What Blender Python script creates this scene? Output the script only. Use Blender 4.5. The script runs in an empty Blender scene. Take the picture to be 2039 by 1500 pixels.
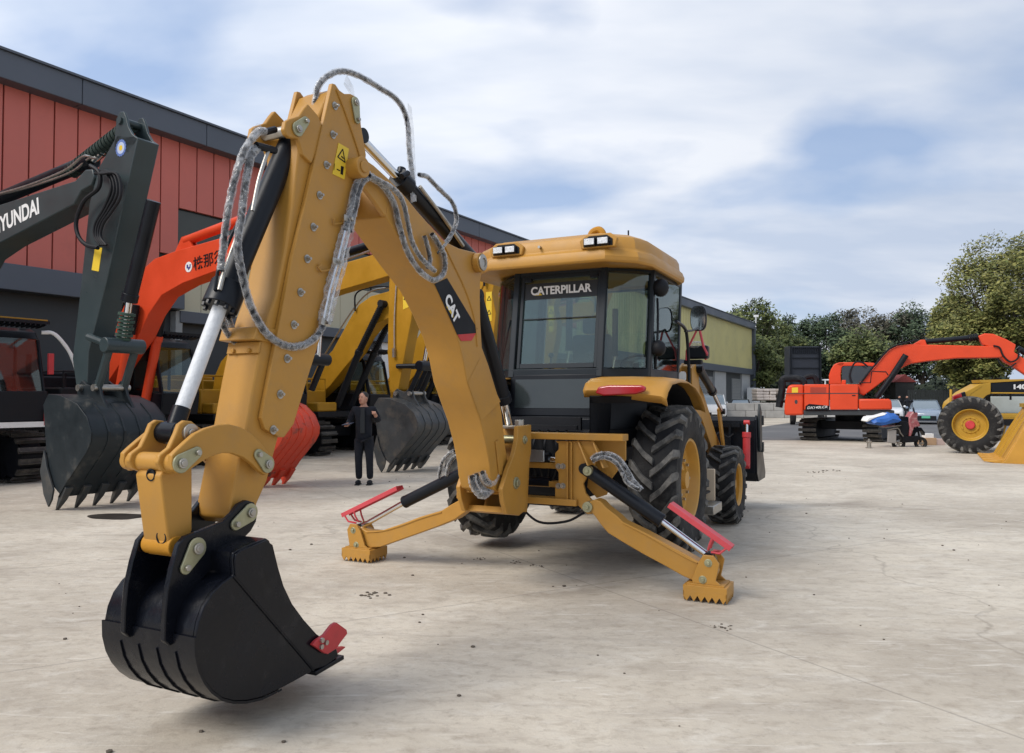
import bpy, bmesh, math, random
from math import radians, sin, cos, pi, atan2, sqrt
from mathutils import Vector, Matrix, noise
random.seed(7)
sc = bpy.context.scene
COL = sc.collection
# ------------------------------------------------------------------ camera, sky, sun, exposure
SKX, SKY = 8.3, 4.4
FPX = 1530.0                                  # focal length in photo pixels (2039 wide)
PITCH = math.atan(43/FPX)
cam_d = bpy.data.cameras.new("camera"); cam = bpy.data.objects.new("camera", cam_d); COL.objects.link(cam)
cam_d.sensor_width = 36; cam_d.lens = 36*FPX/2039; cam_d.clip_start = .05; cam_d.clip_end = 3000
cam.location = (0, 0, 1.6); cam.rotation_euler = (radians(90)+PITCH, 0, 0)
sc.camera = cam
sc.view_settings.view_transform = 'Standard'; sc.view_settings.look = 'None'
sc.view_settings.exposure = 0.30; sc.view_settings.gamma = 1.0
SUN_EL, SUN_AZ = 44, 237                      # azimuth clockwise from +Y (behind the camera, a little left)
w = bpy.data.worlds.new("World"); sc.world = w; w.use_nodes = True
nt = w.node_tree; N = nt.nodes; L = nt.links; N.clear()
def nd(t, **k):
    n = N.new(t)
    for a, b in k.items(): setattr(n, a, b)
    return n
out = nd('ShaderNodeOutputWorld'); bg = nd('ShaderNodeBackground'); bg.inputs[1].default_value = .1
sky = nd('ShaderNodeTexSky', sky_type='NISHITA', sun_disc=False)
sky.sun_elevation = radians(SUN_EL); sky.sun_rotation = radians(SUN_AZ); sky.air_density = 1.0; sky.dust_density = 1.5
tc = nd('ShaderNodeTexCoord'); sep = nd('ShaderNodeSeparateXYZ'); L.new(tc.outputs['Generated'], sep.inputs[0])
def mth(op, a, b=None, c=None):
    n = nd('ShaderNodeMath', operation=op)
    for i, v in enumerate((a, b, c)):
        if v is None: continue
        if hasattr(v, 'links') or hasattr(v, 'is_linked'): L.new(v, n.inputs[i])
        else: n.inputs[i].default_value = v
    return n.outputs[0]
zz = mth('ADD', mth('MAXIMUM', sep.outputs[2], 0.0), 0.26)
cx = mth('DIVIDE', sep.outputs[0], zz); cy = mth('DIVIDE', sep.outputs[1], zz)
cmb = nd('ShaderNodeCombineXYZ'); L.new(cx, cmb.inputs[0]); L.new(cy, cmb.inputs[1])
mp = nd('ShaderNodeMapping'); L.new(cmb.outputs[0], mp.inputs[0]); mp.inputs['Rotation'].default_value = (0, 0, radians(28)); mp.inputs['Scale'].default_value = (1.0, 1.25, 1); mp.inputs['Location'].default_value = (SKX, SKY, 0)
n1 = nd('ShaderNodeTexNoise'); n1.inputs['Scale'].default_value = 1.75; n1.inputs['Detail'].default_value = 6; n1.inputs['Roughness'].default_value = .44; n1.inputs['Distortion'].default_value = .15
L.new(mp.outputs[0], n1.inputs['Vector'])
r1 = nd('ShaderNodeValToRGB'); L.new(n1.outputs[0], r1.inputs[0])
r1.color_ramp.elements[0].position = .30; r1.color_ramp.elements[0].color = (0, 0, 0, 1)
r1.color_ramp.elements[1].position = .53; r1.color_ramp.elements[1].color = (1, 1, 1, 1)
n2 = nd('ShaderNodeTexNoise'); n2.inputs['Scale'].default_value = 2.0; n2.inputs['Detail'].default_value = 5; n2.inputs['Roughness'].default_value = .5
mp2 = nd('ShaderNodeMapping'); L.new(cmb.outputs[0], mp2.inputs[0]); mp2.inputs['Rotation'].default_value = (0, 0, radians(28)); mp2.inputs['Scale'].default_value = (.5, 1.2, 1)
L.new(mp2.outputs[0], n2.inputs['Vector'])
cc = nd('ShaderNodeValToRGB'); L.new(n2.outputs[0], cc.inputs[0])
cc.color_ramp.elements[0].position = .40; cc.color_ramp.elements[0].color = (5.0, 5.75, 7.1, 1)
cc.color_ramp.elements[1].position = .62; cc.color_ramp.elements[1].color = (7.6, 7.9, 8.5, 1)
mx = nd('ShaderNodeMix', data_type='RGBA')
tint = nd('ShaderNodeMix', data_type='RGBA', blend_type='MIX'); tint.inputs[0].default_value = .55
L.new(sky.outputs[0], tint.inputs[6]); tint.inputs[7].default_value = (3.1, 4.6, 7.6, 1)
hz = mth('MULTIPLY', mth('SUBTRACT', .24, sep.outputs[2]), 3.0)      # the cover closes towards the horizon
fac = mth('MINIMUM', mth('MAXIMUM', mth('ADD', r1.outputs[0], mth('MAXIMUM', hz, 0.0)), 0.22), 0.97)
L.new(fac, mx.inputs[0]); L.new(tint.outputs[2], mx.inputs[6]); L.new(cc.outputs[0], mx.inputs[7])
gl = nd('ShaderNodeVectorMath', operation='SCALE'); L.new(mx.outputs[2], gl.inputs[0]); L.new(mth('SUBTRACT', 1.0, mth('MULTIPLY', sep.outputs[0], .20)), gl.inputs['Scale'])   # brighter towards the veiled sun
L.new(gl.outputs[0], bg.inputs[0]); L.new(bg.outputs[0], out.inputs[0])
sd = bpy.data.lights.new("sun", 'SUN'); sd.energy = 2.3; sd.angle = radians(30); sd.color = (1, .94, .86)
so = bpy.data.objects.new("sun", sd); COL.objects.link(so)
_sv = Vector((sin(radians(SUN_AZ))*cos(radians(SUN_EL)), cos(radians(SUN_AZ))*cos(radians(SUN_EL)), sin(radians(SUN_EL))))
so.rotation_euler = _sv.to_track_quat('Z', 'Y').to_euler(); so.location = (0, 0, 30)
# ------------------------------------------------------------------ materials
def mat(name, col, rough=.5, metal=0, var=.12, vscale=3.0, bump=0, bscale=40, coat=0, col2=None, c2=(.5, .7), c2scale=2.0, spec=.5):
    m = bpy.data.materials.new(name); m.use_nodes = True
    t = m.node_tree; b = t.nodes['Principled BSDF']
    b.inputs['Metallic'].default_value = metal; b.inputs['Coat Weight'].default_value = coat; b.inputs['Coat Roughness'].default_value = .12
    b.inputs['Specular IOR Level'].default_value = spec
    co = t.nodes.new('ShaderNodeTexCoord')
    n = t.nodes.new('ShaderNodeTexNoise'); n.inputs['Scale'].default_value = vscale; n.inputs['Detail'].default_value = 6; n.inputs['Roughness'].default_value = .6
    t.links.new(co.outputs['Object'], n.inputs['Vector'])
    mr = t.nodes.new('ShaderNodeMapRange'); mr.inputs[1].default_value = .25; mr.inputs[2].default_value = .75; mr.inputs[3].default_value = 1-var; mr.inputs[4].default_value = 1+var
    t.links.new(n.outputs[0], mr.inputs[0])
    v = t.nodes.new('ShaderNodeVectorMath'); v.operation = 'SCALE'; v.inputs[0].default_value = col[:3]
    t.links.new(mr.outputs[0], v.inputs['Scale'])
    last = v.outputs[0]
    if col2:
        n3 = t.nodes.new('ShaderNodeTexNoise'); n3.inputs['Scale'].default_value = c2scale; n3.inputs['Detail'].default_value = 9; n3.inputs['Roughness'].default_value = .7
        t.links.new(co.outputs['Object'], n3.inputs['Vector'])
        rr = t.nodes.new('ShaderNodeMapRange'); rr.inputs[1].default_value = c2[0]; rr.inputs[2].default_value = c2[1]; t.links.new(n3.outputs[0], rr.inputs[0])
        x = t.nodes.new('ShaderNodeMix'); x.data_type = 'RGBA'; x.inputs[7].default_value = (*col2, 1)
        t.links.new(rr.outputs[0], x.inputs[0]); t.links.new(last, x.inputs[6]); last = x.outputs[2]
    t.links.new(last, b.inputs['Base Color'])
    mr2 = t.nodes.new('ShaderNodeMapRange'); mr2.inputs[1].default_value = .3; mr2.inputs[2].default_value = .7; mr2.inputs[3].default_value = max(.03, rough-.08); mr2.inputs[4].default_value = min(1, rough+.1)
    t.links.new(n.outputs[0], mr2.inputs[0]); t.links.new(mr2.outputs[0], b.inputs['Roughness'])
    if bump:
        n4 = t.nodes.new('ShaderNodeTexNoise'); n4.inputs['Scale'].default_value = bscale; n4.inputs['Detail'].default_value = 4
        t.links.new(co.outputs['Object'], n4.inputs['Vector'])
        bp = t.nodes.new('ShaderNodeBump'); bp.inputs['Strength'].default_value = bump; bp.inputs['Distance'].default_value = .02
        t.links.new(n4.outputs[0], bp.inputs['Height']); t.links.new(bp.outputs[0], b.inputs['Normal'])
    return m
Y = mat('machine_yellow', (.44, .225, .042), .42, coat=.0, var=.10, vscale=2.2, bump=.03, bscale=60, spec=.34, col2=(.38, .21, .06), c2=(.5, .8), c2scale=5)
YB = mat('cast_yellow', (.44, .205, .022), .42, spec=.2, var=.1, vscale=5, bump=.12, bscale=90)
YE = mat('old_excavator_yellow', (.40, .205, .014), .42, spec=.25, var=.14, vscale=2, col2=(.25, .15, .04), c2=(.62, .8))
YG = mat('grader_yellow', (.46, .27, .035), .4, spec=.25, var=.1, vscale=2)
OR = mat('orange_red', (.66, .065, .020), .38, spec=.3, coat=.0, var=.1, vscale=1.5)
ORB = mat('bucket_red', (.62, .06, .025), .5, var=.15, vscale=3, col2=(.12, .05, .035), c2=(.56, .66), c2scale=2.6)
DG = mat('dark_green_grey', (.034, .050, .054), .34, spec=.4, coat=.0, var=.12, vscale=2)
DGB = mat('bucket_dark', (.016, .022, .026), .42, spec=.3, var=.25, vscale=3, col2=(.09, .085, .075), c2=(.55, .8), c2scale=3)
BWORN = mat('bucket_worn', (.04, .045, .048), .45, var=.3, vscale=4, col2=(.10, .088, .072), c2=(.5, .72), c2scale=3.5)
BG = mat('bucket_black', (.0045, .0055, .009), .24, spec=.24, coat=.04, var=.2, vscale=6, bump=.07, bscale=25, col2=(.022, .022, .024), c2=(.56, .8), c2scale=7)
BLK = mat('black_paint', (.006, .008, .012), .36, coat=.0, var=.2, spec=.25)
BM = mat('black_matt', (.006, .007, .010), .6, var=.25, spec=.3)
DGR = mat('cab_grey', (.018, .024, .030), .42, var=.1, spec=.25)
RUB = mat('tyre_rubber', (.014, .014, .015), .75, var=.3, vscale=6, col2=(.09, .088, .08), c2=(.50, .80), c2scale=3.5, bump=.2, bscale=30, spec=.3)
RUBL = mat('tread_rubber', (.035, .035, .034), .75, var=.3, vscale=9, col2=(.22, .21, .19), c2=(.42, .72), c2scale=5)
CHR = mat('chrome', (.72, .73, .74), .14, metal=1, var=.04)
ROD = mat('greased_rod', (.62, .64, .66), .5, var=.1, vscale=20, bump=.2, bscale=60)
STL = mat('steel', (.42, .40, .36), .38, metal=.9, var=.2, vscale=30)
ZN = mat('zinc_olive', (.36, .35, .22), .38, metal=.55, var=.2, vscale=15)
RED = mat('red_paint', (.50, .035, .04), .45, var=.15, vscale=8)
PINK = mat('guard_red', (.55, .06, .075), .5, var=.12)
WHT = mat('white_paint', (.78, .78, .76), .5, var=.04)
WHD = mat('decal_white', (.75, .75, .74), .55, var=.03)
DBK = mat('decal_black', (.006, .007, .010), .5, var=.1, spec=.2)
DRD = mat('decal_red', (.50, .02, .02), .45, var=.05)
YDC = mat('decal_yellow', (.72, .50, .03), .5, var=.05)
BLU = mat('tarp_blue', (.02, .11, .40), .5, var=.15)
SKIN = mat('skin', (.48, .25, .17), .5, var=.08)
CLO = mat('navy_cloth', (.004, .006, .012), .9, var=.2, vscale=12, bump=.15, bscale=30)
CLO2 = mat('grey_cloth', (.02, .023, .026), .85, var=.2)
HAIR = mat('hair', (.02, .017, .015), .6, var=.3)
TRK = mat('track_steel', (.055, .052, .048), .5, metal=.4, var=.4, vscale=9, col2=(.20, .18, .15), c2=(.5, .8), c2scale=6)
LAMP = mat('lamp_lens', (.62, .64, .66), .12, var=.5, vscale=60, spec=.8)
MIRR = mat('mirror_glass', (.8, .82, .85), .04, metal=1, var=.02)
DIRT = mat('dirt', (.11, .09, .07), .95, var=.4, vscale=20, bump=.4)
CONC = mat('concrete_block', (.36, .35, .33), .9, var=.2, vscale=2, bump=.2, bscale=8)
SACK = mat('wrapped_sacks', (.52, .46, .42), .5, var=.25, vscale=1.5, bump=.5, bscale=4)
CARG = mat('car_grey_blue', (.20, .25, .32), .3, coat=.8, var=.03)
CARW = mat('car_white', (.68, .69, .70), .3, coat=.8, var=.03)
CARD = mat('car_dark', (.012, .014, .02), .2, coat=.8, var=.03)
CARD2 = mat('glass_dark', (.02, .026, .03), .08, var=.1, spec=.8)
GRN = mat('number_plate_green', (.10, .42, .26), .5, var=.04)
SCR = mat('scooter_red', (.34, .10, .11), .45, var=.25, vscale=8, col2=(.5, .38, .36), c2=(.5, .7), c2scale=6)
BOX = mat('cardboard', (.46, .30, .18), .85, var=.2)
RIMY = mat('rim_yellow', (.50, .26, .035), .4, var=.12, vscale=4)
TAIL = mat('tail_light_red', (.36, .010, .02), .14, var=.1, spec=.8)
BARK = mat('bark', (.07, .055, .042), .9, var=.3)
SEAT = mat('seat_fabric', (.03, .03, .032), .8)
def glass_mat(name, tint_c, refl, trans):
    m = bpy.data.materials.new(name); m.use_nodes = True; t = m.node_tree; t.nodes.clear()
    o = t.nodes.new('ShaderNodeOutputMaterial'); tr = t.nodes.new('ShaderNodeBsdfTransparent'); tr.inputs[0].default_value = (*trans, 1)
    g = t.nodes.new('ShaderNodeBsdfGlossy'); g.inputs['Roughness'].default_value = .03; g.inputs[0].default_value = (*tint_c, 1)
    lw = t.nodes.new('ShaderNodeLayerWeight'); lw.inputs[0].default_value = refl
    mr = t.nodes.new('ShaderNodeMapRange'); mr.inputs[3].default_value = refl*.35; mr.inputs[4].default_value = 1; t.links.new(lw.outputs['Fresnel'], mr.inputs[0])
    df = t.nodes.new('ShaderNodeBsdfDiffuse'); df.inputs[0].default_value = (.10, .13, .125, 1)
    m0 = t.nodes.new('ShaderNodeMixShader'); m0.inputs[0].default_value = .05; t.links.new(tr.outputs[0], m0.inputs[1]); t.links.new(df.outputs[0], m0.inputs[2])
    mxs = t.nodes.new('ShaderNodeMixShader'); t.links.new(mr.outputs[0], mxs.inputs[0]); t.links.new(m0.outputs[0], mxs.inputs[1]); t.links.new(g.outputs[0], mxs.inputs[2])
    t.links.new(mxs.outputs[0], o.inputs[0]); return m
GLS = glass_mat('cab_glass', (.80, .90, .88), .22, (.68, .76, .72))
def film_mat():
    m = bpy.data.materials.new('plastic_film'); m.use_nodes = True; t = m.node_tree; b = t.nodes['Principled BSDF']; o = t.nodes['Material Output']
    b.inputs['Base Color'].default_value = (.72, .73, .74, 1); b.inputs['Roughness'].default_value = .14; b.inputs['Specular IOR Level'].default_value = 1.0
    co = t.nodes.new('ShaderNodeTexCoord'); n = t.nodes.new('ShaderNodeTexNoise'); n.inputs['Scale'].default_value = 18; n.inputs['Detail'].default_value = 2; n.inputs['Roughness'].default_value = .5; n.inputs['Distortion'].default_value = 1.2
    t.links.new(co.outputs['Object'], n.inputs[0])
    mr = t.nodes.new('ShaderNodeMapRange'); mr.inputs[1].default_value = .36; mr.inputs[2].default_value = .68; mr.inputs[3].default_value = .12; mr.inputs[4].default_value = .72
    t.links.new(n.outputs[0], mr.inputs[0])
    bp = t.nodes.new('ShaderNodeBump'); bp.inputs['Strength'].default_value = .9; bp.inputs['Distance'].default_value = .02; t.links.new(n.outputs[0], bp.inputs['Height']); t.links.new(bp.outputs[0], b.inputs['Normal'])
    mr.inputs[3].default_value = -.10; mr.inputs[4].default_value = .22
    lw = t.nodes.new('ShaderNodeLayerWeight'); lw.inputs[0].default_value = .45
    ms = t.nodes.new('ShaderNodeMath'); ms.operation = 'MULTIPLY_ADD'; ms.inputs[1].default_value = .55; ms.inputs[2].default_value = .10; t.links.new(lw.outputs['Facing'], ms.inputs[0])
    ma = t.nodes.new('ShaderNodeMath'); ma.operation = 'ADD'; ma.use_clamp = True; t.links.new(ms.outputs[0], ma.inputs[0]); t.links.new(mr.outputs[0], ma.inputs[1])
    tr = t.nodes.new('ShaderNodeBsdfTransparent'); mxs = t.nodes.new('ShaderNodeMixShader')
    t.links.new(ma.outputs[0], mxs.inputs[0]); t.links.new(tr.outputs[0], mxs.inputs[1]); t.links.new(b.outputs[0], mxs.inputs[2]); t.links.new(mxs.outputs[0], o.inputs[0])
    return m
FILM = film_mat()
# ------------------------------------------------------------------ surveying the photograph: pixel rays to real planes
CAMP = Vector((0, 0, 1.6)); _c, _s = cos(PITCH), sin(PITCH)
def ray(px, py):
    x = (px-1019.5)/FPX; y = -(py-750)/FPX
    return Vector((x, _c-y*_s, _s+y*_c))
def onp(px, py, P, Nn):
    d = ray(px, py); return CAMP + d*((Vector(P)-CAMP).dot(Nn)/d.dot(Nn))
def gnd(px, py, z=0): return onp(px, py, (0, 0, z), Vector((0, 0, 1)))
def dep(px, py, y): return onp(px, py, (0, y, 0), Vector((0, 1, 0)))
def Z(x0, y0, s): return lambda pts: [(x0+s*a, y0+s*b) for a, b in pts]
# ------------------------------------------------------------------ mesh building
ROOTM = {}
class MB:
    def __init__(s): s.v = []; s.f = []; s.sm = True
    def add(s, vs, fs):
        o = len(s.v); s.v += [Vector(v) for v in vs]; s.f += [tuple(i+o for i in f) for f in fs]; return s
    def prism(s, pts, vec):
        n = len(pts); pts = [Vector(p) for p in pts]; vec = Vector(vec)
        nr = Vector((0, 0, 0))
        for i in range(n): nr += pts[i].cross(pts[(i+1) % n])
        if nr.dot(vec) > 0: pts = pts[::-1]
        vs = pts+[p+vec for p in pts]
        return s.add(vs, [tuple(range(n)), tuple(range(2*n-1, n-1, -1))]+[(i, i+n, (i+1) % n+n, (i+1) % n) for i in range(n)])
    def box(s, c, X, Yv, Zv):
        c = Vector(c); X = Vector(X); Yv = Vector(Yv); Zv = Vector(Zv)
        if X.cross(Yv).dot(Zv) < 0: X = -X
        vs = [c+X*i+Yv*j+Zv*k for i in (-1, 1) for j in (-1, 1) for k in (-1, 1)]
        return s.add(vs, [(0, 1, 3, 2), (4, 6, 7, 5), (0, 4, 5, 1), (2, 3, 7, 6), (0, 2, 6, 4), (1, 5, 7, 3)])
    def cyl(s, p0, p1, r0, r1=None, n=20):
        p0 = Vector(p0); p1 = Vector(p1); r1 = r0 if r1 is None else r1
        d = (p1-p0).normalized(); a = d.orthogonal().normalized(); b = d.cross(a)
        vs = []
        for p, r in ((p0, r0), (p1, r1)):
            for i in range(n):
                t = 2*pi*i/n; vs.append(p+a*(r*cos(t))+b*(r*sin(t)))
        return s.add(vs, [tuple(range(n-1, -1, -1)), tuple(range(n, 2*n))]+[(i, (i+1) % n, (i+1) % n+n, i+n) for i in range(n)])
    def lathe(s, c, ax, prof, n=40, closed=False):
        c = Vector(c); ax = Vector(ax).normalized(); a = ax.orthogonal().normalized(); b = ax.cross(a)
        vs = []; k = len(prof)
        for i in range(n):
            t = 2*pi*i/n; e = a*cos(t)+b*sin(t)
            for r, h in prof: vs.append(c+e*r+ax*h)
        fs = []
        for i in range(n):
            j = (i+1) % n
            for q in range(k if closed else k-1):
                q2 = (q+1) % k
                fs.append((i*k+q, j*k+q, j*k+q2, i*k+q2))
        return s.add(vs, fs)
    def tube(s, path, r, n=8, seg=6, wob=0, rf=None, cap=True):
        P = [Vector(p) for p in path]
        if seg > 1 and len(P) > 2:
            Q = []
            E = [P[0]*2-P[1]]+P+[P[-1]*2-P[-2]]
            for i in range(1, len(E)-2):
                for k in range(seg):
                    t = k/seg; p0, p1, p2, p3 = E[i-1:i+3]
                    Q.append(.5*((2*p1)+(p2-p0)*t+(2*p0-5*p1+4*p2-p3)*t*t+(3*p1-p0-3*p2+p3)*t**3))
            Q.append(P[-1]); P = Q
        vs = []; m = len(P); pa = None
        for i, p in enumerate(P):
            d = (P[min(i+1, m-1)]-P[max(i-1, 0)])
            if d.length < 1e-9: d = Vector((0, 0, 1))
            d.normalize()
            a = d.orthogonal().normalized() if pa is None else (pa-d*pa.dot(d)).normalized()
            pa = a; b = d.cross(a)
            rr = r*(rf(i/(m-1)) if rf else 1)
            for k in range(n):
                t = 2*pi*k/n; q = rr
                if wob: q = rr*(1+wob*(random.random()-.4))
                vs.append(p+a*(q*cos(t))+b*(q*sin(t)))
        fs = [(i*n+k, i*n+(k+1) % n, (i+1)*n+(k+1) % n, (i+1)*n+k) for i in range(m-1) for k in range(n)]
        if cap: fs += [tuple(range(n-1, -1, -1)), tuple(range((m-1)*n, m*n))]
        return s.add(vs, fs)
    def ball(s, c, r, n=10, sc3=(1, 1, 1)):
        c = Vector(c); prof = []
        vs = [c+Vector((0, 0, r*sc3[2]))]; fs = []
        for i in range(1, n):
            for k in range(2*n):
                a = pi*i/n; t = pi*k/n
                vs.append(c+Vector((r*sc3[0]*sin(a)*cos(t), r*sc3[1]*sin(a)*sin(t), r*sc3[2]*cos(a))))
        vs.append(c-Vector((0, 0, r*sc3[2]))); m = 2*n
        for k in range(m):
            fs.append((0, 1+k, 1+(k+1) % m)); fs.append((len(vs)-1, len(vs)-1-m+(k+1) % m, len(vs)-1-m+k))
        for i in range(n-2):
            for k in range(m): fs.append((1+i*m+k, 1+(i+1)*m+k, 1+(i+1)*m+(k+1) % m, 1+i*m+(k+1) % m))
        return s.add(vs, fs)
    def build(s, name, m, parent=None, bev=0, ang=32, seg=2):
        me = bpy.data.meshes.new(name); o = bpy.data.objects.new(name, me); COL.objects.link(o)
        vs = s.v
        if parent is not None:
            M = ROOTM.get(parent.name)
            if M: inv = M.inverted(); vs = [inv @ v for v in vs]
            o.parent = parent; ROOTM[o.name] = M
        else: ROOTM[o.name] = Matrix.Identity(4)
        me.from_pydata([tuple(v) for v in vs], [], s.f); me.materials.append(m)
        for p in me.polygons: p.use_smooth = True
        me.update(); me.set_sharp_from_angle(angle=radians(ang))
        if bev:
            b = o.modifiers.new('bevel', 'BEVEL'); b.width = bev; b.segments = seg; b.limit_method = 'ANGLE'; b.angle_limit = radians(40); b.use_clamp_overlap = True; b.harden_normals = False
        return o
def tag(o, label=None, cat=None, group=None, kind=None):
    if label: o['label'] = label
    if cat: o['category'] = cat
    if group: o['group'] = group
    if kind: o['kind'] = kind
    return o
def thing(name, loc, label, cat, group=None, M=None):
    o = bpy.data.objects.new(name, None); COL.objects.link(o); o.empty_display_size = .3
    M = M or Matrix.Translation(Vector(loc)); o.matrix_world = M; ROOTM[o.name] = M.copy()
    return tag(o, label, cat, group)
def copy_tree(o, M, label):
    old = [x for x in bpy.data.objects if x.parent == o]
    r = o.copy(); COL.objects.link(r); r.matrix_world = M; r['label'] = label
    def rec(src, dst):
        for ch in KIDS.get(src.name, []):
            c = ch.copy(); COL.objects.link(c); c.parent = dst; rec(ch, c)
    KIDS = {}
    for x in bpy.data.objects:
        if x.parent: KIDS.setdefault(x.parent.name, []).append(x)
    rec(o, r); return r
FONT = None
def text(name, s, m, parent, origin, dx, up, height=None, width=None, depth=.003, bold=.02, shear=0, char_sp=1.0):
    """flat lettering lying on a surface: origin = lower left, dx = reading direction, up = letter up"""
    cu = bpy.data.curves.new(name, 'FONT'); cu.body = s; cu.size = 1; cu.offset = bold; cu.extrude = 0; cu.shear = shear; cu.space_character = char_sp
    ob = bpy.data.objects.new(name, cu); COL.objects.link(ob); bpy.context.view_layer.update()
    dg = bpy.context.evaluated_depsgraph_get(); me = bpy.data.meshes.new_from_object(ob.evaluated_get(dg))
    bpy.data.objects.remove(ob)
    xs = [v.co.x for v in me.vertices]; ys = [v.co.y for v in me.vertices]
    if not xs: return None
    x0, x1, y0, y1 = min(xs), max(xs), min(ys), max(ys)
    sx = (width/(x1-x0)) if width else height/(y1-y0); sy = (height/(y1-y0)) if height else sx
    dx = Vector(dx).normalized(); up = Vector(up); nn = dx.cross(up).normalized(); up = nn.cross(dx).normalized() if abs(dx.dot(up)) < 1e-6 or True else up
    b = MB(); vs = [Vector(origin)+dx*((v.co.x-x0)*sx)+up*((v.co.y-y0)*sy)+nn*depth for v in me.vertices]
    b.add(vs, [tuple(p.vertices) for p in me.polygons])
    return b.build(name, m, parent)
# ------------------------------------------------------------------ ground
def ground_mat():
    m = bpy.data.materials.new('worn_concrete'); m.use_nodes = True; t = m.node_tree; b = t.nodes['Principled BSDF']; K = t.links
    co = t.nodes.new('ShaderNodeTexCoord')
    def noi(sc_, det=8, ro=.6, scale3=None, rot=0, dist=0):
        v = co.outputs['Object']
        if scale3:
            q = t.nodes.new('ShaderNodeMapping'); q.inputs['Scale'].default_value = scale3; q.inputs['Rotation'].default_value = (0, 0, rot); K.new(v, q.inputs[0]); v = q.outputs[0]
        n = t.nodes.new('ShaderNodeTexNoise'); n.inputs['Scale'].default_value = sc_; n.inputs['Detail'].default_value = det; n.inputs['Roughness'].default_value = ro; n.inputs['Distortion'].default_value = dist
        K.new(v, n.inputs[0]); return n.outputs[0]
    def rng(v, a, c, lo=0, hi=1):
        r = t.nodes.new('ShaderNodeMapRange'); r.inputs[1].default_value = a; r.inputs[2].default_value = c; r.inputs[3].default_value = lo; r.inputs[4].default_value = hi; K.new(v, r.inputs[0]); return r.outputs[0]
    def mixc(f, a, c):
        x = t.nodes.new('ShaderNodeMix'); x.data_type = 'RGBA'
        K.new(f, x.inputs[0])
        for i, q in ((6, a), (7, c)):
            if isinstance(q, tuple): x.inputs[i].default_value = (*q, 1)
            else: K.new(q, x.inputs[i])
        return x.outputs[2]
    c = mixc(rng(noi(.35, 9, .62, dist=.4), .36, .64), (.41, .36, .29), (.62, .56, .46))
    c = mixc(rng(noi(1.1, 10, .68, (1, 3.2, 1), .5, .6), .50, .72, 0, .6), c, (.33, .285, .235))
    c = mixc(rng(noi(2.2, 8, .6, (1, 2.2, 1), -.3, .8), .54, .75, 0, .6), c, (.66, .62, .54))
    c = mixc(rng(noi(14, 6, .7), .54, .72, 0, .5), c, (.25, .21, .165))
    c = mixc(rng(noi(6, 8, .72, (1, 1.8, 1), .7, .4), .50, .72, 0, .6), c, (.29, .24, .185))
    c = mixc(rng(noi(4.3, 8, .7, (1, 2.0, 1), -.5, .4), .55, .75, 0, .5), c, (.68, .645, .575))
    # scuffs left by tracks: short pale strokes
    for rot, th in ((.9, .665), (-.55, .675), (.15, .67)):
        c = mixc(rng(noi(5.5, 3, .5, (.35, 3.6, 1), rot, .8), th, th+.06, 0, .42), c, (.72, .68, .60))
    # oil and mud stains
    c = mixc(rng(noi(.22, 7, .6, (1, 1.6, 1), .2, 1.2), .57, .68, 0, .5), c, (.19, .155, .12))
    # sawn slab joints every few metres
    sx = t.nodes.new('ShaderNodeMapping'); sx.inputs['Rotation'].default_value = (0, 0, radians(-30)); K.new(co.outputs['Object'], sx.inputs[0])
    sep_ = t.nodes.new('ShaderNodeSeparateXYZ'); K.new(sx.outputs[0], sep_.inputs[0])
    for ax_, ph in ((0, 2.1), (1, .6)):
        a1 = t.nodes.new('ShaderNodeMath'); a1.operation = 'ADD'; a1.inputs[1].default_value = 600+ph; K.new(sep_.outputs[ax_], a1.inputs[0])
        a2 = t.nodes.new('ShaderNodeMath'); a2.operation = 'MODULO'; a2.inputs[1].default_value = 6.0; K.new(a1.outputs[0], a2.inputs[0])
        c = mixc(rng(a2.outputs[0], .012, .022, .42, 0), c, (.20, .175, .15))
    # hair cracks
    v = t.nodes.new('ShaderNodeTexVoronoi'); v.feature = 'DISTANCE_TO_EDGE'; v.inputs['Scale'].default_value = .075
    ad = t.nodes.new('ShaderNodeMix'); ad.data_type = 'VECTOR'; ad.inputs[0].default_value = .25; K.new(co.outputs['Object'], ad.inputs[4])
    nn = t.nodes.new('ShaderNodeTexNoise'); nn.inputs['Scale'].default_value = .9; nn.inputs['Detail'].default_value = 6; K.new(co.outputs['Object'], nn.inputs[0])
    sc3 = t.nodes.new('ShaderNodeVectorMath'); sc3.operation = 'SCALE'; sc3.inputs['Scale'].default_value = 5; K.new(nn.outputs['Color'], sc3.inputs[0]); K.new(sc3.outputs[0], ad.inputs[5]); K.new(ad.outputs[1], v.inputs['Vector'])
    c = mixc(rng(v.outputs[0], .0, .0018, .35, 0), c, (.16, .13, .10))
    K.new(c, b.inputs['Base Color'])
    c = mixc(rng(noi(9, 4, .6, (.5, 2.4, 1), .35, 1.0), .64, .74, 0, .14), c, (.74, .70, .61))
    c = mixc(rng(noi(30, 3, .6, (.8, 1.3, 1), .1, .5), .66, .74, 0, .35), c, (.22, .18, .14))
    K.new(c, b.inputs['Base Color'])
    K.new(rng(noi(3, 6), .3, .7, .62, .92), b.inputs['Roughness']); b.inputs['Specular IOR Level'].default_value = .35
    bp = t.nodes.new('ShaderNodeBump'); bp.inputs['Strength'].default_value = .35; bp.inputs['Distance'].default_value = .015; K.new(noi(22, 8, .7), bp.inputs['Height']); K.new(bp.outputs[0], b.inputs['Normal'])
    return m
def sheet(name, pts, z, m):
    b = MB(); b.add([(x, y, z) for x, y in pts], [tuple(range(len(pts)))]); o = b.build(name, m); return tag(o, kind='structure')
sheet('ground', [(-900, -60), (900, -60), (900, 1500), (-900, 1500)], 0, ground_mat())
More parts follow.
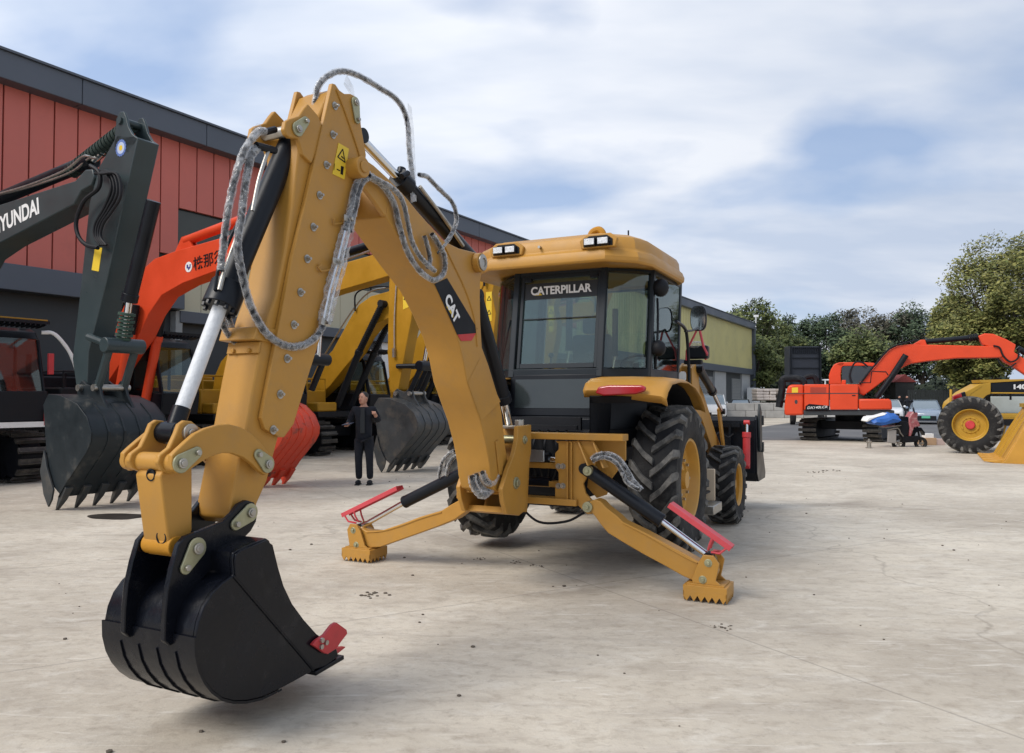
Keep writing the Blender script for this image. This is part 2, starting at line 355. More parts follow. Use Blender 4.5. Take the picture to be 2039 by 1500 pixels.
ASPH = mat('asphalt', (.115, .115, .117), .85, var=.25, vscale=.4, bump=.2, bscale=30, col2=(.20, .19, .18), c2=(.5, .75), c2scale=.25)
sheet('road', [(6.0, 29.3), (60, 27.6), (90, 27), (120, 90), (44, 98), (38, 84)], .004, ASPH)
GRS = mat('rough_verge', (.06, .065, .035), .95, var=.4, vscale=.5)
sheet('verge', [(30, 98.5), (180, 90), (300, 140), (300, 400), (-200, 400), (-60, 200)], .004, GRS)
# ------------------------------------------------------------------ warehouse on the left, running away from the camera
WD = Vector((.504, .864, 0)).normalized(); WP = Vector((-WD.y, WD.x, 0))
def W(s, p, z=0): return WD*s + WP*p + Vector((0, 0, z))
WR = mat('red_panel', (.56, .145, .11), .55, var=.10, vscale=.35, col2=(.47, .125, .095), c2=(.55, .75), c2scale=.5)
WY = mat('beige_panel', (.50, .47, .34), .6, var=.08, vscale=.3)
WY2 = mat('yellow_corrugated', (.60, .54, .24), .55, var=.10, vscale=.25, col2=(.48, .44, .22), c2=(.5, .75), c2scale=.4)
WG = mat('fascia_grey', (.085, .10, .125), .5, var=.12, vscale=.5)
WG2 = mat('dark_facade', (.045, .052, .058), .6, var=.3, vscale=.4)
WIN = mat('window_dark', (.05, .055, .045), .25, var=.3, vscale=.4)
SHUT = mat('shutter_grey', (.26, .27, .27), .5, var=.08)
wh = thing('warehouse', W(12, 22), 'long red and yellow metal clad warehouse with dark grey fascia behind the parked excavators', 'warehouse')
PW = 21.0
def wbox(b, s0, s1, p0, p1, z0, z1): b.box(W((s0+s1)/2, (p0+p1)/2, (z0+z1)/2), WD*((s1-s0)/2), WP*((p1-p0)/2), Vector((0, 0, (z1-z0)/2)))
SEND = 92.0; STR = 44.0
b = MB()                                     # red cladding panels with open joints
s = -16.0
while s < STR:
    e = s+.62
    zlo = 5.0 if e < 15.3 else 6.05
    if e < 15.35 or s > 29.5: wbox(b, s+.012, e-.012, PW, PW+.12, zlo, 9.6)
    else: wbox(b, s+.012, e-.012, PW, PW+.12, 7.55, 9.6)
    s = e+.02
b.build('red_cladding', WR, wh)
b = MB(); s = 15.4
while s < STR:
    wbox(b, s+.01, s+.79, PW, PW+.10, 4.33, 6.0); s += .80
b.build('beige_cladding', WY, wh)
b = MB(); s = STR+.1; pts = []
while s < SEND-.6:
    pts += [(s, 0), (s+.16, 0), (s+.22, .05), (s+.40, .05), (s+.46, 0)]; s += .46
vs = [W(q, PW-.02-h, 4.95) for q, h in pts]+[W(q, PW-.02-h, 9.6) for q, h in pts]; n = len(pts)
b.add(vs, [(i, i+1, i+1+n, i+n) for i in range(n-1)]); b.build('yellow_cladding', WY2, wh)
b = MB(); wbox(b, -16, SEND-.1, PW+.2, PW+.5, 0, 9.6); b.build('wall', WG2, wh)
b = MB(); s = -16
while s < SEND:
    wbox(b, s+.008, min(s+4.0, SEND)-.008, PW-.45, PW+.6, 9.6, 10.3); s += 4.0
b.build('fascia', WG, wh, bev=.02)
b = MB(); wbox(b, -16.2, SEND+.15, PW-.52, PW+14, 10.3, 10.36)
b.prism([W(-16, PW+.6, 10.36), W(-16, PW+14, 11.9), W(-16, PW+27, 10.36)], WD*(SEND+16)); b.build('roof', WG, wh)
b = MB(); wbox(b, -16, 15.35, PW-.35, PW+.2, 4.33, 5.0); wbox(b, 15.37, STR, PW-.12, PW+.2, 3.95, 4.32); wbox(b, STR+.02, SEND, PW-.3, PW+.2, 4.3, 4.94)
b.build('canopy_beam', WG, wh, bev=.02)
b = MB(); wbox(b, SEND-.55, SEND, PW-.4, PW+.6, 0, 9.6)
wbox(b, SEND-.1, SEND, PW+.62, PW+27, 0, 10.3); b.build('end_wall', WG, wh)
CLG = mat('column_grey', (.28, .30, .30), .5)
for s in (15.35, 20.5, 29.7, 34): b = MB(); wbox(b, s-.12, s+.12, PW-.08, PW+.18, 0, 3.94 if s > 15.4 else 4.3); b.build('steel_column', CLG, wh)
for s0, s1, mm in ((25.2, 26.6, WHT), (30.6, 33, SHUT), (46, 49, SHUT), (51, 55, SHUT), (62, 67, SHUT), (70, 75.5, SHUT), (83.0, 86.6, SHUT)):
    b = MB()
    if mm is SHUT:
        z = .05; pr = []
        while z < 3.7: wbox(b, s0, s1, PW+.10, PW+.2, z, z+.14); z += .16
    else: wbox(b, s0, s1, PW+.06, PW+.2, 0, 4.2)
    b.build('roller_shutter' if mm is SHUT else 'door', mm, wh)
PLS = mat('plaster', (.42, .43, .43), .8, var=.1)
for s0, s1 in ((56, 61.5), (67.4, 69.6), (76, 80.2), (87, 90.8)): b = MB(); wbox(b, s0, s1, PW+.02, PW+.2, 0, 4.28); b.build('plaster_bay', PLS, wh)
b = MB(); wbox(b, 87.4, 90.2, PW-1.2, PW-.4, 0, 2.75); b.build('kiosk', WHT, wh, bev=.03)
for q in range(3):
    b = MB(); s0 = 15.4+q*4.6; wbox(b, s0, s0+4.5, PW+.12, PW+.19, 6.03, 7.5); b.build('window', WIN, wh)
b = MB(); b.cyl(W(SEND-.3, PW-.5, 10.3), W(SEND-.3, PW-.5, 11.2), .05); b.cyl(W(SEND-.3, PW-.5, 9.9), W(SEND-4.5, PW-1.4, 9.6), .05); b.box(W(SEND-.2, PW-.5, 11.2), (.25, 0, 0), (0, .12, 0), (0, 0, .12))
b.build('roof_mast', WHT, wh)
# ------------------------------------------------------------------ the yellow backhoe loader: F forward, R to its right
R = Vector((.8965, -.443, 0)).normalized(); F = Vector((-R.y, R.x, 0)); U = Vector((0, 0, 1)); MO = Vector((.05, 6.92, 0))
def m(f, l, z): return MO+F*f+R*l+U*z
def LP(px, py, lat): return onp(px, py, m(0, lat, 0), R)         # onto a lengthwise vertical plane of the machine
def SP(px, py, f): return onp(px, py, m(f, 0, 0), F)              # onto a crosswise vertical plane
def LPS(pts, lat): return [LP(x, y, lat) for x, y in pts]
def SPS(pts, f): return [SP(x, y, f) for x, y in pts]
bh = thing('backhoe_loader', m(1, 0, 0), 'yellow backhoe loader with black digging bucket curled forward and both stabilizers down', 'backhoe loader')
zA = Z(350, 120, .2943); zB = Z(200, 500, .2943); zC = Z(150, 800, .4267); z6 = Z(500, 460, .3333); z7 = Z(700, 440, .2134); zK = Z(650, 820, .2667); z8 = Z(850, 820, .3188); zcab = Z(940, 430, .3)
def stadium(a, b_, ra, rb, n=10):
    """outline round two circles, in the plane spanned by (b-a) and U-ish; returns 3d points"""
    return a, b_, ra, rb
def pinplate(name, pa, pb, lat, ra, rb, parent, th=.012, mtl=ZN):
    """washer plate over a pin: big round end at pa, small at pb, lying on plane lat"""
    A = LP(*pa, lat); B = LP(*pb, lat); d = (B-A).normalized(); q = d.cross(R)
    P = [A+d*(ra*cos(t))+q*(ra*sin(t)) for t in [pi/2+pi*i/10 for i in range(11)]]+[B+d*(rb*cos(t))+q*(rb*sin(t)) for t in [-pi/2+pi*i/10 for i in range(11)]]
    b = MB(); b.prism(P, R*th); pl = b.build(name, mtl, parent, bev=.003)
    b = MB(); b.cyl(A+R*th, A+R*(th+.012), ra*.52, n=24); b.cyl(A+R*(th+.012), A+R*(th+.017), ra*.32, n=24); b.build('pin_cap', STL, parent, bev=.002)
    b = MB(); b.cyl(B+R*th, B+R*(th+.016), rb*.5, n=6); b.build('bolt', STL, parent, bev=.002)
    return pl
def bolt(b, px, py, lat, r=.014, h=.018):
    p = LP(px, py, lat); b.cyl(p, p+R*.004, r*1.7, n=16); b.cyl(p+R*.004, p+R*h, r, n=6); b.cyl(p+R*h, p+R*(h+.012), r*.55, n=10)
# ---- boom
crease = [(768, 432), (800, 480), (838, 535), (867, 575), (890, 622), (910, 670), (922, 715), (930, 760), (945, 805), (957, 840), (968, 885), (975, 925), (977, 949)]
outer = [(983, 975), (1005, 985), (1022, 983), (1029, 962), (1013, 929), (1006, 887), (999, 820), (993, 793), (973, 727), (960, 692), (957, 640), (956, 589), (957, 559), (962, 535), (960, 514), (947, 503), (915, 495), (884, 480), (862, 455), (835, 425), (808, 392), (780, 362)]
bo = MB(); bo.prism(LPS(crease+outer, .15), R*-.30); boom = bo.build('boom', Y, bh, bev=.008)
upl = [(780, 362), (768, 432), (752, 408), (730, 379), (708, 356), (698, 335), (706, 318), (722, 314), (745, 330)]
b = MB(); b.prism(LPS(upl, .15), R*-.035); b.prism([p-R*.265 for p in LPS(upl, .15)], R*-.035); b.build('boom_fork', Y, boom, bev=.006)
b = MB(); A = LP(715, 334, .2)-R*.2; b.cyl(A-R*.22, A+R*.235, .062, n=32); b.cyl(A+R*.235, A+R*.245, .035, n=24); b.build('boom_pin', Y, boom, bev=.006)
b = MB(); A = LP(948, 524, .15); b.cyl(A, A+R*.055, .075, n=32); b.build('cylinder_boss', Y, boom, bev=.006); b = MB(); b.cyl(A-R*.35, A-R*.30, .075, n=32); b.build('cylinder_boss', Y, boom, bev=.006)
b = MB(); A = LP(948, 524, .15); b.lathe(A+R*.056, R, [(.062, 0), (.062, .01), (.035, .014), (.035, .006), (0, .006)], n=32); b.build('pin_cap', STL, boom)
b = MB(); b.tube([p+R*.002 for p in LPS([(886, 492), (904, 530), (921, 565), (935, 602), (945, 640), (950, 690)], .15)], .008, n=6); b.build('weld_bead', Y, boom)
dec = z7([(775, 590), (890, 535), (1172, 1005), (1160, 1047), (985, 1062)])
b = MB(); b.prism(LPS(dec, .153), R*.002); dc = b.build('decal', DBK, boom)
b = MB(); b.prism(LPS(z7([(987, 1062), (1158, 1049), (1120, 1118), (1022, 1122)]), .153), R*.002); b.build('decal_stripe', DRD, boom)
b = MB(); b.prism(LPS(z7([(884, 800), (912, 795), (952, 840), (948, 905)]), .156), R*.001); b.build('decal_triangle', YDC, boom)
t0, t1 = LPS(z7([(862, 740), (962, 968)]), .1565); up = LPS(z7([(955, 700)]), .1565)[0]-t0
text('lettering', 'CAT', WHD, boom, t0, t1-t0, up, height=.100, width=(t1-t0).length*1.02, bold=.045)
tri = LPS([(956, 712), (931, 762), (958, 838), (990, 800)], .15)
b = MB(); b.add([tri[0]+R*.002, tri[1]+R*.002, tri[2]+R*.002, tri[3]+R*.03], [(0, 1, 2), (0, 2, 3)]); b.build('gusset', Y, boom)
b = MB(); b.prism(LPS([(985, 880), (991, 876), (1000, 925), (998, 948), (992, 945)], .151), R*.012); b.build('stiffener', Y, boom, bev=.004)
# ---- stick with its bolted extension
box_pts = [(598, 270), (592, 330), (582, 415), (568, 502), (550, 588), (535, 629), (522, 676), (505, 765), (490, 853), (476, 915), (458, 1012), (458, 1032), (470, 1043), (490, 1040), (507, 1022), (512, 1003), (532, 958), (556, 865), (600, 640), (645, 470), (690, 330), (705, 225), (672, 176), (655, 184), (630, 240)]
b = MB(); b.prism(LPS(box_pts, .115), R*-.23); st = b.build('stick', Y, bh, bev=.010)
ext = [(662, 166), (668, 168), (676, 180), (686, 187), (698, 187), (708, 192), (716, 206), (719, 250), (729, 308), (727, 340), (697, 441), (650, 500), (636, 682), (612, 756), (585, 845), (566, 871), (558, 871), (528, 855), (521, 832), (553, 665), (582, 515), (606, 414), (632, 297)]
ext[11:13] = [(672, 520), (642, 660)]
b = MB(); b.prism(LPS(ext, .145), R*-.028); ex = b.build('extension_plate', Y, st, bev=.004)
b = MB(); b.prism([p-R*.263 for p in LPS(ext, .145)], R*-.028); b.build('extension_plate', Y, st, bev=.004)
for q in zA([(1075, 310), (1062, 505), (1018, 710), (972, 915), (930, 1130), (888, 1345)])+zB([(1352, 280), (1308, 500), (1262, 728), (1215, 970), (1168, 1210)]):
    b = MB(); bolt(b, *q, .146); b.build('bolt', STL, st)
b = MB(); b.tube([p+R*.004 for p in LPS(zA([(1085, 200), (1150, 370), (1215, 560), (1245, 660)]), .145)], .006, n=6); b.build('weld_bead', Y, st)
wl = zA([(1100, 560), (1170, 600), (1140, 808), (1058, 770)])
b = MB(); b.prism(LPS(wl, .146), R*.002); b.build('warning_label', YDC, st)
def linefig(b, pts, lat, r=.0035, close=True):
    P = LPS(pts, lat); P = P+[P[0]] if close else P
    for a, c in zip(P, P[1:]): b.cyl(a, c, r, n=5)
b = MB(); linefig(b, zA([(1130, 603), (1096, 655), (1146, 692)]), .149); linefig(b, zA([(1120, 650), (1135, 665)]), .149, close=False); b.prism(LPS(zA([(1118, 715), (1137, 722), (1130, 778), (1114, 770)]), .1485), R*.001); linefig(b, zA([(1090, 738), (1110, 748)]), .149, close=False); linefig(b, zA([(1075, 700), (1070, 745)]), .149, .0018, close=False)
b.build('warning_symbol', DBK, st)
pinplate('pin_plate', *zA([(1210, 290), (1222, 405)]), .146, .036, .024, st)
ear = zA([(735, 470), (745, 415), (770, 398), (835, 378), (870, 325), (895, 295), (925, 330), (960, 370), (990, 440), (985, 520), (960, 600), (920, 700), (860, 640), (830, 530), (775, 525), (748, 505)])
b = MB(); b.prism(LPS(ear, .135), R*-.03); b.prism([p-R*.24 for p in LPS(ear, .135)], R*-.03); b.build('cylinder_lug', Y, st, bev=.006)
pinplate('pin_plate', *zA([(820, 468), (872, 415)]), .136, .040, .026, st)
b = MB(); A = LP(*zA([(820, 468)])[0], .135); b.cyl(A-R*.28, A-R*.01, .03); b.build('pin', STL, st)
col = [(512, 668), (505, 690), (527, 695), (535, 672)]
b = MB(); b.prism(LPS([(513, 650), (506, 676), (546, 684), (553, 656)], .125), R*-.25); b.build('collar', Y, st, bev=.006)
b = MB(); cp = LPS([(521, 681), (517, 703)], .118); b.prism([cp[0], cp[0]+F*-.012, cp[1]+F*-.012, cp[1]], R*-.22)
for k in (.06, .17):
    p = (cp[0]*.25+cp[1]*.75)-R*k-F*.012; b.cyl(p, p-F*.014, .012, n=6)
b.build('clamp_plate', Y, st, bev=.002)
b = MB(); A = LP(483, 1020, .125); b.cyl(A-R*.25, A, .050, n=28); b.build('stick_boss', YB, st, bev=.004)
for q in ([(661, 436), (661, 447), (680, 445), (680, 436)], [(636, 527), (630, 533), (636, 541), (652, 538)]):
    b = MB(); b.tube([p+R*.012 for p in LPS(q, .146)], .006, n=6, seg=1); b.build('hose_hook', Y, st)
# ---- hydraulic cylinders
def ram(name, pa, pb, pg, lat, rb, rr, parent, rod=CHR, barrel=BLK, gl=1.18, rodfirst=True, glen=.07):
    """pa rod eye, pg gland, pb barrel end: points on plane lat"""
    A, G, B = (p if isinstance(p, Vector) else LP(*p, lat) for p in (pa, pg, pb)); d = (B-G).normalized()
    t = MB(); t.cyl(G, B, rb, n=28); t.cyl(G-d*.005, G+d*glen, rb*gl, n=28); cyl_o = t.build(name, barrel, parent, bev=.004)
    t = MB(); t.cyl(A, G, rr, n=24); t.build('rod', rod, cyl_o)
    ax = R if abs(d.dot(R)) < .8 else F
    t = MB(); t.cyl(A-ax*rb*.8, A+ax*rb*.8, rr*1.5, n=20); t.build('rod_eye', barrel, cyl_o, bev=.003); t = MB(); t.cyl(B-ax*rb*.9, B+ax*rb*.9, rb*.8, n=20); t.build('barrel_eye', barrel, cyl_o, bev=.003)
    return cyl_o
c = ram('bucket_cylinder', (345, 862), (590, 256), (438, 612), 0, .062, .036, bh, rod=ROD, gl=1.45, glen=.13)
A, B = LP(362, 812, 0), LP(345, 862, 0); b = MB(); b.cyl(A, B, .042, n=20); b.cyl(B-R*.075, B+R*.075, .05, n=24); b.build('rod_eye', BLK, c, bev=.003)
b = MB()
G = LP(438, 612, 0); dd = (LP(590, 256, 0)-G).normalized(); q1 = dd.cross(R).normalized()
for i in range(10):
    t = 2*pi*i/10; p = G+(q1*cos(t)+R*sin(t))*.074; b.cyl(p-dd*.026, p, .012, n=6)
b.build('gland_bolt_ring', BLK, c)
b = MB(); b.tube(LPS([(428, 578), (436, 530), (452, 490), (468, 455), (478, 440)], .03), .009, n=8); b.build('pipe', BLK, c)
b = MB(); b.tube([p for p in LPS([(437, 578), (446, 545), (462, 500), (474, 468)], .05)], .012, n=8); b.build('pipe', STL, c)
b = MB(); b.tube(LPS([(503, 420), (515, 360), (528, 318), (536, 296)], .07), .010, n=8); b.build('pipe', STL, c)
c2 = ram('stick_cylinder', (714, 272), (943, 520), (793, 355), 0, .060, .032, bh, gl=1.28, glen=.11)
b = MB(); b.tube([p for p in LPS([(836, 372), (880, 430), (922, 490)], .075)], .014, n=8); b.build('pipe', STL, c2)
b = MB(); b.cyl(LP(798, 346, .0), LP(800, 336, .0), .03); b.cyl(LP(800, 352, .06), LP(812, 345, .06), .02); b.build('port', BLK, c2)
ram('boom_cylinder', (1020, 868), (945, 590), (1003, 800), 0, .068, .036, bh, rod=CHR, gl=1.1)
# ---- bucket linkage
lk = MB(); body = [(319, 948), (330, 930), (360, 922), (383, 932), (383, 1056), (372, 1085), (358, 1104), (344, 1110), (338, 1098)]
lk.prism(LPS(body, .090), R*-.165); lnk = lk.build('bucket_link', Y, bh, bev=.008)
b = MB(); A = LP(359, 922, .175); b.cyl(A-R*.35, A, .043, n=32); b.build('link_tube', Y, lnk, bev=.005)
earl = zC([(395, 250), (440, 215), (470, 150), (487, 105), (512, 88), (545, 92), (580, 120), (640, 150), (600, 200), (540, 240), (510, 290), (490, 330), (450, 340), (405, 320), (385, 285)])
for o_ in (.115, -.072):
    b = MB(); b.prism([p+R*(o_-.115) for p in LPS(earl, .115)], R*-.028); b.build('link_ear', Y, lnk, bev=.006)
b = MB(); A = LP(376, 862, .112); b.cyl(A, A+R*.02, .042, n=24); b.cyl(A+R*.02, A+R*.028, .02, n=6); b.build('pin_cap', STL, lnk, bev=.003)
b = MB(); A = LP(352, 1088, .10); b.cyl(A-R*.185, A, .045, n=28); b.build('link_boss', YB, lnk, bev=.004)
fa = (LP(319, 950, .09)-MO).dot(F); fb = (LP(338, 1098, .09)-MO).dot(F)
b = MB()
for (px, py, r_, t) in ((300, 946, .022, .08), (321, 1070, .026, .86)):
    A = SP(px, py, fa+(fb-fa)*t-.003); b.lathe(A, F*-1, [(0, -.004), (r_, -.004), (r_, .002), (r_+.006, .002), (r_+.006, -.006)], n=20)
b.build('drain_hole', BM, lnk)
arc = zC([(450, 290), (452, 250), (480, 222), (520, 185), (560, 150), (610, 125), (670, 108), (720, 105), (775, 120), (825, 150), (865, 190), (900, 235), (925, 275), (920, 310), (890, 345), (860, 325), (825, 290), (785, 260), (735, 242), (690, 240), (645, 252), (600, 275), (555, 305), (520, 330), (485, 336), (460, 318)])
for o_ in (.178, -.135):
    b = MB(); b.prism([p+R*(o_-.178) for p in LPS(arc, .178)], R*-.03); g = b.build('guide_link', Y, bh, bev=.005)
    if o_ > 0:
        pinplate('pin_plate', *zC([(490, 288), (562, 238)]), .179, .044, .028, g)
        pinplate('pin_plate', *zC([(893, 292), (850, 247)]), .179, .044, .028, g)
b = MB(); A = LP(*zC([(893, 292)])[0], .178); b.cyl(A-R*.35, A-R*.01, .028); b.build('pin', STL, bh)
# ---- digging bucket
side = zC([(905, 648), (890, 638), (830, 660), (765, 690), (738, 705), (733, 740), (738, 812), (690, 845), (640, 895), (600, 960), (575, 1030), (563, 1100), (565, 1180), (580, 1250), (605, 1305), (640, 1350), (685, 1383), (740, 1398), (800, 1396), (870, 1380), (960, 1338), (1040, 1295), (1110, 1255), (1160, 1235), (1225, 1190), (1215, 1150), (1160, 1110), (1120, 1082), (1060, 1015), (1005, 940), (965, 855), (940, 770), (920, 690)])
HW = .30
b = MB(); b.prism(LPS(side, HW), R*-.02); bk = MB(); sp0 = LPS(side, HW)
bucket = b.build('digging_bucket', BG, bh, bev=.004)
cen = sum(sp0, Vector())/len(sp0)
b = MB(); b.prism([p-R*(2*HW-.02) for p in sp0], R*-.02); b.build('side_plate', BG, bucket, bev=.004)
pth = [p-R*.02 for p in sp0[1:25]]; n = len(pth)
b = MB(); inn = [p+(cen-R*HW+R*(HW)-p)*.04 for p in pth]
Wv = R*-(2*HW-.04)
b.add(pth+[p+Wv for p in pth]+inn+[p+Wv for p in inn], [(i, i+1, i+1+n, i+n) for i in range(n-1)]+[(i+2*n, i+3*n, i+1+3*n, i+1+2*n) for i in range(n-1)]+[(0, n, 3*n, 2*n), (n-1, 3*n-1, 4*n-1, 2*n-1)][:1])
b.build('shell', BG, bucket, ang=50)
wp = [p for p in sp0[11:21]]; cc0 = cen
outp = [p+(p-cen).normalized()*.012 for p in wp]; n = len(wp); Wf = R*-(2*HW+.0)
b = MB(); b.add([p+R*.004 for p in outp]+[p+Wf-R*.004 for p in outp]+[p+R*.004 for p in wp]+[p+Wf-R*.004 for p in wp], [(i, i+1, i+1+n, i+n) for i in range(n-1)]+[(i+2*n, i+2*n+1, i+1, i) for i in range(n-1)]+[(i+n, i+n+1, i+3*n+1, i+3*n) for i in range(n-1)]+[(0, n, 3*n, 2*n)])
b.build('wear_plate', BG, bucket, ang=50)
b = MB()
for k in range(1, 5):
    off = HW-k*.12
    a = [p+(p-cen).normalized()*.020+R*(off-HW) for p in wp[1:]]; a2 = [p+R*(off-HW) for p in wp[1:]]
    b.prism(a+a2[::-1], R*.010)
b.build('wear_rib', BG, bucket, bev=.002)
b = MB(); q = LPS(zC([(738, 815), (1110, 1252)]), HW); b.tube([q[0]+R*.002, (q[0]+q[1])/2+R*.002, q[1]+R*.002], .007, n=6, seg=1); b.build('side_seam', BG, bucket)
b = MB(); b.prism(LPS(zC([(742, 818), (1108, 1250), (1160, 1232), (1222, 1188), (1212, 1152), (1160, 1112), (1120, 1084), (1060, 1017), (1005, 942), (965, 857), (940, 772), (915, 668), (885, 645), (768, 692), (742, 712), (738, 745)]), HW), R*.010); b.build('side_liner', BG, bucket, bev=.004)
eo = zC([(440, 1140), (416, 1118), (420, 1000), (431, 880), (454, 770), (482, 670), (515, 630), (590, 600), (690, 560), (735, 520), (765, 478), (800, 460), (835, 470), (852, 505), (845, 560), (820, 605), (760, 665), (700, 730), (620, 800), (560, 870), (500, 980), (470, 1060), (455, 1135)])
for o_ in (.165, -.095):
    b = MB(); b.prism([p+R*(o_-.165) for p in LPS(eo, .165)], R*-.030); e = b.build('bucket_ear', BG, bucket, bev=.005)
    if o_ > 0:
        pinplate('pin_plate', *zC([(812, 518), (745, 572)]), .166, .046, .030, bucket)
        pinplate('pin_plate', *zC([(563, 685), (512, 775)]), .166, .050, .030, bucket)
b = MB(); A = LP(*zC([(812, 518)])[0], .165); b.cyl(A-R*.28, A-R*.01, .03); A = LP(*zC([(563, 685)])[0], .165); b.cyl(A-R*.28, A-R*.01, .03); b.build('pin', STL, bucket)
# cutting edge, teeth and side cutters
e0, e1 = LPS(zC([(1115, 1262), (1248, 1185)]), HW)
up_ = (e1-e0).cross(R).normalized()
if up_.z < 0: up_ = -up_
b = MB(); b.box((e0+e1)/2-R*HW-up_*.008, (e1-e0)/2, R*(HW+.01), up_*.012); b.build('cutting_edge', BG, bucket, bev=.004)
for k in range(4):
    off = HW-.07-k*(2*HW-.14)/3-.0
    A = e1+R*(off-HW)-(e1-e0)*.10+up_*.012; T = LP(*zC([(1298, 1155)])[0], HW)+R*(off-HW)
    ww = R*.028; hb = up_*.028
    b = MB(); b.add([A-ww-hb*.6, A+ww-hb*.6, A+ww+hb, A-ww+hb, T-ww*.5, T+ww*.5, T+ww*.5+up_*.006, T-ww*.5+up_*.006], [(0, 3, 2, 1), (4, 5, 6, 7), (0, 1, 5, 4), (2, 3, 7, 6), (1, 2, 6, 5), (0, 4, 7, 3)]); b.build('tooth', RED, bucket, bev=.003)
    b = MB(); A2 = A-(e1-e0)*.28; b.box((A+A2)/2-up_*.002, (A-A2)/2*1.05, R*.036, up_*.030); b.build('tooth_shank', BG, bucket, bev=.004)
cut = zC([(1092, 1132), (1110, 1112), (1150, 1085), (1185, 1040), (1205, 1028), (1252, 1062), (1256, 1080), (1225, 1120), (1205, 1150), (1165, 1176), (1148, 1172)])
for o_, s_ in ((HW+.012, 1), (-HW-.03, -1)):
    b = MB(); P = [p+R*(o_-HW-.012) for p in LPS(cut, HW+.012)]; b.prism(P, R*.022); sc_ = b.build('side_cutter', RED, bucket, bev=.004)
    if s_ > 0:
        for q in ((1148, 1113), (1168, 1124), (1145, 1143)): b = MB(); A = LP(*zC([q])[0], o_+.022); b.cyl(A, A+R*.012, .013, n=12); b.build('bolt', STL, bucket)
# ---- hoses in plastic film
def hose(pts, lat, r=.017, film=True, parent=bh, lat2=None, pl=None, fw=1.36, mtl=BM):
    n = len(pts); P = [(pl or LP)(x, y, lat if lat2 is None else lat+(lat2-lat)*i/(n-1)) for i, (x, y) in enumerate(pts)]
    r *= .9; b = MB(); b.tube(P, r, n=10, seg=8); h = b.build('hose', mtl, parent, ang=60)
    if film:
        b = MB(); b.tube(P, r*fw, n=12, seg=10, wob=.26, cap=False); b.build('plastic_wrap', FILM, h, ang=22)
    return h
hose([(627, 215), (629, 195), (634, 172), (652, 152), (682, 142), (718, 153), (760, 178), (786, 195), (803, 218), (812, 250), (815, 300), (821, 350), (824, 402)], .03, .016)
b = MB(); fl = LPS([(690, 148), (704, 172), (708, 205), (698, 190), (684, 168)], .05); b.add(fl, [tuple(range(len(fl)))])
b.build('plastic_wrap', FILM, bh); b = MB(); fl = LPS([(812, 205), (820, 215), (824, 260), (829, 350), (829, 400), (818, 405), (815, 340), (810, 270)], .05); b.add(fl, [tuple(range(len(fl)))]); b.build('plastic_wrap', FILM, bh)
hose([(834, 348), (850, 352), (864, 366), (882, 384), (898, 400), (907, 420), (908, 444), (896, 472), (880, 492), (868, 505)], .14, .014)
hose([(735, 352), (752, 362), (770, 380), (786, 410), (793, 440), (806, 488), (820, 518), (836, 540), (852, 553), (866, 558), (880, 549), (886, 532), (884, 508), (874, 488), (860, 466)], .18, .016)
hose([(735, 350), (762, 364), (785, 378), (802, 402), (812, 444), (820, 480), (835, 510), (852, 528), (866, 540)], .205, .014)
hose([(852, 534), (856, 520), (852, 495), (845, 470)], .19, .014)
hose([(735, 346), (718, 352), (706, 378), (698, 414), (688, 458)], .17, .016, lat2=.18)
hose([(742, 350), (724, 362), (714, 385), (707, 418), (697, 462)], .19, .014)
for d_ in (0, 9):
    P = LPS([(688+d_, 455), (671+d_, 523), (656+d_, 580), (643+d_, 640)], .175)
    b = MB(); b.tube(P, .009, n=10); t_ = b.build('steel_pipe', CHR, bh)
    b = MB(); b.tube(P, .028, n=12, seg=8, wob=.5, cap=False); b.build('plastic_wrap', FILM, t_, ang=25)
    b = MB(); A = LP(642+d_*1.6, 634, .175); A2 = LP(639+d_*1.6, 648, .175); b.cyl(A, A2, .019, n=6); b.build('fitting', STL, bh, bev=.002)
b = MB()
for q in ((693, 437), (671, 522)):
    A = LP(*q, .175); b.box(A+R*.01, R*.004, F*.05, U*.018); b.cyl(A, A+R*.035, .012, n=6)
b.build('pipe_clamp', STL, bh, bev=.002)
hose([(643, 648), (632, 668), (612, 684), (583, 691), (553, 682), (524, 656), (500, 612), (485, 559), (476, 515), (473, 480), (481, 430), (487, 380), (492, 348), (500, 312), (514, 292)], .18, .017, lat2=.06, fw=1.35)
hose([(528, 262), (516, 262), (503, 275), (486, 302), (470, 348), (458, 400), (450, 450), (444, 500), (440, 540)], .06, .016)
hose([(440, 626), (446, 650), (458, 672), (474, 686)], -.06, .014)
hose([(455, 628), (460, 648), (470, 665), (484, 678)], -.10, .012)
b = MB(); b.cyl(LP(548, 258, .05), LP(524, 264, .05), .018, n=8); b.cyl(LP(548, 300, .07), LP(510, 290, .07), .02, n=8); b.build('port', BLK, c)
b = MB(); fl = LPS([(512, 245), (520, 248), (520, 262), (498, 290), (490, 292), (500, 262)], .08); b.add(fl, [tuple(range(len(fl)))]); b.build('plastic_wrap', FILM, bh)
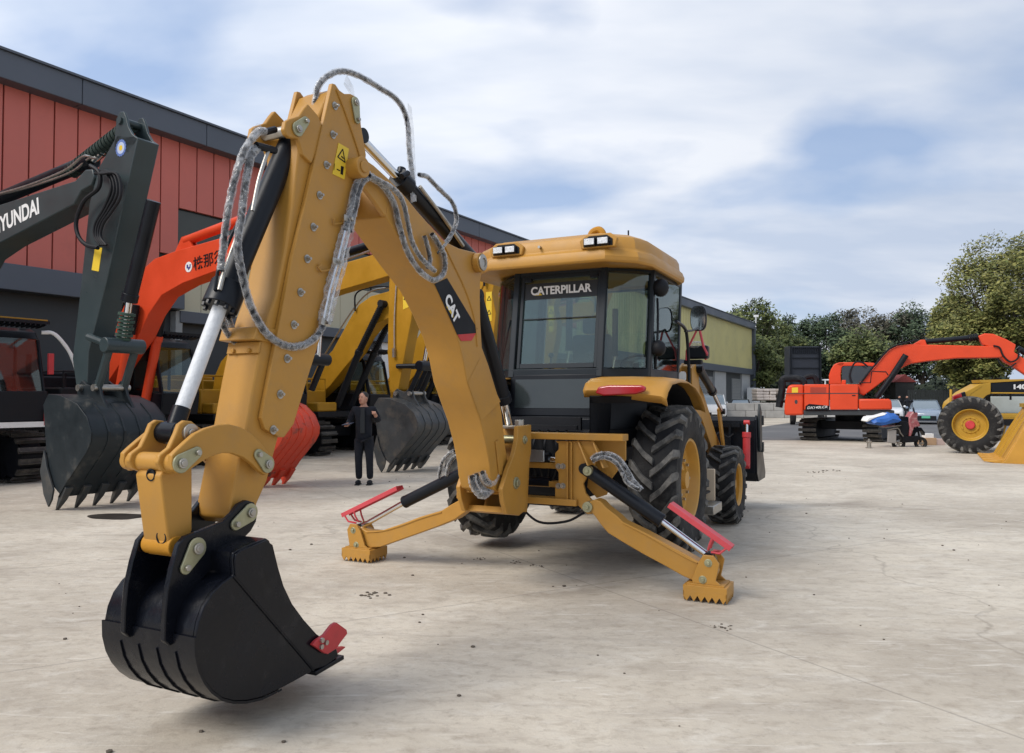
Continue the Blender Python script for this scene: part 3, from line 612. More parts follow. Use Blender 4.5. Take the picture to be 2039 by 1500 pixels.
# ---- kingpost (swing post)
kp = [(1032, 849), (1058, 846), (1058, 900), (1052, 935), (1047, 1000), (1045, 1018), (1034, 1027), (1010, 1024), (1003, 1000), (1000, 975), (1012, 935), (1024, 905), (1030, 878)]
b = MB(); b.prism(LPS(kp, .215), R*-.04); kpo = b.build('swing_post', Y, bh, bev=.006)
b = MB(); b.prism([p-R*.39 for p in LPS(kp, .215)], R*-.04); b.build('swing_post_cheek', Y, kpo, bev=.006)
q = LPS([(1046, 992), (1044, 1020), (1034, 1027), (1006, 1023), (992, 990)], .213)
b = MB()
lo = LPS([(1045, 1014), (1034, 1027), (1004, 1022), (1008, 1010)], .174); b.prism(lo, R*-.38)
up2 = LPS([(1046, 975), (1044, 990), (1000, 985), (1004, 970)], .174); b.prism(up2, R*-.38)
bk2 = LPS([(1058, 850), (1050, 1020), (1040, 1020), (1046, 850)], .174); b.prism(bk2, R*-.38); b.build('swing_post_box', Y, kpo, bev=.004)
b = MB(); A = LP(1027, 962, .215); b.cyl(A-R*.42, A+R*.012, .05, n=28); b.cyl(A+R*.012, A+R*.03, .032, n=6); A = LP(1044, 876, .215); b.cyl(A-R*.44, A+R*.012, .036, n=24); b.cyl(A+R*.012, A+R*.024, .022, n=6); b.build('pin', ZN, kpo, bev=.003)
b = MB(); A = m((LP(1046, 850, .215)-MO).dot(F)+.02, .15, (LP(1046, 848, .2)).z); b.cyl(A, A+U*.05, .04, n=20); b.box(A-U*.012-R*.06, R*.12, F*.07, U*.012); b.build('pivot_cap', STL, kpo, bev=.003)
hose([(940, 948), (944, 968), (958, 985), (972, 980), (985, 962)], .10, .022, fw=1.7)
hose([(948, 945), (955, 965), (968, 975), (978, 958)], .06, .022, fw=1.7)
hose([(960, 940), (968, 958), (980, 962), (990, 945)], .13, .018, fw=1.7)
# ---- side shift frame across the back
FB = .02
def splate(name, pts, f, th, mtl=Y, parent=None, bev=.004):
    b = MB(); b.prism(SPS(pts, f), F*th); return b.build(name, mtl, parent, bev=bev)
fr = splate('side_shift_frame', z8([(800, 183), (1035, 183), (1062, 240), (1050, 330), (1000, 405), (975, 450), (990, 510), (1035, 560), (1052, 600), (1030, 640), (1000, 640), (930, 572), (800, 568), (800, 470), (822, 440), (822, 380), (800, 350), (800, 260), (822, 235), (822, 200)]), FB, .03, parent=bh)
for yy, h in ((155, 26), (560, 26)):
    x1 = 1235 if yy == 155 else 945
    P = SPS(z8([(600, yy-2), (x1, yy+(8 if yy > 300 else 8))]), FB)
    L0 = (P[0]-MO).dot(R); L1 = (P[1]-MO).dot(R); zc = P[1].z
    b = MB(); b.box(m(FB+.03, (L1-.62)/2, zc), R*(L1+.62)/2, F*.075, U*.028); b.build('cross_rail', Y, fr, bev=.005)
for yy in (335, 450):
    P = SPS(z8([(700, yy)]), FB+.1)[0]; b = MB(); b.box(m(FB+.16, .0, P.z), R*.45, F*.05, U*.026); b.build('cross_bar', Y, fr, bev=.004)
for q in ((822, 341), (850, 341), (822, 463), (850, 463)):
    b = MB(); A = SP(*z8([q])[0], FB); b.cyl(A-F*.004, A, .026, n=16); b.cyl(A-F*.03, A-F*.004, .017, n=6); b.build('bolt', STL, fr)
for q in (880, 905):
    P = SPS(z8([(q, 190), (q, 560)]), FB); b = MB(); b.prism([P[0], P[1], P[1]-F*.03, P[0]-F*.03], R*.012); b.build('rib', Y, fr, bev=.002)
for a, c in (((942, 180), (1030, 330)), ((1033, 180), (1125, 345))):
    P = SPS(z8([a, c]), FB); b = MB(); b.prism([P[0], P[1], P[1]-F*.12+U*.0, P[0]-F*.02], R*.016); b.build('brace_rib', Y, fr, bev=.002)
splate('rear_plate', z8([(1040, 180), (1240, 170), (1240, 300), (1150, 420), (1120, 520), (1060, 540), (1000, 470)]), FB+.14, .03, parent=fr)
splate('end_plate', [(932, 905), (962, 890), (975, 930), (968, 985), (950, 1008), (932, 1004), (928, 970)], FB, .03, parent=fr)
b = MB(); b.box(m(.32, 0, 1.33), R*.45, F*.02, U*.02); b.box(m(.5, 0, 1.0), R*.42, F*.02, U*.42); b.build('valve_panel', BM, fr)
b = MB()
for k in range(9):
    l0 = -.38+k*.09
    b.tube([m(.33, l0, 1.30), m(.25, l0+.03*sin(k), 1.15), m(.3, l0*.8+.05, .95+.04*cos(k*2)), m(.42, l0*.6, .8)], .014, n=7)
b.build('hose', BM, bh)
for zz_, tt in ((1.06, .05), (.84, .045)):
    b = MB(); b.cyl(m(.16, -.42, zz_), m(.16, .25, zz_), tt, n=18); cy_ = b.build('swing_cylinder', BLK, bh)
    b = MB(); b.cyl(m(.16, .0, zz_), m(.16, .40, zz_-.02), .028, n=16); b.build('rod', CHR, cy_)
b = MB(); b.box(m(.10, .02, 1.08), R*.20, F*.01, U*.055); b.build('manifold_cover', mat('alloy', (.35, .36, .36), .4, metal=.6, var=.1), fr, bev=.01)
b = MB(); b.tube([m(.05, .0, .62), m(.03, .2, .50), m(.05, .45, .52), m(.1, .6, .6)], .011, n=8); b.build('hose', BM, bh)
# ---- stabilizers
def stab(sgn, zf, arm, knee, cyl_a, cyl_g, cyl_r, guard, pad_px, fs=.0):
    b = MB(); b.prism(SPS(zf(arm), fs-.07), F*.14); st_ = b.build('stabilizer', Y, bh, bev=.008)
    pc = SP(*pad_px, 0); l0 = (pc-MO).dot(R); f0 = 0.0
    C = m(f0, l0, 0)
    b = MB(); b.box(C+U*.105, R*.17, F*.145, U*.022)
    b.box(C+U*.132, R*.145, F*.12, U*.008)
    n_ = 6
    for sd_ in (-1, 1):
        pts = [C+R*-.17+U*.085]+sum([[C+R*(-.17+.34*(k+.0)/n_)+U*.05, C+R*(-.17+.34*(k+.5)/n_)+U*.004] for k in range(n_)], [])+[C+R*.17+U*.05, C+R*.17+U*.085]
        pts = [p+F*(.145*sd_-(.012 if sd_ > 0 else 0)) for p in pts]; b.prism(pts, F*.012)
        pts = [C+F*-.145+U*.085]+sum([[C+F*(-.145+.29*k/5)+U*.05, C+F*(-.145+.29*(k+.5)/5)+U*.004] for k in range(5)], [])+[C+F*.145+U*.05, C+F*.145+U*.085]
        pts = [p+R*(.17*sd_-(.012 if sd_ > 0 else 0)) for p in pts]; b.prism(pts, R*.012)
    b.build('foot_pad', Y, st_, bev=.002)
    K1 = SP(*knee[0], f0-.10); K2 = SP(*knee[1], f0-.10)
    for ff in (-.115, .09):
        k1 = K1+F*(ff+.10); k2 = K2+F*(ff+.10)
        d_ = (k1-k2).normalized(); h_ = R
        P = [C+F*ff+U*.14-R*.10, k2-R*.085, k1-R*.075+U*.0, k1-R*.04+U*.06, k1+R*.04+U*.06, k1+R*.085-U*.0, k2+R*.10, C+F*ff+U*.14+R*.12]
        b = MB(); b.prism(P, F*.022); b.build('knuckle', Y, st_, bev=.004)
    b = MB()
    for k_ in (K1, K2): b = MB(); b.cyl(k_-F*.018, k_+F*.20, .032, n=22); b.cyl(k_-F*.035, k_-F*.018, .016, n=6); b.build('pin', ZN, st_, bev=.003)
    cc_ = ram('stabilizer_cylinder', SP(*cyl_r, fs), SP(*cyl_a, fs), SP(*cyl_g, fs), 0, .058, .026, bh, gl=1.04, glen=.02)
    g0, g1 = SP(*guard[0], fs-.02), SP(*guard[1], fs-.02); d_ = (g1-g0).normalized(); q_ = d_.cross(F).normalized()
    if q_.z < 0: q_ = -q_
    b = MB(); b.box((g0+g1)/2, (g1-g0)/2, F*.055, q_*.004); b.box((g0+g1)/2+F*.055-q_*.018, (g1-g0)/2, F*.004, q_*.02); b.box((g0+g1)/2-F*.055-q_*.018, (g1-g0)/2, F*.004, q_*.02)
    gd = b.build('rod_guard', PINK, cc_, bev=.002)
    b = MB(); L_ = (g1-g0).length
    lower = g1 if g1.z < g0.z else g0; s_ = -d_ if g1.z < g0.z else d_
    for ff in (-.05, .05):
        b.tube([lower+s_*.03+F*ff-q_*.03, lower+s_*.05+F*ff-q_*.10, SP(*cyl_r, fs)+F*ff*.8+q_*.05], .010, n=6, seg=1)
        b.tube([lower+s_*.16+F*ff-q_*.03, lower+s_*.15+F*ff-q_*.08, SP(*cyl_r, fs)+F*ff*.8+q_*.05+s_*.03], .010, n=6, seg=1)
    b.build('guard_bracket', PINK, cc_)
    return st_
stR = stab(1, z8, [(1003, 600), (1010, 565), (1050, 548), (1085, 562), (1120, 600), (1190, 655), (1225, 690), (1360, 755), (1500, 830), (1620, 895), (1700, 940), (1760, 925), (1800, 960), (1810, 1010), (1790, 1060), (1740, 1085), (1700, 1072), (1600, 1028), (1480, 960), (1350, 890), (1230, 820), (1130, 758), (1085, 705), (1050, 655)], ((1411, 1121), (1400, 1154)), (1166, 933), (1318, 1038), (1412, 1108), ((1337, 1001), (1460, 1088)), (1411, 1186))
stL = stab(-1, zK, [(1120, 600), (1150, 620), (1165, 660), (1140, 690), (1050, 740), (960, 805), (820, 862), (680, 912), (530, 965), (400, 1012), (330, 1015), (270, 1000), (215, 960), (195, 900), (230, 855), (300, 892), (380, 900), (470, 868), (560, 838), (700, 785), (860, 738), (920, 700), (1010, 650), (1085, 605)], ((705, 1056), (711, 1085)), (930, 938), (806, 1000), (718, 1050), ((686, 1022), (795, 968)), (726, 1113))
for q, rr in (((1170, 938), .04), ((1170, 1010), .045), ((942, 994), .045)):
    b = MB(); A = SP(*q, -.075); b.cyl(A-F*.015, A+F*.15, rr, n=22); b.cyl(A-F*.03, A-F*.015, rr*.45, n=6); b.build('pivot_pin', ZN, fr, bev=.003)
def shose(pts, f, r=.018, fw=1.5): return hose(pts, f, r, pl=lambda x, y, a: SP(x, y, a), fw=fw)
shose(z8([(1030, 300), (1060, 275), (1110, 265), (1165, 275), (1210, 310), (1250, 370), (1285, 430), (1340, 492)]), -.06)
shose(z8([(1035, 310), (1075, 290), (1130, 290), (1180, 320), (1215, 370), (1250, 440), (1320, 485)]), -.10, .014)
shose([(905, 898), (893, 905), (881, 920), (876, 940), (874, 952)], -.05, .014)
shose([(915, 905), (903, 912), (893, 928), (889, 948)], -.05, .014)
# ---- wheels
def tyre_wheel(C, ax, out, Rt, wt, Rr, parent, n_l=20, mtl=RUB, rim=RIMY, lug=.045, hub=None, name='wheel', fwd=None, holes=8, dish=.5):
    """C = centre, ax = axle direction pointing to the visible side (unit)"""
    C = Vector(C); ax = Vector(ax).normalized(); a = (fwd or ax.orthogonal()); a = (a-ax*a.dot(ax)).normalized(); b_ = ax.cross(a)
    h = wt/2; Rs = Rt-lug
    prof = [(Rr+.01, -h*.80), (Rr+.05*Rt, -h*.93), ((Rr+Rs)/2, -h), (Rs*.93, -h*.97), (Rs*.985, -h*.80), (Rs, -h*.4), (Rs, h*.4), (Rs*.985, h*.80), (Rs*.93, h*.97), ((Rr+Rs)/2, h), (Rr+.05*Rt, h*.93), (Rr+.01, h*.80)]
    wh_ = MB(); wh_.lathe(C, ax, prof, n=56); ty = wh_.build('wheel', mtl, parent, ang=40)
    lb = MB()
    def sp(x, rad, th): return C+ax*x+(a*cos(th)+b_*sin(th))*rad
    for s_ in (-1, 1):
        for k in range(n_l):
            t0_ = 2*pi*(k+(.5 if s_ > 0 else 0))/n_l
            # centre line from crown to shoulder to sidewall
            path = [(-.06*s_*-1*0+s_*h*(-.04), Rs*.998, 0), (s_*h*.38, Rs*1.0, .10), (s_*h*.80, Rs*.985, .27), (s_*h*.985, Rs*.945, .31), (s_*h*1.0, Rs*.86, .33)]
            wd = (.085, .085, .11, .10, .05); hh = (lug, lug, lug*1.05, lug*.55, .002)
            vs = []
            for i, (x, rad, dt) in enumerate(path):
                th = t0_-dt*(20/n_l)**.3; wv = wd[i]*20/n_l*.62
                nx = 0 if i < 3 else s_*1.0
                up_r = rad+(hh[i] if i < 3 else hh[i]*.45); xo = x+(nx*hh[i]*.75 if i >= 3 else (s_*lug*.3 if i == 2 else 0))
                vs += [sp(x, rad-.02, th-wv), sp(x, rad-.02, th+wv), sp(xo, up_r, th+wv*.78), sp(xo, up_r, th-wv*.78)]
            fs = [(0, 1, 2, 3), tuple(4*4+j for j in (3, 2, 1, 0))]
            for i in range(4):
                for j in range(4): fs.append((4*i+j, 4*i+4+j, 4*i+4+(j+1) % 4, 4*i+(j+1) % 4))
            if s_ < 0: fs = [f_[::-1] for f_ in fs]
            lb.add(vs, fs)
    lb.build('tread', RUBL, ty, ang=30)
    d = h*.72; dd = d-dish*h
    rb_ = MB(); rb_.lathe(C, ax, [(Rr+.012, -h*.8), (Rr+.022, h*.86), (Rr+.012, h*.9), (Rr-.004, h*.86), (Rr-.02, h*.70), (Rr*.93, h*.55), (Rr*.90, dd+.01), (Rr*.86, dd), (Rr*.58, dd+.012), (Rr*.54, dd+.03), (Rr*.44, dd+.035), (Rr*.42, dd+.02), (Rr*.25, dd+.02), (Rr*.22, dd+.08), (0, dd+.085)], n=48)
    rm = rb_.build('rim', rim, ty, ang=30)
    nb = MB()
    for k in range(holes):
        t = 2*pi*k/holes; p = C+ax*(dd+.03)+(a*cos(t)+b_*sin(t))*Rr*.49; nb.cyl(p-ax*.0, p+ax*.03, Rr*.04, n=6)
    nb.build('wheel_nuts', STL if not hub else rim, ty)
    if hub:
        nb = MB(); nb.cyl(C+ax*(dd+.02), C+ax*(dd+.10), Rr*.30, Rr*.26, n=24); nb.build('hub', hub, ty, bev=.01)
    return ty
for nm, f_, l_, z_, Rt, wt, Rr, s_ in (('r', 1.30, 1.055, .80, .735, .44, .385, 1), ('r', 1.30, -.94, .80, .72, .42, .385, -1), ('f', 3.86, 1.10, .50, .495, .36, .252, 1), ('f', 3.86, -1.10, .50, .495, .36, .252, -1)):
    # each wheel is a part: hang its pieces under the tyre
    C = m(f_, l_, z_)
    tyre_wheel(C, R*s_, s_, Rt, wt, Rr, bh, n_l=20 if nm == 'r' else 18, lug=.042 if nm == 'r' else .03, fwd=F, dish=.35 if nm == 'r' else .5)
# ---- chassis
b = MB(); b.box(m(1.3, 0, .80), R*.82, F*.16, U*.15); b.box(m(3.86, 0, .5), R*.9, F*.09, U*.09); b.ball(m(1.3, 0, .78), .26, 10); b.build('axle', BM, bh, bev=.02)
b = MB(); b.box(m(2.6, 0, .85), R*.36, F*2.1, U*.20); b.box(m(.55, 0, 1.0), R*.55, F*.18, U*.30); ch = b.build('chassis', BM, bh, bev=.01)
b = MB(); b.box(m(2.35, 1.0, .55), R*.18, F*.20, U*.012); b.box(m(2.35, .92, .72), R*.10, F*.28, U*.16); b.build('step', BM, ch, bev=.01)
b = MB(); b.box(m(2.60, 1.12, .62), R*.10, F*.012, U*.18); b.build('number_panel', mat('primer_board', (.62, .50, .36), .6), ch, bev=.01)
b = MB(); b.box(m(2.45, 1.12, .38), R*.16, F*.22, U*.05); b.build('foot_step', STL, ch, bev=.01)
b = MB(); P = [m(2.45, 0, 1.10), m(2.45, 0, 1.75), m(4.3, 0, 1.60), m(4.62, 0, 1.42), m(4.62, 0, .85), m(4.3, 0, .80), m(2.6, 0, .9)]
b.prism([p-R*.46 for p in P], R*.92); b.build('bonnet', Y, bh, bev=.03)
# ---- cab
CB, CT = .90, 1.06                                 # rear face leans forward
def cabp(l, f, z):                                 # f as depth behind the rear plane; the whole shell leans
    return m(f+(CT-CB)*(z-1.84)/1.06, l, z)
foot = [(-.50, .90), (.46, .90), (.84, 1.26), (.84, 2.35), (-.84, 2.35), (-.84, 1.26)]
def ring(z, grow=0, dz=0): return [cabp(l*(1+grow), f+(-grow if f < 1 else 0), z+dz) for l, f in foot]
b = MB()
lo = ring(1.30); hi = ring(1.83)
b.add(lo+hi, [(i, (i+1) % 6, (i+1) % 6+6, i+6) for i in range(6)]+[tuple(range(6))[::-1]]); b.build('lower_panel', BLK, bh) ; cabo = bpy.data.objects['lower_panel']
b = MB(); b.prism(ring(1.14), U*.16); b.build('cab_floor', BM, bh, bev=.01)
def bar(b, p, q, wv, dv): # rectangular bar between p,q
    p = Vector(p); q = Vector(q); b.box((p+q)/2, (q-p)/2, wv, dv)
frm = MB()
zs0, zs1 = 1.83, 2.96
for (l, f) in foot:
    o_ = .035; A, B_ = cabp(l, f, zs0-.02), cabp(l, f, zs1); bar(frm, A, B_, R*.034, F*.034)
for i in range(6):
    (l0, f0_), (l1, f1_) = foot[i], foot[(i+1) % 6]
    for z_, h_ in ((1.85, .045), (2.93, .07)):
        A, B_ = cabp(l0, f0_, z_), cabp(l1, f1_, z_); d_ = (B_-A).normalized(); bar(frm, A, B_, U*h_, d_.cross(U)*.030)
fro = frm.build('cab_frame', DGR, bh, bev=.008)
# rear window: opening sash and glass
sash = MB(); 
def rp(l, z, o=0): return cabp(l, CB, z)-F*o
for (l0, l1, z0, z1) in ((-.405, .40, 1.90, 1.95), (-.405, .40, 2.83, 2.87), (-.44, -.405, 1.90, 2.87), (.40, .435, 1.90, 2.87)):
    P = [rp(l0, z0, .035), rp(l1, z0, .035), rp(l1, z1, .035), rp(l0, z1, .035)]; sash.prism(P, F*.03)
P = [rp(-.40, 2.405, .034), rp(.40, 2.405, .034), rp(.40, 2.418, .034), rp(-.40, 2.418, .034)]; sash.prism(P, F*.012)
sash.build('rear_window_sash', DGR, fro, bev=.004)
def pane(name, P, parent=None, m_=GLS, th=.004):
    b = MB(); nrm = (P[1]-P[0]).cross(P[2]-P[0]).normalized(); b.prism(P, nrm*th); return b.build(name, m_, parent or fro)
pane('glass', [rp(-.42, 1.90, .01), rp(.42, 1.90, .01), rp(.42, 2.86, .01), rp(-.42, 2.86, .01)])
b = MB(); pts = []
nseg = 6; vs = []
for i in range(nseg+1):                             # curved quarter glass on the right
    t = i/nseg; l = .47+(.84-.47)*sin(t*pi/2)**1.0; f = .90+(1.26-.90)*(1-cos(t*pi/2))*.9+.36*.1*t
    vs += [(l, f)]
vs2 = [cabp(l, f, 1.90) for l, f in vs]+[cabp(l, f, 2.87) for l, f in vs]; k = nseg+1
b.add(vs2, [(i, i+1, i+1+k, i+k) for i in range(nseg)]); b.build('glass', GLS, fro)
b = MB(); vs2 = [cabp(-l-.02, f, 1.90) for l, f in vs]+[cabp(-l-.02, f, 2.87) for l, f in vs]; b.add(vs2, [(i+k, i+1+k, i+1, i) for i in range(nseg)]); b.build('glass', GLS, fro)
for s_ in (-1, 1): pane('glass', [cabp(.86*s_, 1.30, 1.90), cabp(.86*s_, 2.32, 1.60), cabp(.86*s_, 2.32, 2.87), cabp(.86*s_, 1.30, 2.87)])
pane('glass', [cabp(-.8, 2.36, 1.6), cabp(.8, 2.36, 1.6), cabp(.8, 2.36, 2.87), cabp(-.8, 2.36, 2.87)])
# lower rear panel with its small window
b = MB()
def lp_(l, z, o=0): return m(.90+(1.84-z)*-.10-o, l, z)
b.prism([lp_(-.50, 1.42), lp_(.48, 1.42), lp_(.48, 1.84), lp_(-.50, 1.84)], F*-.03); b.build('rear_lower_panel', BLK, fro, bev=.01)
b = MB(); b.prism([lp_(-.44, 1.50, .031), lp_(.40, 1.50, .031), lp_(.40, 1.79, .031), lp_(-.44, 1.79, .031)], F*-.004); b.build('lower_glass', mat('lower_glass_grey', (.028, .036, .038), .10, spec=.6), fro)
b = MB(); b.prism([lp_(-.56, 1.26, .02), lp_(.50, 1.26, .02), lp_(.50, 1.41, .03), lp_(-.56, 1.41, .03)], F*-.05); b.build('rear_sill', BLK, fro, bev=.02)
text('lettering', 'CATERPILLAR', WHD, fro, rp(-.33, 2.665, .021), R, U, height=.088, width=.67, bold=.035)
b = MB(); b.prism([rp(-.405, 2.62, .014), rp(.40, 2.62, .014), rp(.40, 2.79, .014), rp(-.405, 2.79, .014)], F*-.003); b.build('name_band', mat('band_grey', (.02, .023, .025), .5), fro)
b = MB(); b.add([rp(-.285, 2.662, .023), rp(-.20, 2.662, .023), rp(-.243, 2.70, .023)], [(0, 1, 2)]); b.build('name_triangle', YDC, fro)
b = MB()
for l in (-.37, .36): b.cyl(rp(l, 2.82, .02), rp(l+.05, 2.83, .04), .014, n=8); b.box(rp(l, 2.82, .03), R*.04, F*.01, U*.014)
b.build('window_catch', BLK, fro, bev=.002)
b = MB(); b.tube([cabp(-.70, 1.02, 1.93), cabp(-.62, .95, 2.2), cabp(-.56, .90, 2.42)], .010, n=6); b.box(cabp(-.72, 1.06, 2.02), R*.012, F*.012, U*.2); b.build('wiper', BLK, fro)
# interior
b = MB(); b.box(m(1.75, -.02, 1.62), R*.25, F*.24, U*.07); b.box(m(1.98, -.02, 1.98), R*.23, F*.06, U*.34); b.box(m(2.0, -.02, 2.42), R*.12, F*.05, U*.09); b.box(m(1.75, -.02, 1.4), R*.18, F*.18, U*.16); b.build('seat', SEAT, bh, bev=.04)
b = MB()
for i in range(24):
    t = 2*pi*i/24; t2 = 2*pi*(i+1)/24; Cw = m(2.2, .42, 2.0)
    b.cyl(Cw+R*.17*cos(t)+(F*.75+U*.5)*.17*sin(t), Cw+R*.17*cos(t2)+(F*.75+U*.5)*.17*sin(t2), .014, n=6)
b.cyl(m(2.2, .42, 2.0), m(2.3, .42, 1.5), .035); b.build('steering_wheel', BLK, bh)
b = MB()
for l in (-.22, .22): b.tube([m(1.25, l, 1.3), m(1.22, l, 1.75), m(1.2, l+.03, 2.02)], .012, n=6); b.ball(m(1.2, l+.03, 2.05), .03, 6)
b.box(m(1.25, 0, 1.45), R*.34, F*.10, U*.14); b.build('control_console', BLK, bh, bev=.01)
b = MB(); b.box(m(1.7, .62, 1.6), R*.10, F*.35, U*.16); b.build('side_console', SEAT, bh, bev=.02)
b = MB(); b.box(m(2.15, .60, 2.05), R*.02, F*.05, U*.13); b.ball(m(2.15, .60, 2.2), .05, 6); b.build('wrapped_lever', WHT, bh)
# roof
def roof_ring(s_, z, lift=0):
    pts = [(-.62, .60), (.62, .60), (.88, .80), (.96, 1.05), (.96, 2.25), (.83, 2.5), (-.83, 2.5), (-1.0, 2.25), (-1.0, 1.05), (-.88, .80)]
    return [m(1.6+(f-1.6)*s_, l*s_, z+.03*(1-abs(l))+.045*(f-.6)*0) for l, f in pts]
b = MB(); rings = [roof_ring(.93, 2.90), roof_ring(.985, 2.87), roof_ring(1.005, 2.885), roof_ring(1.01, 2.93), roof_ring(.99, 2.985), roof_ring(.962, 3.01), roof_ring(.955, 3.09), roof_ring(.93, 3.135), roof_ring(.89, 3.155), roof_ring(.84, 3.18), roof_ring(.5, 3.205)]
n = 10; b.add([p for r_ in rings for p in r_], [(i*n+j, i*n+(j+1) % n, (i+1)*n+(j+1) % n, (i+1)*n+j) for i in range(len(rings)-1) for j in range(n)]+[tuple(range(n))[::-1], tuple(range((len(rings)-1)*n, len(rings)*n))])
rf = b.build('roof', Y, bh, bev=.012, ang=28)
for l in (-.42, .55):
    b = MB(); P = [(l-.17, 3.02), (l+.17, 3.02), (l+.19, 3.10), (l+.12, 3.155), (l-.12, 3.155), (l-.19, 3.10)]
    b.prism([m(.66, a_, z_) for a_, z_ in P], F*-.05); b.build('lamp_housing', Y, rf, bev=.01)
    b = MB(); P = [(l-.145, 3.035), (l+.145, 3.035), (l+.145, 3.095), (l+.09, 3.135), (l-.09, 3.135), (l-.145, 3.095)]
    b.prism([m(.609, a_, z_) for a_, z_ in P], F*-.008); b.build('lamp_recess', BM, rf, bev=.002)
    for dl in (-.072, .062):
        b = MB(); b.box(m(.585, l+dl, 3.075), R*.058, F*.025, U*.036); wl_ = b.build('work_lamp', BLK, rf, bev=.006)
        b = MB(); b.box(m(.556, l+dl, 3.075), R*.050, F*.003, U*.029); b.build('lens', LAMP, rf, bev=.003)
b = MB()
for l in (-.06, .66): b.cyl(m(.64, l, 3.08), m(.60, l, 3.08), .014, n=12)
b.build('roof_bolt', STL, rf)
b = MB(); b.tube([m(.95, .34, 3.19), m(.95, .37, 3.25), m(.95, .43, 3.27), m(.95, .47, 3.24), m(.95, .49, 3.18)], .035, n=10); b.build('roof_vent', YB, rf)
b = MB(); b.cyl(m(1.2, .66, 3.18), m(1.2, .66, 3.29), .008, n=6); b.build('aerial', BLK, rf)
# right pillar lights / mirror
for z_, r_ in ((2.72, .085), (2.10, .075)):
    b = MB(); b.ball(cabp(.93, 1.28, z_), r_, 8, (1, 1, 1.1)); b.box(cabp(.90, 1.30, z_-.0), R*.07, F*.06, U*.06); b.build('bagged_work_lamp', BM, fro, bev=.02)
b = MB(); b.tube([cabp(.88, 1.35, 2.62), cabp(.90, 1.33, 2.4), cabp(.90, 1.33, 2.1), cabp(.88, 1.36, 1.9)], .012, n=8); b.build('grab_handle', BLK, fro)
def at(px, py, l): return LP(px, py, l)
b = MB(); b.tube(LPS([(1346, 640), (1362, 652), (1368, 672), (1372, 740), (1372, 800)], 1.05), .018, n=8); b.tube(LPS([(1364, 660), (1380, 658), (1392, 652)], 1.05), .012, n=8); arm_ = b.build('mirror_arm', BLK, bh)
mc = at(1390, 634, 1.06); b = MB(); fx = R*.092; fz = U*.145
def sup(c_, a_, b_, sx=1, n=28): return [c_+a_*(abs(cos(2*pi*i/n))**.6*(1 if cos(2*pi*i/n) > 0 else -1))+b_*(abs(sin(2*pi*i/n))**.75*(1 if sin(2*pi*i/n) > 0 else -1)) for i in range(n)]
b.prism(sup(mc, fx, fz), F*.05); mr_ = b.build('mirror', BLK, bh, bev=.01)
b = MB(); b.prism(sup(mc-F*.003, fx*.90, fz*.93), F*-.003); b.build('mirror_glass', MIRR, mr_)
hd = at(1391, 702, 1.05); b = MB(); b.box(hd, R*.115, F*.06, U*.075); hl = b.build('headlight', BLK, bh, bev=.02)
b = MB(); b.ball(hd+U*.08-R*.02, .10, 8, (1, .8, .5)); b.build('plastic_wrap', FILM, hl)
b = MB(); b.tube([mc-U*.145-R*.02, hd+U*.02-R*.12-F*.065, hd-U*.09-R*.13-F*.05], .012, n=6, seg=1); b.tube([mc-U*.145+R*.02, hd+U*.06+R*.07-F*.065, hd-U*.02+R*.11-F*.065, hd-U*.08+R*.08], .014, n=6, seg=1); b.build('red_strap', PINK, hl)
b = MB(); b.box(hd-U*.11-R*.06, R*.10, F*.05, U*.025); b.build('lamp_bracket', BM, hl, bev=.01)
tgp = at(1359, 750, 1.0); b = MB(); b.prism(sup(tgp, R*.038, U*.055), F*.008); b.build('hang_tag', WHT, hl); 
# ---- fenders
for s_ in (1, -1):
    prof = [(.37, 1.61), (.34, 1.67), (.40, 1.73), (.55, 1.775), (.85, 1.80), (1.15, 1.795), (1.45, 1.75), (1.70, 1.66), (1.86, 1.56), (1.90, 1.50)]
    b = MB(); l0, l1 = .54*s_, 1.26*s_; k = len(prof)
    dz = lambda l: -.045 if abs(l) > 1 else 0
    ls = [.50, .54, .80, 1.10, 1.22, 1.27] if s_ > 0 else [.50, .54, .70, .80, .88, .92]; dzs = [-.0, 0, .0, -.01, -.025, -.05]
    vs = [m(f+.10*(abs(l)-.9)*0, l*s_, z+d_-(.03 if f < .5 and l > 1 else 0)) for l, d_ in zip(ls, dzs) for f, z in prof]
    b.add(vs, [(i*k+j, i*k+j+1, (i+1)*k+j+1, (i+1)*k+j) for i in range(len(ls)-1) for j in range(k-1)])
    fd = b.build('fender', Y, bh, ang=40); so_ = fd.modifiers.new('s', 'SOLIDIFY'); so_.thickness = .014; so_.offset = 0
    b = MB(); b.add([m(f, .56*s_, z-.06) for f, z in prof]+[m(f, .56*s_, 1.2) for f, z in prof], [(j, j+1, j+1+k, j+k) for j in range(k-1)]); b.add([m(f+.01, l*s_, z-.055) for l in (.56, 1.15 if s_ > 0 else .85) for f, z in prof], [(j, j+1, j+1+k, j+k) for j in range(k-1)]); b.build('fender_liner', BM, fd)
    b = MB(); c_ = m(.335, .86 if s_ > 0 else -.68, 1.665)
    P = [c_+R*x_*(1 if s_ > 0 else .6)+U*z_ for x_, z_ in ((-.23, -.02), (-.20, .035), (-.1, .05), (.20, .048), (.24, .03), (.23, -.005), (.15, -.03), (-.15, -.045))]
    b.prism(P, F*-.045); b.build('tail_light', TAIL, fd, bev=.015, seg=3)
# weld beads and pivot plates on the stabilizers
for a, zf in (([(1225, 695), (1370, 770), (1500, 845), (1620, 912), (1690, 945)], z8), ([(300, 900), (420, 890), (560, 850), (700, 798), (860, 750)], zK)):
    b = MB(); b.tube([p-F*.002 for p in SPS(zf(a), -.07)], .007, n=6); b.build('weld_bead', Y, stR if zf is z8 else stL)
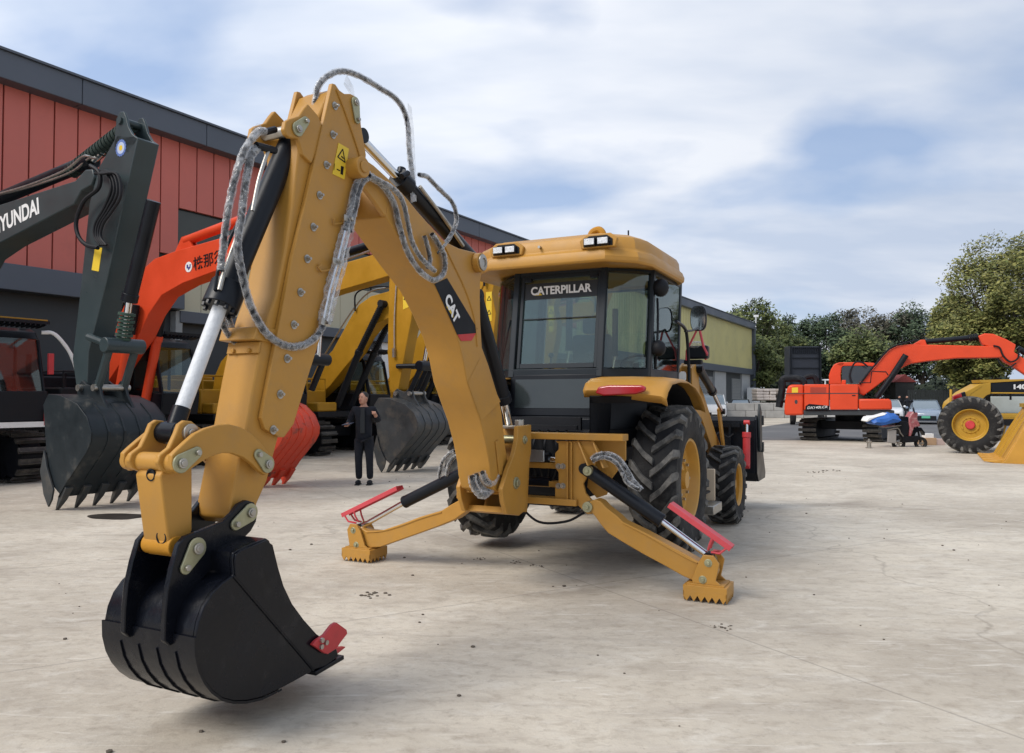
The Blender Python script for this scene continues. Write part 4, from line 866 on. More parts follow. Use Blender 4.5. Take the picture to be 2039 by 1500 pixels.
# ---- front loader
for s_ in (1, -1):
    l = .90*s_
    b = MB(); P = [(2.75, 1.95), (2.95, 2.02), (3.10, 1.90), (3.25, 1.2), (3.35, .7), (2.95, .7), (2.8, 1.2)]; b.prism([m(f, l, z) for f, z in P], R*.03*s_); b.prism([m(f, l-.14*s_, z) for f, z in P], R*.03*s_); b.build('loader_tower', Y, bh, bev=.006)
    b = MB(); P = [(2.86, 1.98), (3.0, 2.02), (3.7, 1.62), (4.35, 1.15), (4.98, .78), (5.02, .62), (4.88, .60), (4.2, .88), (3.6, 1.3), (2.85, 1.78)]; b.prism([m(f, l-.03*s_, z) for f, z in P], R*-.09*s_); b.build('loader_arm', Y, bh, bev=.008)
    b = MB(); P = [(4.2, 1.45), (4.32, 1.48), (4.6, .95), (4.5, .9)]; b.prism([m(f, l+.02*s_, z) for f, z in P], R*.03*s_); b.build('tipping_link', Y, bh, bev=.004)
    ram('loader_cylinder', m(4.35, l+.06*s_, 1.42), m(3.0, l+.06*s_, 1.95), m(3.75, l+.06*s_, 1.68), 0, .05, .026, bh)
b = MB(); P = [(4.95, 1.30), (5.0, 1.36), (5.12, 1.30), (5.35, 1.05), (5.75, .50), (5.70, .42), (5.10, .42), (4.96, .55)]
BW = 1.32
b.prism([m(f, BW, z) for f, z in P], R*-.03); lb_ = b.build('loader_bucket', BLK, bh, bev=.006)
b = MB(); b.prism([m(f, -BW, z) for f, z in P], R*.03); b.build('side_plate', BLK, lb_, bev=.004)
b = MB(); P2 = [(5.0, 1.34), (4.95, 1.28), (4.95, .55), (5.08, .42), (5.72, .41), (5.72, .44), (5.12, .46), (4.99, .57), (4.99, 1.28)]; b.prism([m(f, BW-.03, z) for f, z in P2], R*-(2*BW-.06)); b.build('bucket_back', BLK, lb_, bev=.004)
b = MB(); P3 = [(4.86, .60), (4.86, 1.24), (4.95, 1.24), (4.95, .60)]
for l in (-.95, -.4, .4, .95): b.prism([m(f, l, z) for f, z in P3], R*.03)
b.box(m(4.9, 0, 1.22), R*1.1, F*.03, U*.03); b.build('bucket_rib', BLK, lb_)
b = MB(); b.prism([m(f, BW+.035, z) for f, z in ((5.06, 1.52), (5.20, 1.40), (5.22, .88), (5.05, .84), (4.98, 1.25), (5.0, 1.42))], R*-.03); b.box(m(5.25, BW+.02, 1.28), R*.03, F*.05, U*.07); b.box(m(5.24, BW+.02, .9), R*.03, F*.05, U*.07); b.build('fork_carriage', DGB, lb_, bev=.006)
rc = ram('clam_cylinder', m(4.86, 1.20, 1.26), m(4.80, 1.20, .66), m(4.84, 1.20, 1.12), 0, .05, .022, bh, barrel=RED)
b = MB()
for z_ in (1.1, 1.02): b.cyl(m(4.82, -.6, z_), m(4.82, .6, z_), .014, n=8)
b.build('pipe', STL, lb_)
b = MB(); b.tube([m(4.7, .75, 1.0), m(4.75, .85, 1.12), m(4.8, .95, 1.05), m(4.8, 1.03, 1.1)], .012, n=6); b.tube([m(4.6, .7, .9), m(4.7, .9, .75), m(4.78, 1.03, .72)], .012, n=6); b.build('hose', BM, bh)
b = MB(); b.box(m(4.2, .55, 1.36), R*.03, F*.04, U*.07); b.build('red_coupler', PINK, bh, bev=.01)
# ------------------------------------------------------------------ excavators parked nose out in front of the warehouse
def exc_base(name, s0, p0, label, body, deck, scale=1, M=None, group='excavators parked in a row before the warehouse', cabm=None, guard=True, tyaw=0, stripe=None, lowm=None):
    """local axes: x forward (towards the yard), y left, z up"""
    if M is None:
        a = -WP; l = WD; o = W(s0, p0); M = Matrix(((a.x, l.x, 0, o.x), (a.y, l.y, 0, o.y), (0, 0, 1, 0), (0, 0, 0, 1)))
    t = thing(name, None, label, 'excavator', group, M=M)
    T = lambda x, y, z: M @ Vector((x*scale, y*scale, z*scale))
    V = lambda x, y, z: M.to_3x3() @ Vector((x*scale, y*scale, z*scale))
    Mt = Matrix.Rotation(tyaw, 3, 'Z')
    TT = lambda x, y, z: M @ ((Mt @ Vector((x, y, z)))*scale)
    VT = lambda x, y, z: M.to_3x3() @ ((Mt @ Vector((x, y, z)))*scale)
    # crawler tracks
    for sy in (-1, 1):
        yc = 1.2*sy; r = .44; hl = 1.72; b = MB()
        path = []; per = 2*pi*r+4*hl; n = 46
        for i in range(n):
            d = per*i/n
            if d < 2*hl: x, z, ang = -hl+d, 2*r, 0
            elif d < 2*hl+pi*r: a_ = (d-2*hl)/r; x, z, ang = hl+r*sin(a_), r+r*cos(a_), -a_
            elif d < 4*hl+pi*r: x, z, ang = hl-(d-2*hl-pi*r), 0, pi
            else: a_ = (d-4*hl-pi*r)/r; x, z, ang = -hl-r*sin(a_), r-r*cos(a_), pi-a_
            z += .035
            ca, sa = cos(ang), sin(ang)
            b.box(TT(x, yc, z), VT(ca*.055, 0, sa*.055), VT(0, .30, 0), VT(-sa*.02, 0, ca*.02))
            b.box(TT(x-sa*.03+ca*.03, yc, z+ca*.03+sa*.03), VT(ca*.010, 0, sa*.010), VT(0, .30, 0), VT(-sa*.022, 0, ca*.022))
        tr = b.build('crawler_track', TRK, t, ang=20)
        b = MB(); pts = []
        for i in range(9): a_ = -pi/2+pi*i/8; pts.append((hl*.98+cos(a_)*(r-.06), r+sin(a_)*(r-.06)))
        for i in range(9): a_ = pi/2+pi*i/8; pts.append((-hl*.98+cos(a_)*(r-.06), r+sin(a_)*(r-.06)))
        b.prism([TT(x, yc-.16, z+.02) for x, z in pts], VT(0, .32, 0)); b.build('track_frame', BM, tr)
        b = MB()
        for i in range(8): b.cyl(TT(-1.45+i*.415, yc-.2, .2), TT(-1.45+i*.415, yc+.2, .2), .11*scale, n=14)
        b.cyl(TT(hl, yc-.2, r), TT(hl, yc+.2, r), .34*scale); b.cyl(TT(-hl, yc-.2, r), TT(-hl, yc+.2, r), .34*scale); b.build('roller', BM, tr)
    b = MB(); b.box(TT(0, 0, .62), VT(1.0, 0, 0), VT(0, .95, 0), VT(0, 0, .16)); b.cyl(TT(0, 0, .75), TT(0, 0, 1.08), .62*scale, n=28); b.build('undercarriage', BM, t, bev=.02)
    # upper structure
    lw = lowm or BM
    b = MB(); b.box(T(-.35, 0, 1.14), V(2.2, 0, 0), V(0, 1.32, 0), V(0, 0, .08)); b.build('deck', lw, t, bev=.02)
    b = MB(); P = [(-2.9, -.95), (-2.75, -1.32), (-2.0, -1.34), (-2.0, 1.34), (-2.75, 1.32), (-2.9, .95)]
    b.prism([T(x, y, 1.08) for x, y in P], V(0, 0, 1.02)); b.build('counterweight', body, t, bev=.10, seg=3)
    b = MB(); b.box(T(-1.15, 0, 1.66), V(.84, 0, 0), V(0, 1.30, 0), V(0, 0, .43)); b.box(T(-1.35, .1, 2.14), V(.5, 0, 0), V(0, .7, 0), V(0, 0, .06)); b.build('engine_hood', body, t, bev=.04)
    b = MB(); b.box(T(.55, -.92, 1.52), V(.82, 0, 0), V(0, .40, 0), V(0, 0, .30)); b.box(T(1.6, -.92, 1.35), V(.21, 0, 0), V(0, .38, 0), V(0, 0, .13)); b.build('side_tank', deck, t, bev=.04)
    b = MB(); b.cyl(T(-1.2, -.6, 2.1), T(-1.2, -.6, 2.6), .06*scale, n=12); b.build('exhaust', BM, t)
    b = MB(); b.tube([T(1.35, -.55, 1.5), T(1.35, -.55, 2.15), T(.2, -.55, 2.15), T(.2, -.55, 1.8)], .02*scale, n=6, seg=1); b.tube([T(1.35, -1.25, 1.5), T(1.35, -1.25, 2.15), T(.2, -1.25, 2.15)], .02*scale, n=6, seg=1); b.tube([T(1.35, -1.25, 2.15), T(1.35, -.55, 2.15)], .02*scale, n=6, seg=1); b.build('handrail', deck, t)
    cm = cabm or BLK
    x0, x1, y0, y1 = .35, 2.15, .38, 1.32
    P = [(x0, 1.24), (x1+.05, 1.24), (x1+.1, 1.7), (x1-.12, 2.6), (x1-.28, 2.86), (x1-.5, 2.93), (x0+.1, 2.93), (x0, 2.82)]
    b = MB()
    for ya in (y0, y1-.04): b.prism([T(x, ya, z) for x, z in [(x0, 1.24), (x1+.05, 1.24), (x1+.1, 1.7), (x0, 1.8)]], V(0, .04, 0)); b.prism([T(x, ya, z) for x, z in [(x0, 2.72), (x1-.17, 2.72), (x1-.28, 2.86), (x1-.5, 2.93), (x0+.1, 2.93), (x0, 2.82)]], V(0, .04, 0)); b.prism([T(x, ya, z) for x, z in [(x0, 1.8), (x0+.12, 1.8), (x0+.12, 2.75), (x0, 2.75)]], V(0, .04, 0)); b.prism([T(x, ya, z) for x, z in [(x1-.02, 1.72), (x1+.1, 1.7), (x1-.14, 2.72), (x1-.26, 2.72)]], V(0, .04, 0)); b.prism([T(x, ya, z) for x, z in [(1.15, 1.78), (1.23, 1.78), (1.23, 2.74), (1.15, 2.74)]], V(0, .04, 0))
    b.prism([T(x0, y0, 2.93), T(x1-.45, y0, 2.93), T(x1-.28, y0, 2.86), T(x1-.3, y0, 2.80), T(x0, y0, 2.80)], V(0, y1-y0, 0))
    b.prism([T(x1+.05, y0, 1.24), T(x1+.1, y0, 1.7), T(x1+.04, y0, 1.72), T(x1, y0, 1.24)], V(0, y1-y0, 0)); b.prism([T(x0, y0, 1.24), T(x0, y0, 2.9), T(x0+.04, y0, 2.9), T(x0+.04, y0, 1.24)], V(0, y1-y0, 0))
    b.prism([T(x1-.17, y0, 2.72), T(x1-.28, y0, 2.86), T(x1-.33, y0, 2.86), T(x1-.22, y0, 2.72)], V(0, y1-y0, 0))
    b.build('cab', cm, t, bev=.012)
    b = MB(); b.add([T(x1+.06, y0+.04, 1.72), T(x1+.06, y1-.04, 1.72), T(x1-.18, y1-.04, 2.72), T(x1-.18, y0+.04, 2.72)], [(0, 1, 2, 3)])
    for ya in (y0+.02, y1-.02): b.add([T(x0+.1, ya, 1.8), T(x1+.02, ya, 1.74), T(x1-.22, ya, 2.72), T(x0+.1, ya, 2.74)], [(0, 1, 2, 3)])
    b.build('cab_glass', GLS, t)
    b = MB(); b.box(T(1.0, .85, 1.75), V(.25, 0, 0), V(0, .25, 0), V(0, 0, .09)); b.box(T(.78, .85, 2.1), V(.08, 0, 0), V(0, .24, 0), V(0, 0, .36)); b.build('seat', SEAT, t, bev=.03)
    if guard:
        b = MB()
        for k in range(10): b.box(T(x1+.02, y0+.06+k*.09, 2.96), V(.16, 0, .02), V(0, .012, 0), V(0, 0, .025))
        b.box(T(x1+.16, .85, 3.02), V(.02, 0, 0), V(0, .48, 0), V(0, 0, .03)); b.box(T(x1-.2, .85, 3.0), V(.02, 0, 0), V(0, .48, 0), V(0, 0, .03)); b.build('roof_guard', cm, t)
    b = MB(); b.box(T(1.55, y0-.02, 3.03), V(.06, 0, 0), V(0, .07, 0), V(0, 0, .05)); b.box(T(1.62, y1-.1, 3.03), V(.06, 0, 0), V(0, .07, 0), V(0, 0, .05)); b.build('work_lamp', LAMP, t, bev=.01)
    return t, T, V
def exc_arm(t, T, V, boomP, stickP, bm, scol, off=17.2, bw=.40, sw=.34, fold=None, name2='stick', yc=0):
    """profiles are (p, z) with p measured from the yard line, so x = off - p"""
    b = MB(); b.prism([T(off-p, yc-bw/2, z) for p, z in boomP], V(0, bw, 0)); bo_ = b.build('boom', bm, t, bev=.015)
    b = MB(); b.prism([T(off-p, yc-sw/2, z) for p, z in stickP], V(0, sw, 0)); sk = b.build('stick', scol, t, bev=.012)
    return bo_, sk
def exc_ram(name, T, pa, pg, pb, rb, rr, t, off=17.2, y=0, mb=BLK, boot=False, mr=CHR):
    A, G, B_ = (T(off-p[0], y, p[1]) for p in (pa, pg, pb)); b = MB(); b.cyl(G, B_, rb, n=18); b.cyl(G, G+(B_-G).normalized()*.12, rb*1.15, n=18)
    c_ = b.build(name, mb, t, bev=.006)
    b = MB(); b.cyl(A, G, rr, n=14)
    if boot:
        n_ = 26
        for i in range(n_): q = A.lerp(G, (i+.5)/n_); d_ = (G-A).normalized(); b.cyl(q-d_*.015, q+d_*.015, rb*.95, n=14)
    b.build('rod', BM if boot else mr, c_)
    return c_
BKP = [(11.36, 1.66), (11.05, 1.64), (10.64, 1.52), (10.40, 1.34), (10.29, 1.13), (10.30, 1.0), (10.39, .86), (10.83, .44), (11.02, .24), (11.28, .40), (11.38, .83), (11.48, 1.5)]
def exc_bucket(t, T, V, dp, dz, mt, off=17.2, w=1.2, toothm=None, rot=0, nt=5, yc=0):
    T_in = T; T = lambda x, y, z: T_in(x, y+yc, z)
    cx_, cz_ = 10.95, 1.6
    def q(p, z):
        x, y = p-cx_, z-cz_; x, y = x*cos(rot)-y*sin(rot), x*sin(rot)+y*cos(rot); return off-(cx_+x+dp), cz_+y+dz
    def TP(p, z, y): a, c_ = q(p, z); return T(a, y, c_)
    side_ = BKP; h = w/2
    b = MB(); b.prism([TP(p, z, -h) for p, z in side_], V(0, .025, 0)); bk_ = b.build('bucket', mt, t, bev=.004)
    b = MB(); b.prism([TP(p, z, h-.025) for p, z in side_], V(0, .025, 0)); b.build('side_plate', mt, bk_)
    sh = BKP[0:9]; n = len(sh); b = MB()
    o_ = [TP(p, z, -h+.01) for p, z in sh]; i_ = [TP(p+(10.9-p)*.05, z+(1.0-z)*.05, -h+.01) for p, z in sh]; wv = V(0, w-.02, 0)
    b.add(o_+[v+wv for v in o_]+i_+[v+wv for v in i_], [(i, i+n, i+1+n, i+1) for i in range(n-1)]+[(i+2*n, i+1+2*n, i+1+3*n, i+3*n) for i in range(n-1)])
    b.build('shell', mt, bk_, ang=50)
    b = MB()
    for k in range(1, 5):
        y = -h+w*k/5; P = [TP(p+(p-10.9)*.02, z+(z-1.0)*.02, y) for p, z in sh[2:8]]; P2 = [TP(p, z, y) for p, z in sh[2:8]]; b.prism(P+P2[::-1], V(0, .03, 0))
    b.box(TP(10.93, .33, 0), V(0, h+.01, 0), (TP(10.80, .47, 0)-TP(11.03, .22, 0))*.5, V(.012, 0, .012)); b.build('wear_strip', mt, bk_)
    for k in range(nt):
        y = -h+.06+(w-.12)*k/(nt-1); A = TP(10.98, .28, y); Q = TP(11.19, .0, y); d_ = (Q-A).normalized(); n_ = V(0, 1, 0).normalized(); e_ = d_.cross(n_)
        b = MB(); b.add([A+n_*.055+e_*.05-d_*.1, A-n_*.055+e_*.05-d_*.1, A-n_*.055-e_*.05-d_*.1, A+n_*.055-e_*.05-d_*.1, A+n_*.045+e_*.05+d_*.12, A-n_*.045+e_*.05+d_*.12, A-n_*.045-e_*.04+d_*.12, A+n_*.045-e_*.04+d_*.12, Q+n_*.022+e_*.01, Q-n_*.022+e_*.01, Q-n_*.022-e_*.005, Q+n_*.022-e_*.005], [(0, 1, 2, 3), (11, 10, 9, 8)]+[(i+4*r_, i+4+4*r_, (i+1) % 4+4+4*r_, (i+1) % 4+4*r_) for r_ in range(2) for i in range(4)]); b.build('tooth', toothm or mt, bk_, bev=.004)
    for sy in (-1, 1):
        P = [(11.37, .85), (11.30, .62), (11.12, .30), (11.16, .16), (11.24, .05), (11.36, .22), (11.46, .55)]
        b = MB(); b.prism([TP(p, z, sy*(h+.012)-(.03 if sy < 0 else 0)) for p, z in P], V(0, .03, 0)); b.build('side_cutter', toothm or mt, bk_, bev=.005)
    for y in (-.2, .2):
        P = [(11.30, 1.62), (11.28, 1.78), (11.18, 1.86), (11.05, 1.80), (10.95, 1.78), (10.86, 1.86), (10.75, 1.82), (10.70, 1.66), (10.55, 1.45), (11.0, 1.6)]
        b = MB(); b.prism([TP(p, z, y-.02) for p, z in P], V(0, .04, 0)); b.build('bucket_ear', mt, bk_, bev=.006)
    b = MB(); b.cyl(TP(11.18, 1.75, -.28), TP(11.18, 1.75, .28), .05); b.cyl(TP(10.80, 1.75, -.28), TP(10.80, 1.75, .28), .05); b.build('pin', STL, bk_)
    return q
LINKM = DG
def exc_link(T, V, t, top, pinb, stickpt, mt, off=17.2):
    for y in (-.2, .2):
        b = MB(); A = T(off-top[0], y, top[1]); B_ = T(off-pinb[0], y, pinb[1]); b.cyl(A, B_, .06, n=8); C_ = T(off-stickpt[0], y, stickpt[1]); b.cyl(A, C_, .055, n=8); b.build('link', mt, t, bev=.004)
    b = MB(); b.cyl(T(off-top[0], -.30, top[1]), T(off-top[0], .30, top[1]), .11, n=16); b.build('link_pin', mt, t, bev=.01)
# first: the dark green grey one, arm raised high
t1, T1, V1 = exc_base('excavator', 6.8, 17.2, 'dark grey-green excavator at the left edge, its upright stick bearing a round badge', BLK, BLK, cabm=BLK)
S1 = 6.8
def pz(px, py, s_): v = onp(px, py, W(s_, 0), WD); return (v.dot(WP), v.z)
boomP = [(17.0, 1.9), (16.6, 2.35), (15.6, 4.2), (15.1, 4.62), (14.6, 4.76), (13.6, 4.78), (11.46, 4.87), (11.2, 5.0), (11.02, 4.98), (10.98, 4.86), (11.05, 4.75), (11.30, 4.70), (11.49, 4.52), (13.58, 4.15), (14.2, 3.98), (14.6, 3.6), (15.3, 2.6), (16.0, 1.75), (16.6, 1.5)]
stickP = [(10.30, 5.36), (10.48, 5.40), (10.91, 5.0), (11.14, 4.48), (11.31, 3.35), (11.51, 2.19), (11.40, 1.78), (11.25, 1.70), (11.12, 1.80), (11.10, 2.29), (10.68, 3.3), (10.31, 4.37), (9.99, 5.27), (10.06, 5.31)]
bo1, sk1 = exc_arm(t1, T1, V1, boomP, stickP, DG, DG)
q0 = pz(-22, 452, S1-.2); q1_ = pz(78, 406, S1-.2)
tp0 = T1(17.2-q0[0], -.2, q0[1]); tp1 = T1(17.2-q1_[0], -.2, q1_[1])
tb0 = T1(17.2-pz(2, 463, S1-.2)[0], -.2, pz(2, 463, S1-.2)[1]); tb1 = T1(17.2-pz(80, 425, S1-.2)[0], -.2, pz(80, 425, S1-.2)[1])
dirv = (tb1-tb0).normalized(); hh_ = .27
text('lettering', 'HYUNDAI', WHD, bo1, tb1-dirv*((tb1-tb0).length*7/6+.02), dirv, V1(0, 0, 1), height=hh_, width=(tb1-tb0).length*7/6, bold=.03)
b = MB()
for y in (-.17, .13): b.prism([T1(17.2-p, y, z) for p, z in ((10.54, 5.20), (10.53, 5.44), (10.50, 5.64), (10.42, 5.73), (10.33, 5.72), (10.27, 5.62), (10.22, 5.48), (10.12, 5.35), (9.99, 5.27), (10.2, 5.1))], V1(0, .04, 0))
b.build('cylinder_lug', DG, sk1, bev=.006)
b = MB(); b.cyl(T1(17.2-10.40, -.2, 5.60), T1(17.2-10.40, .2, 5.60), .055, n=16); b.build('lug_pin', DG, sk1)
# gear badge
gc = T1(17.2-pz(241, 295, S1-.17)[0], -.172, pz(241, 295, S1-.17)[1]); nx = V1(0, -1, 0).normalized(); ux = V1(1, 0, 0).normalized()
def disc(b, c_, r_, nx, ux, th, n=32, teeth=0):
    P = [c_+(ux*cos(2*pi*i/n)+U*sin(2*pi*i/n))*r_*(1+(teeth if (i % 2) else 0)) for i in range(n)]; b.prism(P, nx*th)
b = MB(); disc(b, gc, .115, nx, ux, .002, 32, .12); b.build('gear_badge', mat('badge_blue', (.10, .17, .42), .5), sk1)
b = MB(); disc(b, gc+nx*.002, .085, nx, ux, .001); b.build('badge_ring', mat('badge_pale', (.45, .52, .68), .5), sk1)
b = MB(); disc(b, gc+nx*.003, .04, nx, ux, .001); b.build('badge_centre', YDC, sk1)
b = MB(); P = [pz(x, y, S1-.17) for x, y in ((190, 492), (204, 494), (197, 541), (183, 538))]; b.prism([T1(17.2-p, -.172, z) for p, z in P], nx*.004); b.build('warning_label', YDC, sk1)
exc_ram('stick_cylinder', T1, (10.40, 5.60), (11.35, 5.22), (14.3, 4.95), .11, .06, t1)
b = MB(); A = T1(17.2-10.42, 0, 5.58); B_ = T1(17.2-11.9, 0, 5.13)
for i in range(40):
    q = A.lerp(B_, (i+.5)/40); d_ = (B_-A).normalized(); b.cyl(q-d_*.014, q+d_*.014, .105+.012*(i % 2), n=14)
b.build('rod_cover', mat('net_green', (.015, .03, .024), .8, var=.5, vscale=30, bump=.5), t1)
exc_ram('bucket_cylinder', T1, (10.52, 2.42), (10.40, 3.0), (9.86, 4.40), .10, .05, t1, mb=BLK)
b = MB(); A = T1(17.2-10.52, 0, 2.45); B_ = T1(17.2-10.44, 0, 2.85)
for i in range(8): q = A.lerp(B_, i/8); b.cyl(q, q+(B_-A)*.09, .10+.02*(i % 2), n=14)
b.build('rod_cover', mat('rag_green', (.03, .06, .045), .9, var=.5, vscale=20), t1)
exc_link(T1, V1, t1, (10.52, 2.36), (10.80, 1.75), (11.05, 2.5), DG)
for k in range(4):
    pts = [(185+k*4, 345), (205+k*8, 340+k*2), (218+k*6, 370+k*6), (205+k*4, 410+k*4), (186+k*5, 445), (184+k*4, 470), (196+k*4, 488)]
    P = [pz(x, y, S1-.3-.02*k) for x, y in pts]; b = MB(); b.tube([T1(17.2-p, -.27-.02*k, z) for p, z in P], .022, n=7); b.build('hose', BM, t1)
P = [pz(x, y, S1-.3) for x, y in ((180, 330), (198, 345), (196, 375), (168, 400), (152, 440), (156, 470), (172, 488), (195, 494))]; b = MB(); b.tube([T1(17.2-p, -.3, z) for p, z in P], .03, n=8); b.build('hose', BM, t1)
for dz_ in (0, .10):
    b = MB(); b.tube([T1(17.2-14.6, -.1-dz_, 5.0-dz_*.3), T1(17.2-13, -.1-dz_, 5.0-dz_*.3), T1(17.2-11.8, -.1-dz_, 5.06), T1(17.2-11.3, -.1-dz_, 5.2), T1(17.2-11.0, -.15-dz_, 5.15)], .02, n=6); b.build('pipe', STL, t1)
exc_bucket(t1, T1, V1, 0, 0, DGB, toothm=BWORN)
b = MB(); b.box(T1(2.05, .85, 3.06), V1(.14, 0, 0), V1(0, .52, 0), V1(0, 0, .03)); b.build('cab_visor', YE, t1, bev=.01)
b = MB(); b.prism([T1(2.3, -1.3, 1.06), T1(2.3, 1.34, 1.06), T1(2.3, 1.34, 1.16), T1(2.3, -1.3, 1.16)], V1(-.1, 0, 0)); b.build('deck_stripe', WHT, t1)
b = MB(); b.box(T1(1.9, .85, 1.45), V1(.36, 0, 0), V1(0, .50, 0), V1(0, 0, .28)); b.build('front_guard', BM, t1, bev=.02)
b = MB(); b.box(T1(2.30, 1.30, 1.25), V1(.02, 0, 0), V1(0, .03, 0), V1(0, 0, .16)); b.build('red_strip', RED, t1); b = MB(); b.box(T1(2.25, 1.40, 2.25), V1(.03, 0, 0), V1(0, .05, 0), V1(0, 0, .2)); b.build('marker_lamp', RED, t1, bev=.01)
b = MB(); b.tube([T1(2.1, 1.3, 2.85), T1(2.2, 1.5, 2.82), T1(2.3, 1.75, 2.45), T1(2.35, 1.9, 1.9), T1(2.35, 1.95, 1.35)], .035, n=8, wob=.15); b.build('wrapped_mirror_arm', WHT, t1)
# second: the orange red one
BOOMT = [(16.75, 2.15), (16.5, 2.55), (15.9, 3.0), (15.21, 3.93), (14.9, 4.28), (14.45, 4.50), (13.76, 4.60), (12.4, 4.72), (11.1, 4.88), (10.75, 4.86), (10.62, 4.62), (10.76, 4.36), (11.35, 4.26), (12.56, 4.08), (13.53, 3.92), (14.2, 3.72), (14.62, 3.35), (14.95, 2.9), (15.35, 2.55), (16.0, 1.95), (16.5, 1.6), (16.8, 1.8)]
STICKT = [(10.35, 5.35), (10.5, 5.42), (10.75, 5.1), (10.95, 4.7), (10.98, 4.19), (11.02, 2.63), (10.95, 1.80), (10.82, 1.68), (10.70, 1.80), (10.63, 2.13), (10.50, 2.73), (10.36, 3.3), (10.30, 3.8), (10.42, 4.3), (10.30, 4.75), (10.12, 5.2), (10.2, 5.38)]
t2, T2, V2 = exc_base('excavator', 10.2, 17.2, 'orange-red excavator with black Chinese characters on its arched boom and a scuffed red bucket', BM, BM, cabm=BLK)
bo2, sk2 = exc_arm(t2, T2, V2, BOOMT, STICKT, OR, OR)
exc_ram('stick_cylinder', T2, (10.35, 5.30), (11.4, 5.16), (13.7, 4.83), .10, .05, t2, mb=OR)
b = MB()
for y in (-.06, .06): b.prism([T2(17.2-p, y-.02, z) for p, z in ((14.0, 4.55), (13.75, 4.90), (13.6, 4.92), (13.35, 4.62))], V2(0, .04, 0))
b.build('cylinder_lug', OR, bo2)
for y in (-.32, .32): exc_ram('boom_cylinder', T2, (14.9, 3.55), (15.05, 2.95), (15.5, 1.35), .10, .05, t2, y=y, mb=OR, boot=True)
exc_ram('bucket_cylinder', T2, (10.0, 2.3), (9.95, 3.0), (10.05, 4.6), .09, .045, t2)
exc_link(T2, V2, t2, (10.05, 2.3), (10.35, 1.75), (10.62, 2.4), BLK)
def onboom(T, s0, px, py, y=-.2): p, z = pz(px, py, s0+y); return T(17.2-p, y-.004, z)
a_, c_ = onboom(T2, 10.2, 386, 540), onboom(T2, 10.2, 448, 521)
text('lettering', '株那須', DBK, bo2, a_, c_-a_, V2(0, 0, 1), height=.27, width=(c_-a_).length, bold=.008)
lc = onboom(T2, 10.2, 376, 532); nx2 = V2(0, -1, 0).normalized(); ux2 = V2(1, 0, 0).normalized()
b = MB(); disc(b, lc, .105, nx2, ux2, .003, 28); b.build('round_emblem', WHD, bo2)
b = MB(); b.prism([lc+nx2*.004+ux2*x_+U*z_ for x_, z_ in ((-.06, .05), (-.01, .05), (-.01, 0), (.03, 0), (.03, .05), (.07, .05), (.06, -.02), (0, -.07), (-.02, -.03), (-.06, -.02))], nx2*.001); b.build('emblem_mark', mat('emblem_navy', (.05, .05, .22), .5), bo2)
exc_bucket(t2, T2, V2, -.20, -.05, ORB, w=.86, nt=4, yc=-.28)
# third to fifth: yellow ones
def yellow(name, s0, label, bmat, bkm, dp=-.47):
    t, T, V = exc_base(name, s0, 17.2, label, YE, YE, cabm=BLK)
    bo_, sk = exc_arm(t, T, V, BOOMT, STICKT, bmat, bmat)
    exc_ram('stick_cylinder', T, (10.35, 5.30), (11.4, 5.16), (13.7, 4.83), .10, .05, t, mb=BLK)
    for y in (-.32, .32): exc_ram('boom_cylinder', T, (13.95, 4.2), (14.75, 2.95), (15.6, 1.35), .10, .05, t, y=y, mb=BLK, boot=True)
    b = MB(); b.cyl(T(17.2-13.93, -.42, 4.24), T(17.2-13.93, .42, 4.24), .10, n=16); b.build('cylinder_pin', BM, t)
    exc_ram('bucket_cylinder', T, (10.15, 2.3), (10.0, 3.0), (9.98, 4.6), .10, .045, t)
    exc_link(T, V, t, (10.05, 2.3), (10.35, 1.75), (10.72, 2.3), BLK)
    exc_bucket(t, T, V, dp, -.05, bkm, w=1.25)
    b = MB(); P = [(10.60, 4.35), (10.42, 4.35), (10.42, 3.6), (10.58, 3.55)]; b.prism([T(17.2-p, -.172, z) for p, z in P], V(0, -.004, 0)); b.build('warning_label', YDC, sk)
    b = MB()
    for zc in (4.18, 3.82): 
        c3 = T(17.2-10.5, -.178, zc); ux3 = V(1, 0, 0).normalized(); P3 = [c3+ux3*x_+U*z_ for x_, z_ in ((-.06, -.05), (.06, -.05), (0, .06))]
        for i in range(3): b.cyl(P3[i], P3[(i+1) % 3], .008, n=5)
    b.build('warning_symbol', DBK, sk)
    b = MB(); b.tube([T(17.2-16.3, -.1, 2.9), T(17.2-15.3, -.12, 4.05), T(17.2-14.6, -.12, 4.62), T(17.2-13.8, -.12, 4.72), T(17.2-12.4, -.12, 4.82), T(17.2-11.2, -.14, 5.0), T(17.2-10.7, -.2, 4.9), T(17.2-10.6, -.24, 4.5)], .025, n=6); b.build('pipe', STL, t)
    b = MB(); b.tube([T(17.2-11.3, -.22, 4.9), T(17.2-11.0, -.3, 5.25), T(17.2-10.6, -.3, 5.0), T(17.2-10.6, -.26, 4.5)], .028, n=7); b.build('hose', BM, t); b = MB(); b.tube([T(17.2-11.4, -.15, 4.9), T(17.2-11.1, -.2, 5.35), T(17.2-10.5, -.2, 5.2)], .028, n=7); b.build('hose', BM, t); b = MB(); b.tube([T(17.2-15.0, -.24, 4.1), T(17.2-14.9, -.3, 4.6), T(17.2-14.3, -.26, 4.75), T(17.2-13.6, -.2, 4.7)], .025, n=6); b.build('hose', BM, t)
    b = MB(); b.tube([T(17.2-10.75, -.18, 4.4), T(17.2-10.8, -.2, 3.4), T(17.2-10.8, -.2, 2.7)], .018, n=6); b.box(T(17.2-10.8, -.21, 2.6), V(.03, 0, 0), V(0, .03, 0), V(0, 0, .1)); b.build('steel_pipe', STL, sk)
    return t
t3 = yellow('excavator', 13.55, 'yellow excavator behind the man, third in the row, its dark bucket standing on the concrete', YE, BWORN)
